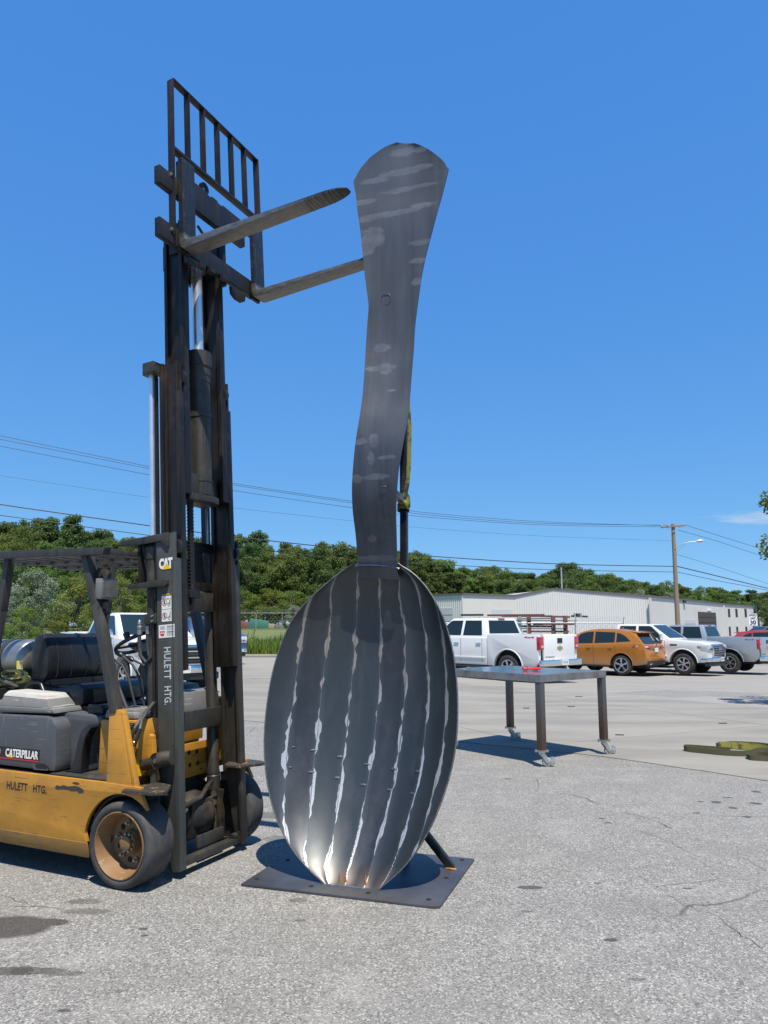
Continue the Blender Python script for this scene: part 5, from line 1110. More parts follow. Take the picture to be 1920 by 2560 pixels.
M['tail_red'] = simple('red_lamp', (0.42,0.010,0.012), 0.12, coat=1.0); M['lamp_clear'] = simple('clear_lamp', (0.55,0.56,0.58), 0.1, 0.3, coat=1.0)
M['gold'] = simple('gold_emblem', (0.55,0.40,0.12), 0.3, 0.7); M['trim'] = simple('black_trim', (0.02,0.02,0.021), 0.5)
M['wall_white'] = simple('white_wall', (0.56,0.545,0.50), 0.7, var=0.06, scale=0.4, second=(0.45,0.43,0.38), sfac=(0.62,0.85), sscale=0.5)
M['wall_metal'] = simple('ribbed_metal_wall', (0.56,0.56,0.54), 0.45, 0.0, var=0.04, scale=0.3)
M['roof_trim'] = simple('brown_roof_trim', (0.11,0.10,0.09), 0.6); M['roof'] = simple('metal_roof', (0.38,0.38,0.37), 0.5)
M['door_grey'] = simple('roller_door', (0.48,0.49,0.50), 0.6); M['door_open'] = simple('brown_doorway', (0.055,0.043,0.036), 0.8); M['win_dark'] = simple('dark_window', (0.05,0.04,0.035), 0.3)
M['red_rack'] = simple('red_primer_steel', (0.13,0.035,0.028), 0.7, second=(0.12,0.10,0.09)); M['galv'] = simple('galvanised', (0.42,0.43,0.43), 0.45, 0.6)
M['wood_pole'] = simple('weathered_pole', (0.23,0.18,0.13), 0.9, stretch=(4,4,0.4)); M['wire'] = simple('black_wire', (0.02,0.02,0.02), 0.6); M['insul'] = simple('insulator', (0.5,0.5,0.5), 0.3)
M['sign_white'] = simple('sign_white', (0.78,0.78,0.78), 0.4, var=0.02); M['tarp'] = simple('green_tarp', (0.02,0.13,0.09), 0.6)
# ------------------------------------------------------------------ steel welding table on casters
TA = Vector((0.77, 0.638)); TBv = Vector((-0.638, 0.77)); T0 = Vector((1.80, 8.72))
tz = math.atan2(TA.y, TA.x)
tb = empty('welding_table', (T0.x, T0.y, 0), tz, 'long bare steel work table with blue-grey top on four casters', 'table')
LA, LB, TH_ = 1.30, 1.60, 1.025           # local x = right-hand end, local y = length
m_ = MB(); m_.box(0.0,LA,0.0,LB,TH_-0.006,TH_); m_.build('table_top', M['table_top'], tb)
for (x0,x1,y0,y1) in ((-0.004,LA+0.004,-0.004,0.002),(-0.004,LA+0.004,LB-0.002,LB+0.004),(-0.0045,0.002,0.003,LB-0.003),(LA-0.002,LA+0.0045,0.003,LB-0.003)):
    m_ = MB(); m_.box(x0,x1,y0,y1,TH_-0.078,TH_-0.001) if False else m_.box(x0,x1,y0,y1,TH_-0.082,TH_+0.001); m_.build('apron', M['table_steel'], tb)
m_ = MB(); m_.box(0.10,LA-0.1,0.02,0.06,TH_-0.07,TH_-0.006); m_.build('cross_rail', M['table_steel'], tb)
def caster(parent, x, y, ang):
    m_ = MB(); m_.box(x-0.06,x+0.06,y-0.055,y+0.055,0.165,0.173); m_.box(x-0.058,x+0.058,y-0.053,y+0.053,0.176,0.183); c = m_.build('caster', M['zinc'], parent)
    d = Vector((math.cos(ang), math.sin(ang), 0)); q = Vector((-d.y, d.x, 0)); o = Vector((x, y, 0))
    w_ = MB(); ctr = o+d*0.055+Vector((0,0,0.052)); w_.lathe(ctr-q*0.02, q, [(0,0.0),(0,0.045),(0.004,0.052),(0.036,0.052),(0.04,0.045),(0.04,0)], 26); w_.build('caster_wheel', M['caster'], c, smooth=True, auto=40)
    f_ = MB(); f_.cyl(o+Vector((0,0,0.135)), o+Vector((0,0,0.166)), 0.036, 18)
    for s in (-1, 1):
        a = o+q*0.027*s; pts = [a-d*0.03+Vector((0,0,0.14)), a+d*0.035+Vector((0,0,0.14)), a+d*0.078+Vector((0,0,0.06)), a+d*0.055+Vector((0,0,0.035)), a+d*0.03+Vector((0,0,0.06))]
        off = q*0.003; n0 = [p-off for p in pts]+[p+off for p in pts]; nn = len(pts)
        f_.add(n0, [tuple(range(nn)), tuple(range(2*nn-1, nn-1, -1))]+[((i+1) % nn, i, i+nn, (i+1) % nn+nn) for i in range(nn)])
    f_.build('caster_fork', M['zinc'], c)
    b_ = MB(); b_.hexa([ctr+d*0.03-q*0.03+Vector((0,0,-.02)),ctr+d*0.09-q*0.03+Vector((0,0,-.03)),ctr+d*0.09+q*0.03+Vector((0,0,-.03)),ctr+d*0.03+q*0.03+Vector((0,0,-.02)),
                        ctr+d*0.04-q*0.03+Vector((0,0,.045)),ctr+d*0.085-q*0.03+Vector((0,0,.055)),ctr+d*0.085+q*0.03+Vector((0,0,.055)),ctr+d*0.04+q*0.03+Vector((0,0,.045))]); b_.cyl(ctr+d*0.06-q*0.035, ctr+d*0.06+q*0.035, 0.022, 12); b_.build('brake_pedal', M['zinc'], c, bevel=0.006)
    for sx in (-1, 1):
        for sy in (-1, 1):
            n_ = MB(); n_.cyl((x+sx*0.05,y+sy*0.045,0.155),(x+sx*0.05,y+sy*0.045,0.192),0.007,6); n_.build('bolt', M['bolt'], c)
for (x, y, a) in ((0.04,0.04,-0.55),(LA-0.04,0.04,-0.45),(0.04,LB-0.04,-0.2),(LA-0.04,LB-0.04,-0.4)):
    m_ = MB(); m_.box(x-0.04,x+0.04,y-0.04,y+0.04,0.184,TH_-0.007); m_.build('leg', M['table_leg'], tb, bevel=0.006); caster(tb, x, y, a)
cl = MB(); cl.box(-0.008,0.03,-0.0085,-0.0045,TH_-0.20,TH_-0.09); 
rt = empty('red_fitting', Vector((1.80,8.72,0))+Vector((TA.x*0.62+TBv.x*0.62, TA.y*0.62+TBv.y*0.62, TH_+0.001)), 0.15, 'small red metal fitting lying on the steel work table', 'tool')
m_ = MB(); m_.lathe((-0.12,0,0.022),(1,0,0),[(0,0),(0,0.02),(0.05,0.022),(0.055,0.012),(0.12,0.012),(0.125,0.02),(0.19,0.022),(0.20,0.014),(0.24,0.012),(0.24,0)],14); m_.build('body', M['red_part'], rt, smooth=True, auto=40)
m_ = MB(); m_.cyl((-0.07,0,0.03),(-0.07,0,0.055),0.016,10); m_.cyl((0.04,0,0.03),(0.04,0,0.05),0.012,10); m_.build('cap', M['red_part'], rt, smooth=True, auto=40)
# strap lying on the concrete at the right
gs = empty('ratchet_strap', (4.45,9.45,0.0), 0.0, 'olive and yellow tow strap lying coiled on the concrete at right', 'strap')
def ground_loop(pts, mat, w_=0.062, nm='strap_loop'):
    n = len(pts); P = []
    for i in range(n-1):
        for s in range(6):
            t = s/6; q = []
            for c in range(3): q.append(cr(pts[max(i-1,0)][c], pts[i][c], pts[i+1][c], pts[min(i+2,n-1)][c], t))
            P.append(q)
    P.append(pts[-1]); m_ = MB(); m_.ribbon(P, w_, 0.006, (0,0.12,1)); return m_.build(nm, mat, gs)
hz_ = 0.045; gs.scale = (1.0, 1.5, 1.0)
ground_loop([(-0.10,0.12,hz_),(-0.35,0.22,hz_),(-0.55,0.28,hz_),(-0.62,0.20,hz_),(-0.50,0.12,hz_),(-0.25,0.0,hz_),(0.0,-0.03,hz_),(0.25,0.08,hz_+.01),(0.42,0.02,hz_)], M['strap_dark'])
ground_loop([(-0.57,0.17,hz_),(-0.45,0.10,hz_),(-0.3,0.03,hz_)], M['strap'], nm='strap_fold')
ground_loop([(-0.05,-0.22,hz_-.008),(0.15,-0.27,hz_-.008),(0.22,-0.15,hz_-.008),(0.10,-0.05,hz_-.008),(-0.05,-0.1,hz_-.008),(-0.10,-0.2,hz_-.008),(-0.02,-0.24,hz_-.008),(0.20,-0.28,hz_-.008)], M['strap_dark'], 0.065)
ground_loop([(-0.1,0.35,hz_+.01),(0.1,0.30,hz_+.012),(0.3,0.22,hz_+.01),(0.45,0.10,hz_+.005),(0.55,0.0,hz_),(0.6,-0.1,hz_)], M['strap'], 0.085, 'strap_fold')
ground_loop([(-0.12,0.36,hz_),(0.15,0.46,hz_),(0.45,0.40,hz_),(0.6,0.25,hz_),(0.62,0.1,hz_)], M['strap_dark'])
m_ = MB(); m_.tube([(0.50,0.12,0.05),(0.7,0.28,0.09),(1.0,0.5,0.05)],0.012,8); m_.build('ratchet_handle', M['hose'], gs, smooth=True)
for (px, py, ln, rz) in ((1447,1742,0.16,0.0),(1316,1771,0.12,0.1),(1428,1767,0.14,0.05),(1807,1809,0.13,0.0),(1549,1838,0.12,-0.2)):
    p = gnd(px, py, 0.01); m_ = MB(); m_.bar((-ln/2,0,0.008),(ln/2,0.0,0.008),0.025,0.01); s_ = m_.build('wood_scrap', M['door_open'], None)
    s_.location = (p.x, p.y, ground_z(p.x, p.y)+0.009); s_.rotation_euler = (0,0,rz)
    tag(s_, {1447:'small dark scrap farthest off on the concrete behind the table',1316:'dark scrap on the concrete between the far and near table legs',1428:'dark scrap strip on the concrete seen under the table end',1807:'longest dark wood scrap on the open concrete at right',1549:'pale curled scrap right of the table caster'}[px], 'scrap')
# ------------------------------------------------------------------ vehicles
def prof_panel(mb, pts, yf, off, side, th=0.006):
    """polygon (x,z) laid on a side face whose half width is yf(z)"""
    a = [(x, side*(yf(z)+off), z) for x, z in pts]; b_ = [(x, side*(yf(z)+off-th), z) for x, z in pts]; n = len(pts)
    mb.add(a+b_, [tuple(range(n)), tuple(range(2*n-1, n-1, -1))]+[(i, i+n, (i+1) % n+n, (i+1) % n) for i in range(n)])
def quad_panel(mb, q, u0, u1, v0, v1, off, th=0.006):
    A, B, C, D = [Vector(p) for p in q]; n = (B-A).cross(D-A).normalized()
    f = lambda u, v: A.lerp(B, u).lerp(D.lerp(C, u), v)
    p = [f(u0,v0), f(u1,v0), f(u1,v1), f(u0,v1)]
    mb.add([x+n*off for x in p]+[x+n*(off-th) for x in p], [(0,1,2,3),(7,6,5,4),(0,4,5,1),(1,5,6,2),(2,6,7,3),(3,7,4,0)])
def car_wheel(root, x, y, Rw, wd, side, spokes=6, rimf=0.62, label=None):
    m_ = MB(); o = (x, y, Rw); ax = (0, side, 0); rr = Rw*rimf
    m_.lathe(o, ax, [(wd/2-0.01, rr),(wd/2, rr+0.03),(wd/2-0.005,Rw-0.04),(wd/2-0.04,Rw-0.003),(wd/2-0.06,Rw),(-wd/2+0.05,Rw),(-wd/2,Rw-0.04),(-wd/2,rr),(wd/2-0.01,rr)], 36)
    t = m_.build('wheel', M['car_tyre'], root, smooth=True, auto=45)
    m_ = MB(); m_.lathe(o, ax, [(wd/2-0.008,rr+0.004),(wd/2,rr-0.004),(wd/2-0.012,rr-0.02),(wd/2-0.09,rr-0.035),(wd/2-0.10,0.0)], 30); m_.build('rim_well', M['trim'], t, smooth=True, auto=40)
    m_ = MB(); m_.lathe(o, ax, [(wd/2-0.004,rr-0.022),(wd/2+0.003,rr-0.010),(wd/2+0.001,rr+0.004),(wd/2-0.01,rr+0.006)], 30)
    m_.lathe(o, ax, [(wd/2-0.06,0.075),(wd/2-0.012,0.065),(wd/2-0.008,0.035),(wd/2-0.006,0.0)], 20)
    for k in range(spokes):
        a = 2*math.pi*k/spokes+0.3
        for da in (-0.10, 0.10):
            p0 = Vector(o)+Vector(ax)*(wd/2-0.02)+Vector((math.cos(a),0,math.sin(a)))*0.05; p1 = Vector(o)+Vector(ax)*(wd/2-0.008)+Vector((math.cos(a+da),0,math.sin(a+da)))*(rr-0.012)
            m_.bar(p0, p1, 0.032, 0.022, ax)
    m_.build('rim', M['alloy'], t); return t
def rearc(cx, cz, r, n=14, z0=0.42):
    pts = [(cx+r*math.cos(t), cz+r*math.sin(t)) for t in [math.pi*i/n for i in range(n, -1, -1)]]
    return pts
def arch_pts(cx, cz, r, zb):
    k = math.asin(max(-1, min(1, (zb-cz)/r))); n = 14
    return [(cx+r*math.cos(t), cz+r*math.sin(t)) for t in [math.pi-k-(math.pi-2*k)*i/n for i in range(n+1)]]
def pickup(name, loc, rz, mat, label, style='chevy', front=True, rear=True, texts=True, group=None):
    r = empty(name, loc, rz, label, 'pickup truck', group); W = 1.0; zb = 0.46; Rw = 0.405; XF = 3.65
    a2 = arch_pts(XF, 0.42, 0.53, zb)
    cabp = [(0.80,zb)]+[(XF-0.53-0.05,zb)]+a2+[(4.42,zb),(4.58,0.55),(4.60,1.04),(4.50,1.16),(4.30,1.225),(3.15,1.305),(0.80,1.31)]
    m_ = MB(); m_.prism_y(cabp, -W, W); m_.build('body', mat, r, bevel=0.045)
    # bed
    a1 = arch_pts(0, 0.42, 0.53, zb)
    bp = [(-1.12,0.60),(-0.95,zb)]+a1+[(0.785,zb),(0.785,1.40),(-1.14,1.40)]
    for s in (-1, 1):
        m_ = MB(); m_.prism_y(bp, *sorted((s*W, s*(W-0.12)))); m_.build('bed_side', mat, r, bevel=0.03)
        for cx in (0, XF):
            m_ = MB(); m_.tube([(x, s*(W-0.005), z) for x, z in arch_pts(cx, 0.42, 0.545, zb)], 0.022, 8); m_.build('wheel_arch', mat, r, smooth=True)
    m_ = MB(); m_.box(-1.0,0.78,-W+0.12,W-0.12,0.70,0.76); m_.box(0.70,0.78,-W+0.12,W-0.12,0.76,1.38); m_.build('bed_floor', M['trim'], r)
    m_ = MB(); m_.prism_y([(-1.17,0.66),(-1.10,0.66),(-1.09,1.395),(-1.16,1.41),(-1.185,1.36),(-1.175,0.9)], -0.79, 0.79); tg = m_.build('tailgate', mat, r, bevel=0.012)
    m_ = MB(); m_.box(-1.0,4.4,-0.6,0.6,0.36,0.70); m_.box(-0.55,0.55,-0.8,0.8,0.5,1.0); m_.box(3.1,4.2,-0.8,0.8,0.5,1.0); m_.build('chassis', M['dark'], r)
    # cab
    z0, z1, w0, w1 = 1.30, 1.90, 0.955, 0.76; yf = lambda z: w0+(w1-w0)*(z-z0)/(z1-z0)
    xb0, xb1, xt0, xt1 = 0.82, 3.20, 1.00, 2.35
    m_ = MB(); m_.hexa([(xb0,-w0,z0),(xb1,-w0,z0),(xb1,w0,z0),(xb0,w0,z0),(xt0,-w1,z1),(xt1,-w1,z1),(xt1,w1,z1),(xt0,w1,z1)]); cab = m_.build('cab', mat, r, bevel=0.055)
    for s in (-1, 1):
        for pts in ([(1.02,1.36),(1.80,1.36),(1.80,1.825),(1.14,1.825)], [(1.90,1.36),(2.93,1.36),(2.42,1.80),(2.33,1.825),(1.90,1.825)]):
            m_ = MB(); prof_panel(m_, pts, yf, 0.004, s); m_.build('side_window', M['glass'], cab)
        for xd in (0.98, 1.85, 2.98):
            m_ = MB(); m_.box(xd-0.006,xd+0.006,*sorted((s*(W+0.0015), s*(W-0.002))),0.55,1.27); m_.build('door_gap', M['trim'], r)
        for xd in (1.02, 1.93):
            m_ = MB(); m_.box(xd,xd+0.2,*sorted((s*(W+0.02), s*(W+0.002))),1.10,1.145); m_.build('door_handle', M['car_chrome'] if style == 'chevy' else mat, r, bevel=0.01)
        m_ = MB(); m_.box(0.85,3.05,*sorted((s*(W+0.022), s*(W+0.001))),0.66,0.72); m_.build('side_moulding', mat, r, bevel=0.01)
        m_ = MB(); m_.box(0.9,3.0,*sorted((s*(W+0.06), s*(W-0.1))),0.38,0.44); m_.build('running_board', M['trim'], r, bevel=0.012)
        m_ = MB(); m_.hexa([(2.78,s*0.97,1.30),(2.92,s*0.97,1.30),(2.92,s*1.22,1.30),(2.80,s*1.22,1.30),(2.78,s*0.97,1.38),(2.92,s*1.02,1.50),(2.92,s*1.24,1.52),(2.80,s*1.24,1.50)]); m_.build('door_mirror', M['car_chrome'] if style != 'left' else M['car_chrome'], r, bevel=0.02)
        car_wheel(r, 0.0, s*0.865, Rw, 0.27, s); car_wheel(r, XF, s*0.865, Rw, 0.27, s)
    m_ = MB(); quad_panel(m_, [(xb1,w0,z0),(xb1,-w0,z0),(xt1,-w1,z1),(xt1,w1,z1)][::1], 0.07, 0.93, 0.10, 0.93, -0.0 if False else 0.004); m_.build('windscreen', M['glass'], cab)
    m_ = MB(); quad_panel(m_, [(xb0,-w0,z0),(xb0,w0,z0),(xt0,w1,z1),(xt0,-w1,z1)], 0.08, 0.92, 0.2, 0.88, 0.004); m_.build('rear_window', M['glass'], cab)
    m_ = MB(); m_.box(xt0-0.03,xt0+0.02,-0.16,0.16,1.855,1.895); m_.build('brake_light', M['tail_red'], cab, bevel=0.006)
    if rear:
        for s in (-1, 1):
            m_ = MB(); m_.box(-1.185,-1.06,*sorted((s*(W+0.006), s*0.82)),0.96,1.34); tl = m_.build('tail_light', M['tail_red'], r, bevel=0.018)
            q = MB(); q.box(-1.19,-1.184,*sorted((s*0.95, s*0.84)),1.03,1.09); q.build('reversing_light', M['lamp_clear'], tl)
        m_ = MB(); m_.prism_z([(-1.14,-W-0.01),(-1.14,W+0.01),(-1.30,W-0.02),(-1.36,0.55),(-1.33,0.45),(-1.33,-0.45),(-1.36,-0.55),(-1.30,-W+0.02)][::-1], 0.50, 0.68); bp_ = m_.build('rear_bumper', M['car_chrome'], r, bevel=0.02)
        m_ = MB(); m_.box(-1.345,-1.335,-0.155,0.155,0.51,0.665) if False else m_.box(-1.372,-1.332,-0.155,0.155,0.52,0.67); m_.build('number_plate', M['sticker'], bp_)
        put_text('lettering', '1PA 87', 0.1, (-1.374,0.12,0.565), (0,-1,0), (0,0,1), M['car_blue'], bp_, width=0.24, height=0.07)
        m_ = MB(); m_.box(-1.345,-1.25,-0.06,0.06,0.40,0.49); m_.build('tow_hitch', M['trim'], r)
        m_ = MB(); m_.box(-1.195,-1.17,-0.13,0.13,1.16,1.30); m_.build('tailgate_handle', M['trim'], tg, bevel=0.01)
        if texts:
            m_ = MB(); m_.prism_x([(-0.14,0.985),(-0.06,0.985),(-0.06,0.955),(0.06,0.955),(0.06,0.985),(0.14,0.985),(0.14,1.045),(0.06,1.045),(0.06,1.075),(-0.06,1.075),(-0.06,1.045),(-0.14,1.045)], -1.190, -1.176); m_.build('emblem', M['gold'], tg)
            put_text('lettering', 'SILVERADO', 0.1, (-1.178,0.74,0.735), (0,-1,0), (0,0,1), M['trim'], tg, width=0.46, height=0.04, bold=0.001)
            for s in (1,):
                put_text('lettering', '4x4', 0.1, (-0.62,s*(W+0.002),1.30), (-s,0,0), (0,0,1), M['red_ink'], r, width=0.36, height=0.055, bold=0.002)
    if front:
        gm = style == 'gmc'
        m_ = MB(); m_.prism_y([(4.56,0.66),(4.66,0.66),(4.68,0.9),(4.64,1.12),(4.56,1.15)], -0.60, 0.60); gr = m_.build('grille', M['car_chrome'], r, bevel=0.02)
        m_ = MB(); m_.prism_y([(4.62,0.71),(4.685,0.71),(4.695,0.9),(4.665,1.08),(4.62,1.09)], -0.54, 0.54); m_.build('grille_insert', M['trim'], gr)
        for k in range(4 if gm else 5):
            z = 0.76+0.085*k*(1 if gm else 0.85); m_ = MB(); m_.box(4.66,4.712-0.012*k*0.5,-0.535,0.535,z,z+0.028); m_.build('grille_bar', M['car_chrome'] if (gm or k in (1,3)) else M['guard'], gr)
        if gm: put_text('emblem', 'GMC', 0.1, (4.715,-0.20,0.90), (0,1,0), (0,0,1), M['car_chrome'], gr, width=0.40, height=0.11, bold=0.006)
        else:
            m_ = MB(); m_.prism_x([(-0.15,0.88),(-0.06,0.88),(-0.06,0.85),(0.06,0.85),(0.06,0.88),(0.15,0.88),(0.15,0.94),(0.06,0.94),(0.06,0.97),(-0.06,0.97),(-0.06,0.94),(-0.15,0.94)], 4.70, 4.72); m_.build('emblem', M['trim'] if style == 'left' else M['gold'], gr)
        for s in (-1, 1):
            m_ = MB(); y0, y1 = sorted((s*0.62, s*(W+0.004))); m_.prism_y([(4.30,0.90),(4.60,0.86),(4.64,1.0),(4.60,1.13),(4.25,1.10)], y0, y1); hl_ = m_.build('headlight', M['lamp_clear'], r, bevel=0.02)
            q = MB(); q.cyl((4.63,s*0.72,0.98),(4.645,s*0.72,0.98),0.05,14); q.cyl((4.62,s*0.86,0.98),(4.635,s*0.86,0.98),0.05,14); q.build('reflector', M['trim'], hl_)
            q = MB(); q.prism_y([(4.20,1.02),(4.32,0.98),(4.34,1.08),(4.2,1.09)], *sorted((s*(W+0.003), s*(W+0.006)))); q.build('side_marker', M['gold'], hl_)
        m_ = MB(); m_.prism_z([(4.45,-W-0.01),(4.62,-W+0.03),(4.74,-0.6),(4.76,0),(4.74,0.6),(4.62,W-0.03),(4.45,W+0.01)], 0.50, 0.66); fb = m_.build('front_bumper', M['car_chrome'], r, bevel=0.025)
        m_ = MB(); m_.prism_z([(4.45,-W),(4.60,-W+0.04),(4.70,-0.6),(4.72,0),(4.70,0.6),(4.60,W-0.04),(4.45,W)], 0.34, 0.50); m_.build('lower_valance', M['trim'], fb, bevel=0.02)
        for s in (-1, 1):
            m_ = MB(); m_.box(4.66,4.745 if False else 4.70,*sorted((s*0.72, s*0.86)),0.54,0.62); m_.build('fog_light', M['lamp_clear'], fb)
            m_ = MB(); m_.box(4.3,4.62,*sorted((s*(W+0.005), s*(W-0.05))),0.50,0.64); m_.build('bumper_end', M['car_chrome'], fb, bevel=0.02)
        m_ = MB(); m_.box(4.765,4.78,-0.155,0.155,0.51,0.665); m_.build('number_plate', M['sticker'], fb)
        put_text('lettering', '7JK 41' if style == 'left' else 'M41 2', 0.1, (4.782,-0.125,0.55), (0,1,0), (0,0,1), M['car_blue'], fb, width=0.25, height=0.085, bold=0.001)
        m_ = MB(); m_.box(3.18,3.45,-W-0.004,-W+0.002,1.08,1.14); m_.box(3.18,3.45,W-0.002,W+0.004,1.08,1.14); m_.build('side_vent', M['trim'] if style != 'left' else M['car_red'], r)
        if style == 'left': put_text('lettering', 'Z71', 0.1, (3.5,-W-0.006,1.07), (1,0,0), (0,0,1), M['red_ink'], r, width=0.22, height=0.07, bold=0.002)
    return r
def suv(name, loc, rz, mat, label, group=None, detail=True):
    r = empty(name, loc, rz, label, 'SUV', group); W = 0.955; zb = 0.36; XF = 2.85; Rw = 0.375
    prof = [(-0.93,0.42),(-0.60,zb)]+arch_pts(0,0.38,0.445,zb)+[(0.55,0.30),(2.3,0.30)]+arch_pts(XF,0.38,0.445,zb)+[(3.5,zb),(3.78,0.45),(3.84,0.75),(3.72,0.93),(3.3,1.02),(2.55,1.08),(-0.55,1.20),(-0.84,1.19),(-0.93,1.05),(-0.97,0.80),(-1.0,0.6)]
    m_ = MB(); m_.prism_y(prof, -W, W); m_.build('body', mat, r, bevel=0.06)
    z0, z1, w0, w1 = 1.06, 1.70, 0.92, 0.70; yf = lambda z: w0+(w1-w0)*(z-z0)/(z1-z0)
    cp = [(-0.88,1.10),(2.62,1.06),(2.15,1.36),(1.72,1.58),(1.35,1.675),(0.95,1.715),(0.5,1.715),(0.1,1.68),(-0.25,1.62),(-0.50,1.55)]
    m_ = MB(); n = len(cp); vs = [(x, -yf(z), z) for x, z in cp]+[(x, yf(z), z) for x, z in cp]
    m_.add(vs, [tuple(range(n)), tuple(range(2*n-1, n-1, -1))]+[((i+1) % n, i, i+n, (i+1) % n+n) for i in range(n)]); cab = m_.build('roof', mat, r, bevel=0.035)
    for s in (-1, 1):
        for pts in ([(-0.36,1.26),(0.20,1.215),(0.20,1.565),(0.05,1.54),(-0.15,1.44)], [(0.27,1.21),(1.08,1.175),(1.08,1.61),(0.27,1.585)], [(1.15,1.17),(2.15,1.14),(1.66,1.53),(1.45,1.585),(1.15,1.61)]):
            m_ = MB(); prof_panel(m_, pts, yf, 0.005, s); m_.build('side_window', M['glass'], cab)
        for xd in (0.235, 1.115, 2.2):
            m_ = MB(); m_.box(xd-0.005,xd+0.005,*sorted((s*(W+0.0015), s*(W-0.002))),0.40,1.10); m_.build('door_gap', M['trim'], r)
        for xd in (0.33, 1.22):
            m_ = MB(); m_.box(xd,xd+0.19,*sorted((s*(W+0.03), s*(W+0.001))),0.985,1.02); m_.build('door_handle', mat, r, bevel=0.01)
        m_ = MB(); m_.box(0.5,2.35,*sorted((s*(W+0.012), s*(W-0.05))),0.30,0.36); m_.build('sill_trim', M['trim'], r, bevel=0.01)
        m_ = MB(); m_.tube([(x, s*(W-0.004), z) for x, z in arch_pts(0,0.38,0.455,zb)], 0.014, 6); m_.tube([(x, s*(W-0.004), z) for x, z in arch_pts(XF,0.38,0.455,zb)], 0.014, 6); m_.build('wheel_arch', mat, r, smooth=True)
        car_wheel(r, 0, s*0.83, Rw, 0.245, s, 5, 0.72); car_wheel(r, XF, s*0.83, Rw, 0.245, s, 5, 0.72)
        m_ = MB(); m_.hexa([(-0.985,s*0.50,1.0),(-0.45,s*0.93,1.02),(-0.45,s*0.966,1.02),(-0.93,s*0.90,1.0),(-0.975,s*0.50,1.10),(-0.52,s*0.93,1.13),(-0.52,s*0.966,1.13),(-0.92,s*0.90,1.11)]); tl = m_.build('tail_light', M['tail_red'], r, bevel=0.012)
        m_ = MB(); m_.hexa([(-0.97,s*0.70,1.035),(-0.60,s*0.955,1.045),(-0.60,s*0.970,1.045),(-0.945,s*0.90,1.035),(-0.965,s*0.70,1.085),(-0.62,s*0.955,1.105),(-0.62,s*0.970,1.105),(-0.94,s*0.90,1.09)]); m_.build('lamp_lens', M['lamp_clear'], tl)
        m_ = MB(); m_.hexa([(1.98,s*0.93,1.10),(2.1,s*0.93,1.10),(2.1,s*1.10,1.10),(2.0,s*1.10,1.10),(1.98,s*0.93,1.2),(2.1,s*0.93,1.2),(2.1,s*1.12,1.22),(2.0,s*1.12,1.22)]); m_.build('door_mirror', mat, r, bevel=0.02)
    q = [(-0.90,-0.78,1.14),(-0.90,0.78,1.14),(-0.51,0.68,1.55),(-0.51,-0.68,1.55)]
    m_ = MB(); quad_panel(m_, q, 0.02, 0.98, 0.08, 0.92, 0.012); m_.build('rear_window', M['glass'], cab)
    m_ = MB(); m_.hexa([(-0.66,-0.66,1.56),(-0.2,-0.66,1.62),(-0.2,0.66,1.62),(-0.66,0.66,1.56),(-0.68,-0.64,1.59),(-0.2,-0.64,1.65),(-0.2,0.64,1.65),(-0.68,0.64,1.59)]); m_.build('spoiler', mat, r, bevel=0.012)
    m_ = MB(); quad_panel(m_, [(2.62,0.9,1.06),(2.62,-0.9,1.06),(1.72,-0.74,1.58),(1.72,0.74,1.58)], 0.06, 0.94, 0.06, 0.94, 0.045); m_.build('windscreen', M['glass'], cab)
    m_ = MB(); m_.prism_z([(-0.90,-0.88),(-1.03,-0.70),(-1.06,0),(-1.03,0.70),(-0.90,0.88)][::-1], 0.36, 0.52); rb = m_.build('rear_bumper', M['trim'], r, bevel=0.02)
    m_ = MB(); m_.prism_z([(-0.90,-0.93),(-1.03,-0.72),(-1.05,0),(-1.03,0.72),(-0.90,0.93)][::-1], 0.53, 0.66); m_.build('bumper_cover', mat, rb, bevel=0.03)
    for s in (-1, 1):
        m_ = MB(); m_.box(-1.06,-1.0,*sorted((s*0.5, s*0.72)),0.40,0.47); m_.build('tailpipe', M['car_chrome'], rb, bevel=0.015)
    m_ = MB(); m_.box(-1.0,-0.975,-0.155,0.155,0.86,1.01); m_.build('number_plate', M['sticker'], r)
    m_ = MB(); m_.box(-0.99,-0.965,-0.5,0.5,1.04,1.075); m_.build('tail_strip', M['tail_red'], r)
    m_ = MB(); m_.lathe((-0.985,0,1.12),(-1,0,0.2),[(0,0),(0.008,0.05),(0.01,0.07),(0,0.075)],18); m_.build('emblem', M['car_blue'], r)
    m_ = MB(); m_.prism_y([(0.25,1.715),(0.45,1.715),(0.27,1.77)], -0.02, 0.02); m_.build('roof_antenna', mat, cab)
    m_ = MB(); m_.box(-0.8,3.5,-0.6,0.6,0.26,0.6); m_.build('chassis', M['dark'], r)
    return r
def place(px, py, zg, fwd_deg, side, wy):
    """ground point under a wheel (px,py) -> vehicle origin; wheel at local (wx, wy)"""
    p = gnd(px, py, zg); return p
def veh_origin(P, ang, wx, wy):
    c, s = math.cos(ang), math.sin(ang); return Vector((P.x-(c*wx-s*wy), P.y-(s*wx+c*wy), P.z))
a = R(133); o = veh_origin(gnd(1273, 1705, -0.09), a, 0, 0.95)
pickup('pickup_truck', o, a, M['car_white'], 'white pickup seen from behind, nearest of the trucks beyond the work table', 'chevy', front=True)
a = R(138); o = veh_origin(gnd(1556, 1688, -0.27), a, 0, 0.9)
suv('sport_utility_car', o, a, M['car_orange'], 'orange gold SUV parked between the two white pickups')
a = R(-42); o = veh_origin(gnd(1711, 1687, -0.27), a, 3.65, -0.95)
pickup('pickup_truck', o, a, M['car_white'], 'white pickup with chrome grille facing the lot beside the orange SUV', 'gmc', rear=False, texts=False)
a = R(138); o = veh_origin(gnd(1826, 1682.5, -0.30), a, 0, 0.95)
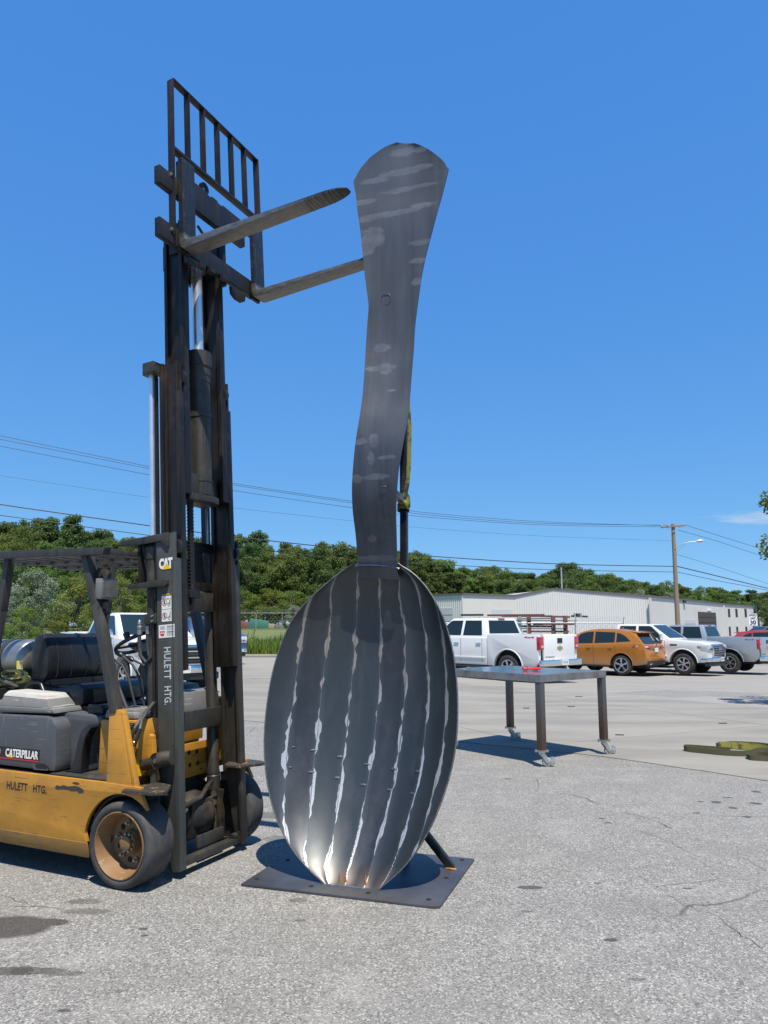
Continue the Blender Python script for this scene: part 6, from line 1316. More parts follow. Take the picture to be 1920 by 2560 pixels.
pickup('pickup_truck', o, a, M['car_silver'], 'silver pickup seen from behind at the right edge of the lot', 'chevy')
a = R(-50); o = veh_origin(gnd(306, 1738, 0.0), a, 3.65, -0.97)
pickup('pickup_truck', o, a, M['car_white'], 'white pickup parked behind the forklift seat, facing right', 'left', rear=False, texts=False)
p = at(1876, 1600, 40); suv('sport_utility_car', (p.x, 40, ground_z(p.x, 40)), R(-35), M['car_red'], 'red SUV roof showing behind the silver pickup')
p = at(1960, 1600, 46); pickup('pickup_truck', (p.x+1.0, 46, ground_z(p.x, 40)), R(180), M['car_dark'], 'dark pickup far behind the speed limit sign', 'chevy', texts=False)
p = at(1520, 1600, 37); suv('sport_utility_car', (p.x, 38, ground_z(p.x, 38)+0.02), R(-40), M['car_dark'], 'dark SUV mostly hidden behind the orange SUV')
p = at(505, 1600, 36.2); pickup('pickup_truck', (p.x, 34.2, 0), R(-60), M['car_blue'], 'blue pickup glimpsed through the forklift mast', 'gmc', rear=False, texts=False)
# ------------------------------------------------------------------ warehouse
def on_wall(A, B, px, py):
    r = _ray(px, py); n = Vector((B.y-A.y, -(B.x-A.x), 0)); t = (Vector((A.x, A.y, 0))-Vector((0,0,CAM_H))).dot(n)/r.dot(n); return Vector((0,0,CAM_H))+r*t
def z3(x, y): return (1060+x/1.929, 1280+y/1.929)
BG = -0.5
wh = empty('warehouse', (30, 95, BG), 0, 'long white metal warehouse with low gable and roller doors', 'building')
WO = Vector((30, 95, BG))
c0 = at(1040, 1489, 93.5); c1 = at(*z3(185,398), 88); c2 = at(*z3(440,407), 93); c3 = at(*z3(1095,410), 95); c4 = at(*z3(1455,447), 132); c5 = at(*z3(1622,459), 149); c6 = at(*z3(1760,470), 166)
ze = 5.15
def wall(A, B, zt, mat, name='wall', ribs=False, top=None):
    A = Vector((A.x, A.y, 0)); B = Vector((B.x, B.y, 0)); d = (B-A); L_ = d.length; d.normalize(); n = Vector((d.y, -d.x, 0))
    if n.dot(-A) < 0: n = -n
    m_ = MB(); tops = top or (lambda t: zt)
    if ribs:
        per = 0.305; k = int(L_/per); pr = []
        for i in range(k):
            for (u, h) in ((0,0),(0.72,0),(0.78,0.05),(0.92,0.05),(0.98,0)): pr.append(((i+u)*per, h))
        pr.append((L_, 0)); vs = []; fs = []
        for u, h in pr:
            p = A+d*u+n*h; zt_ = tops(u/L_); vs += [(p.x-WO.x, p.y-WO.y, 0), (p.x-WO.x, p.y-WO.y, zt_-BG)]
        for i in range(len(pr)-1): fs.append((2*i, 2*i+2, 2*i+3, 2*i+1))
        m_.add(vs, fs)
    else:
        q = [A, B, B-n*0.3, A-n*0.3]; pts = [(p.x-WO.x, p.y-WO.y) for p in q]
        m_.hexa([(x, y, 0) for x, y in pts]+[(pts[0][0],pts[0][1],tops(0)-BG),(pts[1][0],pts[1][1],tops(1)-BG),(pts[2][0],pts[2][1],tops(1)-BG),(pts[3][0],pts[3][1],tops(0)-BG)])
    return m_.build(name, mat, wh)
rdg = (at(*z3(620,380), 93.6))
gt_ = (rdg.x-c2.x)/(c3.x-c2.x)
gable = lambda t: ze+0.85*(t/gt_) if t < gt_ else ze+0.85*(1-(t-gt_)/(1-gt_))
wall(c0, c1, ze, M['wall_metal'], ribs=True); wall(c1, c2, ze, M['wall_white']); wall(c2, c3, ze, M['wall_metal'], ribs=True, top=gable); wall(c3, c4, ze, M['wall_white']); wall(c4, c5, ze, M['wall_white'])
wall(c5, c6, ze-1.0, M['wall_white'])
def trim(P):
    m_ = MB()
    for a_, b_ in zip(P, P[1:]): m_.bar(Vector(a_)-WO, Vector(b_)-WO, 0.3, 0.22, (0,0,1))
    m_.build('roof_trim', M['roof_trim'], wh)
V = lambda p, z: Vector((p.x, p.y, z))
trim([V(c0,ze+.05), V(c1,ze+.05), V(c2,ze+.05)]); trim([V(c2,ze+.06), V(rdg,ze+.91), V(c3,ze+.06), V(c4,ze+.06), V(c5,ze+.06)]); trim([V(c5,ze-.95), V(c6,ze-.95)])
m_ = MB(); bk_ = Vector((14, 30, 0)); P = [V(c0,ze),V(c1,ze),V(c2,ze),V(rdg,ze+.85),V(c3,ze),V(c4,ze),V(c5,ze),V(c6,ze-1)]
n = len(P); m_.add([p-WO for p in P]+[p+Vector((-10,45,0))-WO for p in P], [(i, i+1, i+1+n, i+n) for i in range(n-1)]); m_.build('roof', M['roof'], wh)
def opening(A, B, x0, y0, x1, y1, mat, name, proud=0.06, frame=False):
    p = [on_wall(A, B, *z3(x0, y1)), on_wall(A, B, *z3(x1, y1)), on_wall(A, B, *z3(x1, y0)), on_wall(A, B, *z3(x0, y0))]
    zt = (p[2].z+p[3].z)/2; zb_ = max(BG, (p[0].z+p[1].z)/2)
    d = (Vector((B.x-A.x, B.y-A.y, 0))).normalized(); n_ = Vector((d.y, -d.x, 0)); n_ = n_ if n_.dot(-Vector((A.x, A.y, 0))) > 0 else -n_
    a_ = Vector((p[0].x, p[0].y, 0))-Vector((WO.x,WO.y,0)); b_ = Vector((p[1].x, p[1].y, 0))-Vector((WO.x,WO.y,0)); q = [a_+n_*proud, b_+n_*proud, b_-n_*0.05, a_-n_*0.05]
    m_ = MB(); m_.hexa([Vector((v.x, v.y, zb_-BG)) for v in q]+[Vector((v.x, v.y, zt-BG)) for v in q]); o = m_.build(name, mat, wh)
    if frame:
        for k in range(1, 5):
            z = zb_+(zt-zb_)*k/5; f_ = MB(); q2 = [a_+n_*(proud+.03), b_+n_*(proud+.03), b_+n_*proud, a_+n_*proud]; f_.hexa([Vector((v.x,v.y,z-BG)) for v in q2]+[Vector((v.x,v.y,z-BG+0.03)) for v in q2]); f_.build('door_slat', mat, o)
    return o
opening(c0, c1, 72, 463, 143, 620, M['door_grey'], 'roller_door', 0.09, True); opening(c1, c2, 330, 470, 427, 620, M['door_grey'], 'roller_door', 0.05, True)
opening(c3, c4, 1262, 520, 1314, 640, M['door_grey'], 'roller_door', 0.05, True); opening(c3, c4, 1330, 484, 1416, 640, M['door_open'], 'roller_door', 0.05, True)
opening(c3, c4, 1366, 466, 1384, 476, M['sign_white'], 'wall_sign', 0.08); opening(c3, c4, 1248, 428, 1256, 438, M['trim'], 'wall_lamp', 0.3)
for x0 in (1467, 1503, 1547, 1591):
    opening(c4, c5, x0, 467, x0+10, 506, M['win_dark'], 'window', 0.04); opening(c4, c5, x0+5, 553, x0+14, 600, M['win_dark'], 'window', 0.04)
opening(c5, c6, 1632, 505, 1700, 640, M['door_grey'], 'roller_door', 0.05, True)
for A, B, x_ in ((c3, c4, 1100), (c3, c4, 1456), (c4, c5, 1612)): opening(A, B, x_-3, 415 if x_ < 1200 else 452, x_+3, 640, M['wall_white'], 'downpipe', 0.15)
# ------------------------------------------------------------------ chain-link fence and racks of steel in front of the warehouse
def fence(A, B, h, step, name, label, wires=6, barbed=True, nd=0.35):
    A = Vector(A); B = Vector(B); L_ = (B-A).length; r = empty(name, A, math.atan2(B.y-A.y, B.x-A.x), label, 'fence'); n = max(2, int(L_/step)); slope = (B.z-A.z)/L_
    for i in range(n+1):
        x = L_*i/n; m_ = MB(); m_.cyl((x,0,slope*x-0.1),(x,0,slope*x+h),0.04,8)
        if barbed: m_.bar((x,0,slope*x+h),(x,-0.25,slope*x+h+0.32),0.03,0.03)
        m_.build('post', M['galv'], r)
    m_ = MB(); m_.cyl((0,0,h-0.05),(L_,0,slope*L_+h-0.05),0.025,6); m_.build('top_rail', M['galv'], r)
    m_ = MB(); k = int((L_+h)/nd)
    for i in range(k):
        x = i*nd
        for sgn in (1, -1):
            xa, xb = (x-h, x) if sgn > 0 else (x, x-h)
            za, zb_ = 0.0, h-0.05
            p = Vector((xa, 0.0, za)); q = Vector((xb, 0.0, zb_))
            if p.x < 0: t = (0-p.x)/(q.x-p.x) if q.x != p.x else 0; p = p.lerp(q, min(1, max(0, t)))
            if q.x < 0: t = (0-q.x)/(p.x-q.x) if q.x != p.x else 0; q = q.lerp(p, min(1, max(0, t)))
            if p.x > L_: t = (L_-p.x)/(q.x-p.x); p = p.lerp(q, min(1, max(0, t)))
            if q.x > L_: t = (L_-q.x)/(p.x-q.x); q = q.lerp(p, min(1, max(0, t)))
            if (p-q).length < 0.05: continue
            m_.bar(p+Vector((0,0,slope*p.x)), q+Vector((0,0,slope*q.x)), 0.008, 0.008)
    if barbed:
        for k in range(3): m_.bar((0,-0.08*(k+1),h+0.1*(k+1)), (L_,-0.08*(k+1),slope*L_+h+0.1*(k+1)), 0.012, 0.012)
    tag(m_.build('chain_link', M['galv'], r), kind='stuff'); return r
fa = at(1078, 1600, 44); fb_ = at(1560, 1600, 44)
fence((fa.x, 44, -0.4), (fb_.x, 44, -0.4), 2.15, 2.6, 'chain_link_fence', 'chain-link fence with barbed arms in front of the ribbed warehouse wall')
rk = empty('steel_rack', (9, 48, -0.4), 0, 'rusty red racks stacked with steel lengths behind the chain-link fence', 'rack')
def rp(px, py, Y=48): p = at(px, py, Y); return Vector((p.x-9, Y-48, p.z+0.4))
def z1(x, y): return (1080+x/3.95, 1500+y/3.95)
for x_ in (955, 1195, 1315, 862):
    a_ = rp(*z1(x_, 155)); m_ = MB(); m_.box(a_.x-0.12,a_.x+0.12,-0.1,0.1,0,a_.z); m_.build('rack_upright', M['red_rack'] if x_ > 900 else M['galv'], rk)
for (xa, ya, xb, yb, mt, yy) in [(540,152,1100,148,'red_rack',-0.3),(700,150,1365,168,'red_rack',0.1),(700,157,1200,160,'red_rack',0.35),(840,200,1440,205,'galv',0.2),(1000,240,1400,238,'red_rack',0),(880,280,1300,285,'galv',0.1),(1190,232,1330,232,'red_rack',-0.2),(900,310,1350,312,'red_rack',0),(275,150,495,148,'trim',-0.6),(1360,160,1520,165,'trim',-0.4),(860,185,1180,182,'galv',0.3),(820,258,1200,262,'red_rack',0.4)]:
    a_ = rp(*z1(xa, ya)); b_ = rp(*z1(xb, yb)); m_ = MB(); m_.bar((a_.x, yy, a_.z), (b_.x, yy, b_.z), 0.14, 0.12 if mt != 'galv' else 0.07, (0,0,1)); m_.build('steel_length', M[mt], rk)
for k, x_ in enumerate((1400,1415,1430,1448)):
    a_ = rp(*z1(x_, 152)); m_ = MB(); m_.box(a_.x-0.09,a_.x+0.09,-0.5,-0.3,a_.z-0.12,a_.z+0.12); m_.build('end_fitting', M['galv'], rk)
# speed limit sign
sp0 = at(1883, 1562, 75); sg = empty('speed_limit_sign', (sp0.x, 75, BG+0.2), 0, 'white SPEED LIMIT 30 road sign in front of the warehouse', 'sign')
m_ = MB(); m_.box(-0.03,0.03,0.01,0.05,0,3.1); m_.build('post', M['trim'], sg)
m_ = MB(); m_.box(-0.47,0.47,-0.012,0.0,1.78,3.02); pl_ = m_.build('sign_panel', M['sign_white'], sg)
m_ = MB()
for (x0,x1,z0_,z1_) in ((-0.44,0.44,2.97,2.99),(-0.44,0.44,1.81,1.83),(-0.44,-0.42,1.83,2.97),(0.42,0.44,1.83,2.97)): m_.box(x0,x1,-0.016,-0.012,z0_,z1_)
m_.build('border', M['trim'], pl_)
put_text('lettering', 'SPEED', 0.2, (-0.36,-0.0165,2.73), (1,0,0), (0,0,1), M['trim'], pl_, width=0.72, height=0.20, bold=0.006)
put_text('lettering', 'LIMIT', 0.2, (-0.30,-0.0165,2.44), (1,0,0), (0,0,1), M['trim'], pl_, width=0.60, height=0.20, bold=0.006)
put_text('lettering', '30', 0.4, (-0.31,-0.0165,1.90), (1,0,0), (0,0,1), M['trim'], pl_, width=0.62, height=0.44, bold=0.012)
# ------------------------------------------------------------------ utility pole, street lamp, wires
up_ = empty('utility_pole', (23.6, 60, -0.4), 0, 'tall wooden utility pole with crossarm and street lamp behind the cars', 'utility pole')
m_ = MB(); m_.tube([(-0.05,0,0),(0.05,0,10.15)], [0.21,0.14], 14); m_.build('pole', M['wood_pole'], up_, smooth=True)
m_ = MB(); m_.bar((-1.0,-0.16,9.86),(0.95,-0.16,10.02),0.12,0.14,(0,0,1)); m_.build('crossarm', M['wood_pole'], up_, bevel=0.01)
m_ = MB(); m_.bar((-0.55,-0.17,9.85),(0.02,-0.17,9.45),0.04,0.03); m_.bar((0.55,-0.17,9.9),(0.06,-0.17,9.45),0.04,0.03); m_.build('brace', M['galv'], up_)
for x_, z_ in ((-0.95,9.94),(-0.4,9.99),(0.85,10.08)):
    m_ = MB(); m_.lathe((x_,-0.16,z_),(0,0,1),[(0,0.02),(0.02,0.06),(0.06,0.06),(0.08,0.04),(0.12,0.05),(0.15,0.0)],10); m_.build('insulator', M['insul'], up_, smooth=True)
m_ = MB(); m_.tube([(0.06,-0.15,8.1),(0.5,-0.3,8.45),(1.1,-0.5,8.62),(1.7,-0.6,8.66)],0.035,8); m_.tube([(0.08,-0.15,7.7),(0.4,-0.28,8.1),(0.9,-0.45,8.5)],0.02,6); lm_ = m_.build('lamp_arm', M['galv'], up_, smooth=True)
m_ = MB(); m_.tube([(1.6,-0.6,8.66),(1.75,-0.62,8.68),(2.0,-0.66,8.70),(2.2,-0.68,8.69)],[0.04,0.11,0.13,0.04],10); m_.build('lamp_head', M['insul'], lm_, smooth=True)
PO = Vector((23.6, 60))
def wire(pix, far, r_, label, grp):
    """a cable hung between the pole and a point; pix are points it passes, on the vertical plane through both poles"""
    pts = []
    F_ = Vector(far); d = F_-PO
    for px, py in pix:
        k = (px-960)/FPX; rr = _ray(px, py); kx = rr.x/rr.y
        t = (kx*PO.y-PO.x)/(d.x-kx*d.y); P = PO+d*t; q = at(px, py, P.y); pts.append(Vector((P.x, P.y, q.z)))
    P = []
    for i in range(len(pts)-1):
        for s in range(5):
            P.append([cr(pts[max(i-1,0)][c], pts[i][c], pts[i+1][c], pts[min(i+2,len(pts)-1)][c], s/5) for c in range(3)])
    P.append(pts[-1]); m_ = MB(); m_.tube([Vector(p) for p in P], r_, 5); w_ = m_.build('overhead_wire', M['wire'], None, smooth=True); tag(w_, label, 'overhead wire', grp)
GL = 'overhead wires left of the pole'; GR = 'overhead wires right of the pole'
wire([(-120,1062),(0,1089),(376,1167),(582,1208),(878,1253),(1060,1281),(1350,1304),(1653,1314)], (-26,34), 0.014, 'highest thin wire, running from upper left to the crossarm', GL)
wire([(-120,1072),(0,1098),(376,1172),(582,1212),(878,1257),(1060,1286),(1350,1308),(1672,1313)], (-26,34.3), 0.014, 'second thin wire, just under the highest one', GL)
wire([(-120,1092),(0,1115),(376,1188),(582,1226),(878,1269),(1060,1292),(1350,1312),(1653,1317)], (-26,33.7), 0.014, 'third thin wire from top, reaching the crossarm', GL)
wire([(-120,1172),(0,1189),(370,1243),(587,1270),(878,1302),(1060,1320),(1350,1340),(1682,1352)], (-26,34), 0.008, 'faint wire midway between the thin and the thick ones', GL)
wire([(-120,1240),(0,1261),(379,1315),(587,1342),(885,1374),(1112,1393),(1400,1410),(1688,1416)], (-26,34), 0.030, 'thick black cable crossing the treetops to the pole', GL)
wire([(-120,1270),(0,1288),(347,1335),(587,1366),(885,1400),(1148,1414),(1400,1425),(1690,1430)], (-26,34.4), 0.022, 'lowest cable left of the pole, under the thick one', GL)
wire([(1708,1311),(1800,1340),(1890,1368),(1990,1398)], (75,105), 0.018, 'upper wire falling away right from the crossarm', GR)
wire([(1695,1325),(1790,1352),(1887,1384),(1990,1415)], (75,105.4), 0.018, 'wire below the crossarm running down right', GR)
wire([(1692,1386),(1790,1416),(1910,1456),(1990,1480)], (75,104.6), 0.014, 'thin wire right of the pole, above the thick cable', GR)
wire([(1693,1416),(1780,1437),(1920,1471),(1990,1488)], (75,105), 0.04, 'thick black cable running down right from the pole', GR)
wire([(1693,1430),(1800,1453),(1870,1466),(1990,1490)], (75,105.8), 0.022, 'thin wire just below the thick right-hand cable', GR)
# far thin pole in the trees
p = at(1408, 1560, 120); fp_ = MB(); fp_.cyl((0,0,0),(0,0,11.3),0.12,8); o = fp_.build('far_pole', M['galv']); o.location = (p.x, 120, -0.5); tag(o, 'far pale pole standing in front of the big round tree', 'pole')
p = at(1783, 1500, 100); fp_ = MB(); fp_.cyl((0,0,0),(0,0,8.0),0.07,8); o = fp_.build('far_pole', M['galv']); o.location = (p.x, 175, -0.5); o.location.x = p.x*1.75; o.scale = (1.6,1.6,1.35); tag(o, 'thin pole above the warehouse roof right of the utility pole', 'pole')
# ------------------------------------------------------------------ trees
def tree_mesh(seed, H=14.0, rad=4.3, base=0.12, nlobe=110, leaves=21000, ls=0.30, shape='round', trunk_r=0.28):
    rnd = random.Random(seed); lobes = []
    for i in range(nlobe):
        t = rnd.random()**0.8; z = H*(base+(1-base)*t*0.93)
        if shape == 'round': rr = rad*math.sqrt(max(0.05, 1-((t-0.42)/0.62)**2))
        elif shape == 'tall': rr = rad*(1.0-0.75*t**1.6)
        else: rr = rad*math.sqrt(max(0.02, 1-(t-0.25)**2/0.6))
        a = rnd.uniform(0, 6.283); q = rr*(0.35+0.62*rnd.random()**0.5)*rnd.uniform(0.8, 1.15)
        lr = rad*rnd.choice((0.12,0.16,0.2,0.26,0.32))*(1.1-0.5*t); lobes.append((Vector((q*math.cos(a), q*math.sin(a), z)), lr))
    lobes.append((Vector((rnd.uniform(-.5,.5), rnd.uniform(-.5,.5), H*0.93)), rad*0.2))
    vs = []; fs = []; tot = sum(l[1]**2 for l in lobes)
    for c, lr in lobes:
        n = int(leaves*lr*lr/tot)
        for _ in range(n):
            d = Vector((rnd.gauss(0,1), rnd.gauss(0,1), rnd.gauss(0,1)+0.25)).normalized(); p = c+Vector((d.x, d.y, d.z*0.72))*lr*(0.25+0.95*rnd.random()**0.7)
            if p.z < 0.2: continue
            nn = (d*0.8+Vector((rnd.gauss(0,.6), rnd.gauss(0,.6), rnd.gauss(0,.6)+0.3))).normalized(); u, v = perp(nn); s = ls*rnd.uniform(0.55, 1.2); a = rnd.uniform(0, 6.283)
            uu = (u*math.cos(a)+v*math.sin(a))*s*0.5; vv = nn.cross(uu).normalized()*s*0.34; k = len(vs)
            vs += [p-uu, p+vv-uu*0.1+nn*s*0.08, p+uu, p-vv-uu*0.1+nn*s*0.08]; fs += [(k, k+1, k+2), (k, k+2, k+3)] if rnd.random() < 0.5 else [(k, k+1, k+2, k+3)]
    cm = bpy.data.meshes.new('crown'); cm.from_pydata([tuple(p) for p in vs], [], fs)
    m_ = MB(); m_.tube([(0,0,-0.3),(0.05,0,H*0.25),(0.1,0.1,H*0.5),(0,0.1,H*0.8)], [trunk_r*1.2,trunk_r*0.85,trunk_r*0.55,trunk_r*0.15], 8)
    for c, lr in rnd.sample(lobes, min(16, len(lobes))):
        z0_ = min(c.z*0.6, H*0.6); m_.tube([(0.07,0.05,z0_), (c.x*0.5, c.y*0.5, (z0_+c.z)/2+0.2), tuple(c)], [trunk_r*0.35, trunk_r*0.22, 0.03], 5)
    return cm, m_.mesh('trunk', True)
TV = [tree_mesh(11), tree_mesh(12, shape='tall', rad=3.6), tree_mesh(13, rad=5.0, nlobe=110), tree_mesh(14, shape='tall', rad=4.2), tree_mesh(15, shape='low', rad=4.6, base=0.05)]
crown_cache = {}
def tree(v, x, y, z, H, w_, mat, name, label, group, rot, cat='tree'):
    cm, tm = TV[v]; s = H/14.0
    r = empty(name, (x, y, z), rot, label, cat, group)
    if (v, mat) not in crown_cache:
        c2_ = cm.copy(); c2_.materials.append(M[mat]); crown_cache[(v, mat)] = c2_
    c = bpy.data.objects.new('crown', crown_cache[(v, mat)]); COL.objects.link(c); c.parent = r
    if not tm.materials: tm.materials.append(M['bark'])
    t = bpy.data.objects.new('trunk', tm); COL.objects.link(t); t.parent = r
    r.scale = (w_*s, w_*s, s); return r
def topline(px):
    T = [(-200,1290),(0,1300),(60,1298),(120,1285),(150,1288),(185,1276),(215,1300),(250,1315),(300,1335),(345,1330),(400,1330),(470,1335),(500,1325),(560,1335),(610,1322),(660,1326),(700,1336),(740,1342),(790,1338),(815,1320),(840,1340),(870,1362),(930,1365),(1000,1368),(1060,1378),(1105,1391),(1135,1412),(1170,1409),(1205,1409),(1250,1412),(1283,1428),(1340,1428),(1371,1420),(1392,1407),(1428,1403),(1470,1420),(1480,1436),(1516,1430),(1558,1441),(1630,1445),(1661,1449),(1729,1461),(1786,1466),(1812,1462),(1848,1472),(1920,1471),(2100,1478)]
    for a_, b_ in zip(T, T[1:]):
        if px <= b_[0]: t = (px-a_[0])/(b_[0]-a_[0]); return a_[1]+(b_[1]-a_[1])*t
    return 1478
rnd = random.Random(21); WL = 'trees of the wood behind the forklift'; WR = 'trees of the wood behind the warehouse'
px = -60
i = 0
while px < 900:
    for row, Y in enumerate((104, 116, 126)):
        x_ = px+rnd.uniform(-18, 18)+row*26; top = topline(x_)+rnd.uniform(-4, 22)+(0 if row == 1 else rnd.uniform(10, 55) if row == 0 else rnd.uniform(0, 25)); p = at(x_, top, Y); g0 = 1.1
        H = p.z-g0
        tree(rnd.choice([0,1,2,3]), p.x, Y+rnd.uniform(-3, 3), g0, H, rnd.uniform(0.75, 1.0), rnd.choice(['leaf_dark','leaf_dark','leaf_mid']), 'woodland_tree', 'tall leafy green tree in the wood behind the lawn and forklift', WL, rnd.uniform(0, 6.28))
    px += 46
px = 880
while px < 2080:
    for row in (0, 1, 2):
        Y = 150+rnd.uniform(-4, 4)+14*row; x_ = px+rnd.uniform(-12, 12)+row*16; top = topline(x_)+rnd.uniform(-2, 10)+(0 if row == 1 else rnd.uniform(6, 30) if row == 0 else rnd.uniform(0, 10)); p = at(x_, top, Y); H = p.z+0.5
        if H < 4: continue
        tree(rnd.choice([0,1,2,3,4]), p.x, Y, -0.5, H, rnd.uniform(0.95, 1.3), rnd.choice(['leaf_dark','leaf_mid','leaf_mid','leaf_dark']), 'woodland_tree', 'leafy green tree in the wood behind the long warehouse', WR, rnd.uniform(0, 6.28))
    px += 34
p = at(1412, 1402, 140); tree(0, p.x, 140, -0.5, p.z+0.5, 1.25, 'leaf_dark', 'round_tree', 'big round dark tree rising above the others behind the warehouse', None, 1.0)
# pale flowering bushes at the wood edge on the right
for (x_, y_, Y) in ((1600,1470,138),(1670,1478,138),(1838,1500,165),(1880,1503,170)):
    p = at(x_, y_, Y); tree(4, p.x, Y, -0.5, p.z+0.5, 0.7, 'leaf_silver', 'pale_tree', 'pale flowering tree at the wood edge above the warehouse roof', 'pale flowering trees above the warehouse roof', x_)
# near bushes behind the forklift
BV = [tree_mesh(31, H=5.0, rad=2.1, base=0.02, nlobe=60, leaves=9500, ls=0.115, shape='low', trunk_r=0.08), tree_mesh(32, H=5.0, rad=1.9, base=0.02, nlobe=70, leaves=11000, ls=0.10, shape='tall', trunk_r=0.08)]
TV += [(BV[0][0], BV[0][1]), (BV[1][0], BV[1][1])]
def bush(v, px_, top, Y, w_, mat, label, nm='bush', gz=0.3):
    p = at(px_, top, Y); cm, tm = TV[v]; H = p.z-gz; r = tree(v, p.x, Y, gz, 14.0, 1.0, mat, nm, label, None, px_*1.7, 'bush'); s = H/5.0; r.scale = (s*w_, s*w_, s); return r
bush(5, 205, 1440, 46, 1.0, 'leaf_olive', 'olive green willow bush left of the lamp post of the forklift', 'willow_bush')
bush(6, 300, 1440, 44, 0.95, 'leaf_olive', 'olive willow bush above the white pickup cab', 'willow_bush')
bush(5, 255, 1492, 42, 1.1, 'leaf_olive', 'low olive bush just behind the white pickup', 'willow_bush')
bush(5, 95, 1425, 52, 1.1, 'leaf_silver', 'silvery green shrub between dark tree and willow', 'silver_shrub')
bush(6, 20, 1470, 48, 1.1, 'leaf_silver', 'silvery shrub at the left edge above the forklift tank', 'silver_shrub')
bush(5, 60, 1515, 40, 1.1, 'leaf_bright', 'bright green shrub behind the forklift gas tank', 'green_shrub')
bush(6, 140, 1505, 38.6, 1.2, 'leaf_bright', 'bright leafy shrub behind the forklift seat back', 'green_shrub')
bush(6, -30, 1500, 42, 1.3, 'leaf_bright', 'green shrub cut by the left edge of the photo', 'green_shrub')
bush(5, 370, 1500, 47, 1.2, 'leaf_bright', 'yellow-green shrub seen behind the mast', 'green_shrub')
for (x_, top, Y, v, mt, lb) in ((60,1310,86,2,'leaf_mid','broad mid green tree left of the forklift roof'),(185,1280,84,1,'leaf_dark','pointed dark tree standing highest at left'),(240,1345,74,0,'leaf_dark','dark tree above the forklift work light'),(20,1370,72,2,'leaf_dark','dark tree behind the overhead guard at left edge'),(330,1400,80,4,'leaf_mid','rounded tree just left of the mast'),(120,1350,70,3,'leaf_mid','mid green tree in front of the pointed tree')):
    p = at(x_, top, Y); tree(v, p.x, Y, 0.7, p.z-0.7, 0.8, mt, 'leafy_tree', lb, None, x_)
# undergrowth at the foot of the wood
for k, x_ in enumerate(range(-40, 900, 55)):
    if 350 < x_ < 470 : pass
    p = at(x_, 1480+rnd.uniform(-12, 14), 98); r = tree(5, p.x, 98+rnd.uniform(-2,2), 1.0, 14.0, 1.0, rnd.choice(['leaf_bright','leaf_mid']), 'undergrowth_bush', 'bright leafy undergrowth along the foot of the wood', 'undergrowth along the foot of the wood', x_, 'bush'); s = (p.z-1.0)/5.0; r.scale = (s*1.7, s*1.5, s)
p = at(736, 1512, 76); r = tree(5, p.x, 76, 1.0, 14.0, 1.0, 'leaf_silver', 'silver_shrub', 'silvery rounded shrub by the fence left of the spoon bowl', None, 2.0, 'bush'); s = (p.z-1.0)/5.0; r.scale = (s*1.15, s*1.15, s)
# fence beyond the lawn with stored stuff behind
q0 = at(380, 1560, 88); q1 = at(900, 1560, 88)
fence((q0.x, 88, 1.02), (q1.x, 88, 1.02), 2.0, 3.0, 'chain_link_fence', 'chain-link fence beyond the lawn between mast and spoon', nd=0.5)
st_ = [(645,1550,2.6,0.9,'tarp','green tarpaulin heap behind the lawn fence'),(612,1556,2.2,0.7,'red_rack','rusty brown stack behind the lawn fence'),(688,1560,2.0,0.35,'bark','pile of boards behind the lawn fence'),(660,1562,0.8,0.5,'sign_white','white tub beside the green tarpaulin'),(672,1557,1.3,0.5,'wood_pole','tan crate behind the lawn fence')]
for (x_, y_, wd, hg, mt, lb) in st_:
    p = at(x_, y_, 90); m_ = MB(); rr_ = random.Random(int(x_)); 
    m_.hexa([(-wd/2,-0.5,0),(wd/2,-0.5,0),(wd/2,0.5,0),(-wd/2,0.5,0),(-wd*0.42,-0.4,hg*1.4),(wd*0.45,-0.4,hg),(wd*0.45,0.4,hg),(-wd*0.42,0.4,hg*1.3)])
    nm = {'tarp':'tarpaulin_heap','red_rack':'scrap_stack','bark':'board_pile','sign_white':'tub','wood_pole':'crate'}[mt]
    b_ = m_.mesh(nm, bevel=0.12); o = link_mesh(nm, b_, M[mt]); o.location = (p.x, 91, 1.15); tag(o, lb, nm.replace('_', ' '))
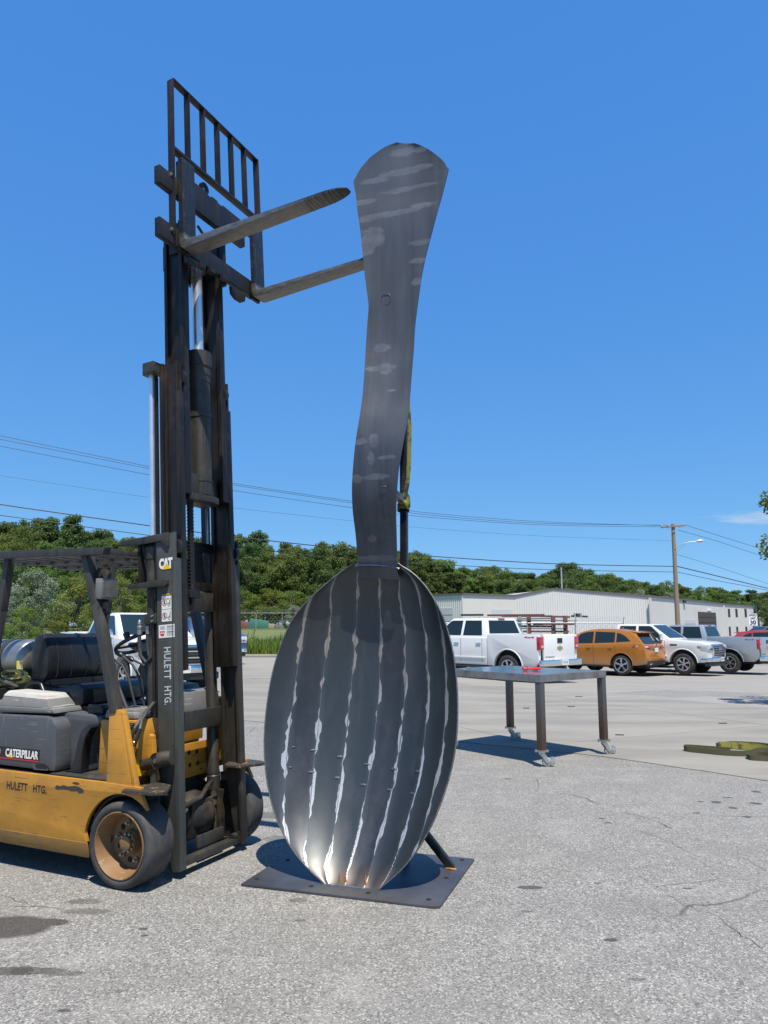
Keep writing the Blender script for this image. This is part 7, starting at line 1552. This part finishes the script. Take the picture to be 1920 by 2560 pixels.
# weed sprig on the lawn
p = at(633, 1590, 55); sgp = MB()
for k in range(40):
    a = rnd.uniform(0, 6.28); z = rnd.uniform(0.1, 1.0); q = Vector((math.cos(a)*0.2*z, math.sin(a)*0.2*z, z)); u = Vector((rnd.gauss(0,1), rnd.gauss(0,1), rnd.gauss(0,1))).normalized()*0.1; v = u.cross(Vector((rnd.random(), rnd.random(), 1))).normalized()*0.04; n = len(sgp.v)
    sgp.add([q-u, q+v, q+u, q-v], [(0,1,2,3)])
sgp.tube([(0,0,0),(0.03,0,0.5),(0.1,0,1.0)],0.015,5); o = sgp.build('weed', M['leaf_mid']); o.location = (p.x, 55, lawn_z(p.x, 55)-0.05); tag(o, 'lone dark weed standing on the mown lawn beside the mast', 'weed')
# overhanging tree at the right edge: trunk outside, branches reaching in
ot = empty('overhanging_tree', (9.9, 14.62, 0.36), 0, 'near tree at the right edge with leafy branch tips reaching into view', 'tree')
ot.scale = (0.75, 0.75, 0.75)
m_ = MB(); m_.tube([(0,0,-0.55),(0.1,0,2.2),(0,0,4.2),(-0.2,0.1,6.5)], [0.22,0.17,0.13,0.06], 12)
tips = [(-3.15,0.0,3.62),(-2.9,0.3,4.9),(-2.55,-0.2,3.35),(-2.3,0.0,4.2),(-1.6,0.3,5.6),(-1.2,-0.6,4.4),(0.4,0.5,6.8),(1.4,0.2,5.4),(1.9,-0.4,4.2),(-0.4,-1.2,5.8)]
for t in tips: m_.tube([(0,0,2.6+0.2*t[2]), (t[0]*0.5, t[1]*0.5, t[2]*0.85+0.3), t], [0.07,0.035,0.008], 6)
m_.build('trunk', M['bark'], ot, smooth=True)
vs = []; fs = []; rr_ = random.Random(9)
for ti, t in enumerate(tips):
    R_ = [0.42,0.36,0.45,0.4,0.9,0.9,1.0,1.1,1.0,1.0][ti]; n = 420 if ti < 4 else 700
    for _ in range(n):
        d = Vector((rr_.gauss(0,1), rr_.gauss(0,1), rr_.gauss(0,0.8))).normalized(); p = Vector(t)+Vector((0.25,0,0.05))+d*R_*rr_.random()**0.4
        u = Vector((rr_.gauss(0,1), rr_.gauss(0,1), rr_.gauss(0,0.5))).normalized()*0.055; v = u.cross(Vector((rr_.random(), rr_.random(), 1))).normalized()*0.028; k = len(vs)
        vs += [p-u, p+v, p+u, p-v]; fs.append((k, k+1, k+2, k+3))
me = bpy.data.meshes.new('crown'); me.from_pydata([tuple(v) for v in vs], [], fs); link_mesh('crown', me, M['leaf_bright'], ot)
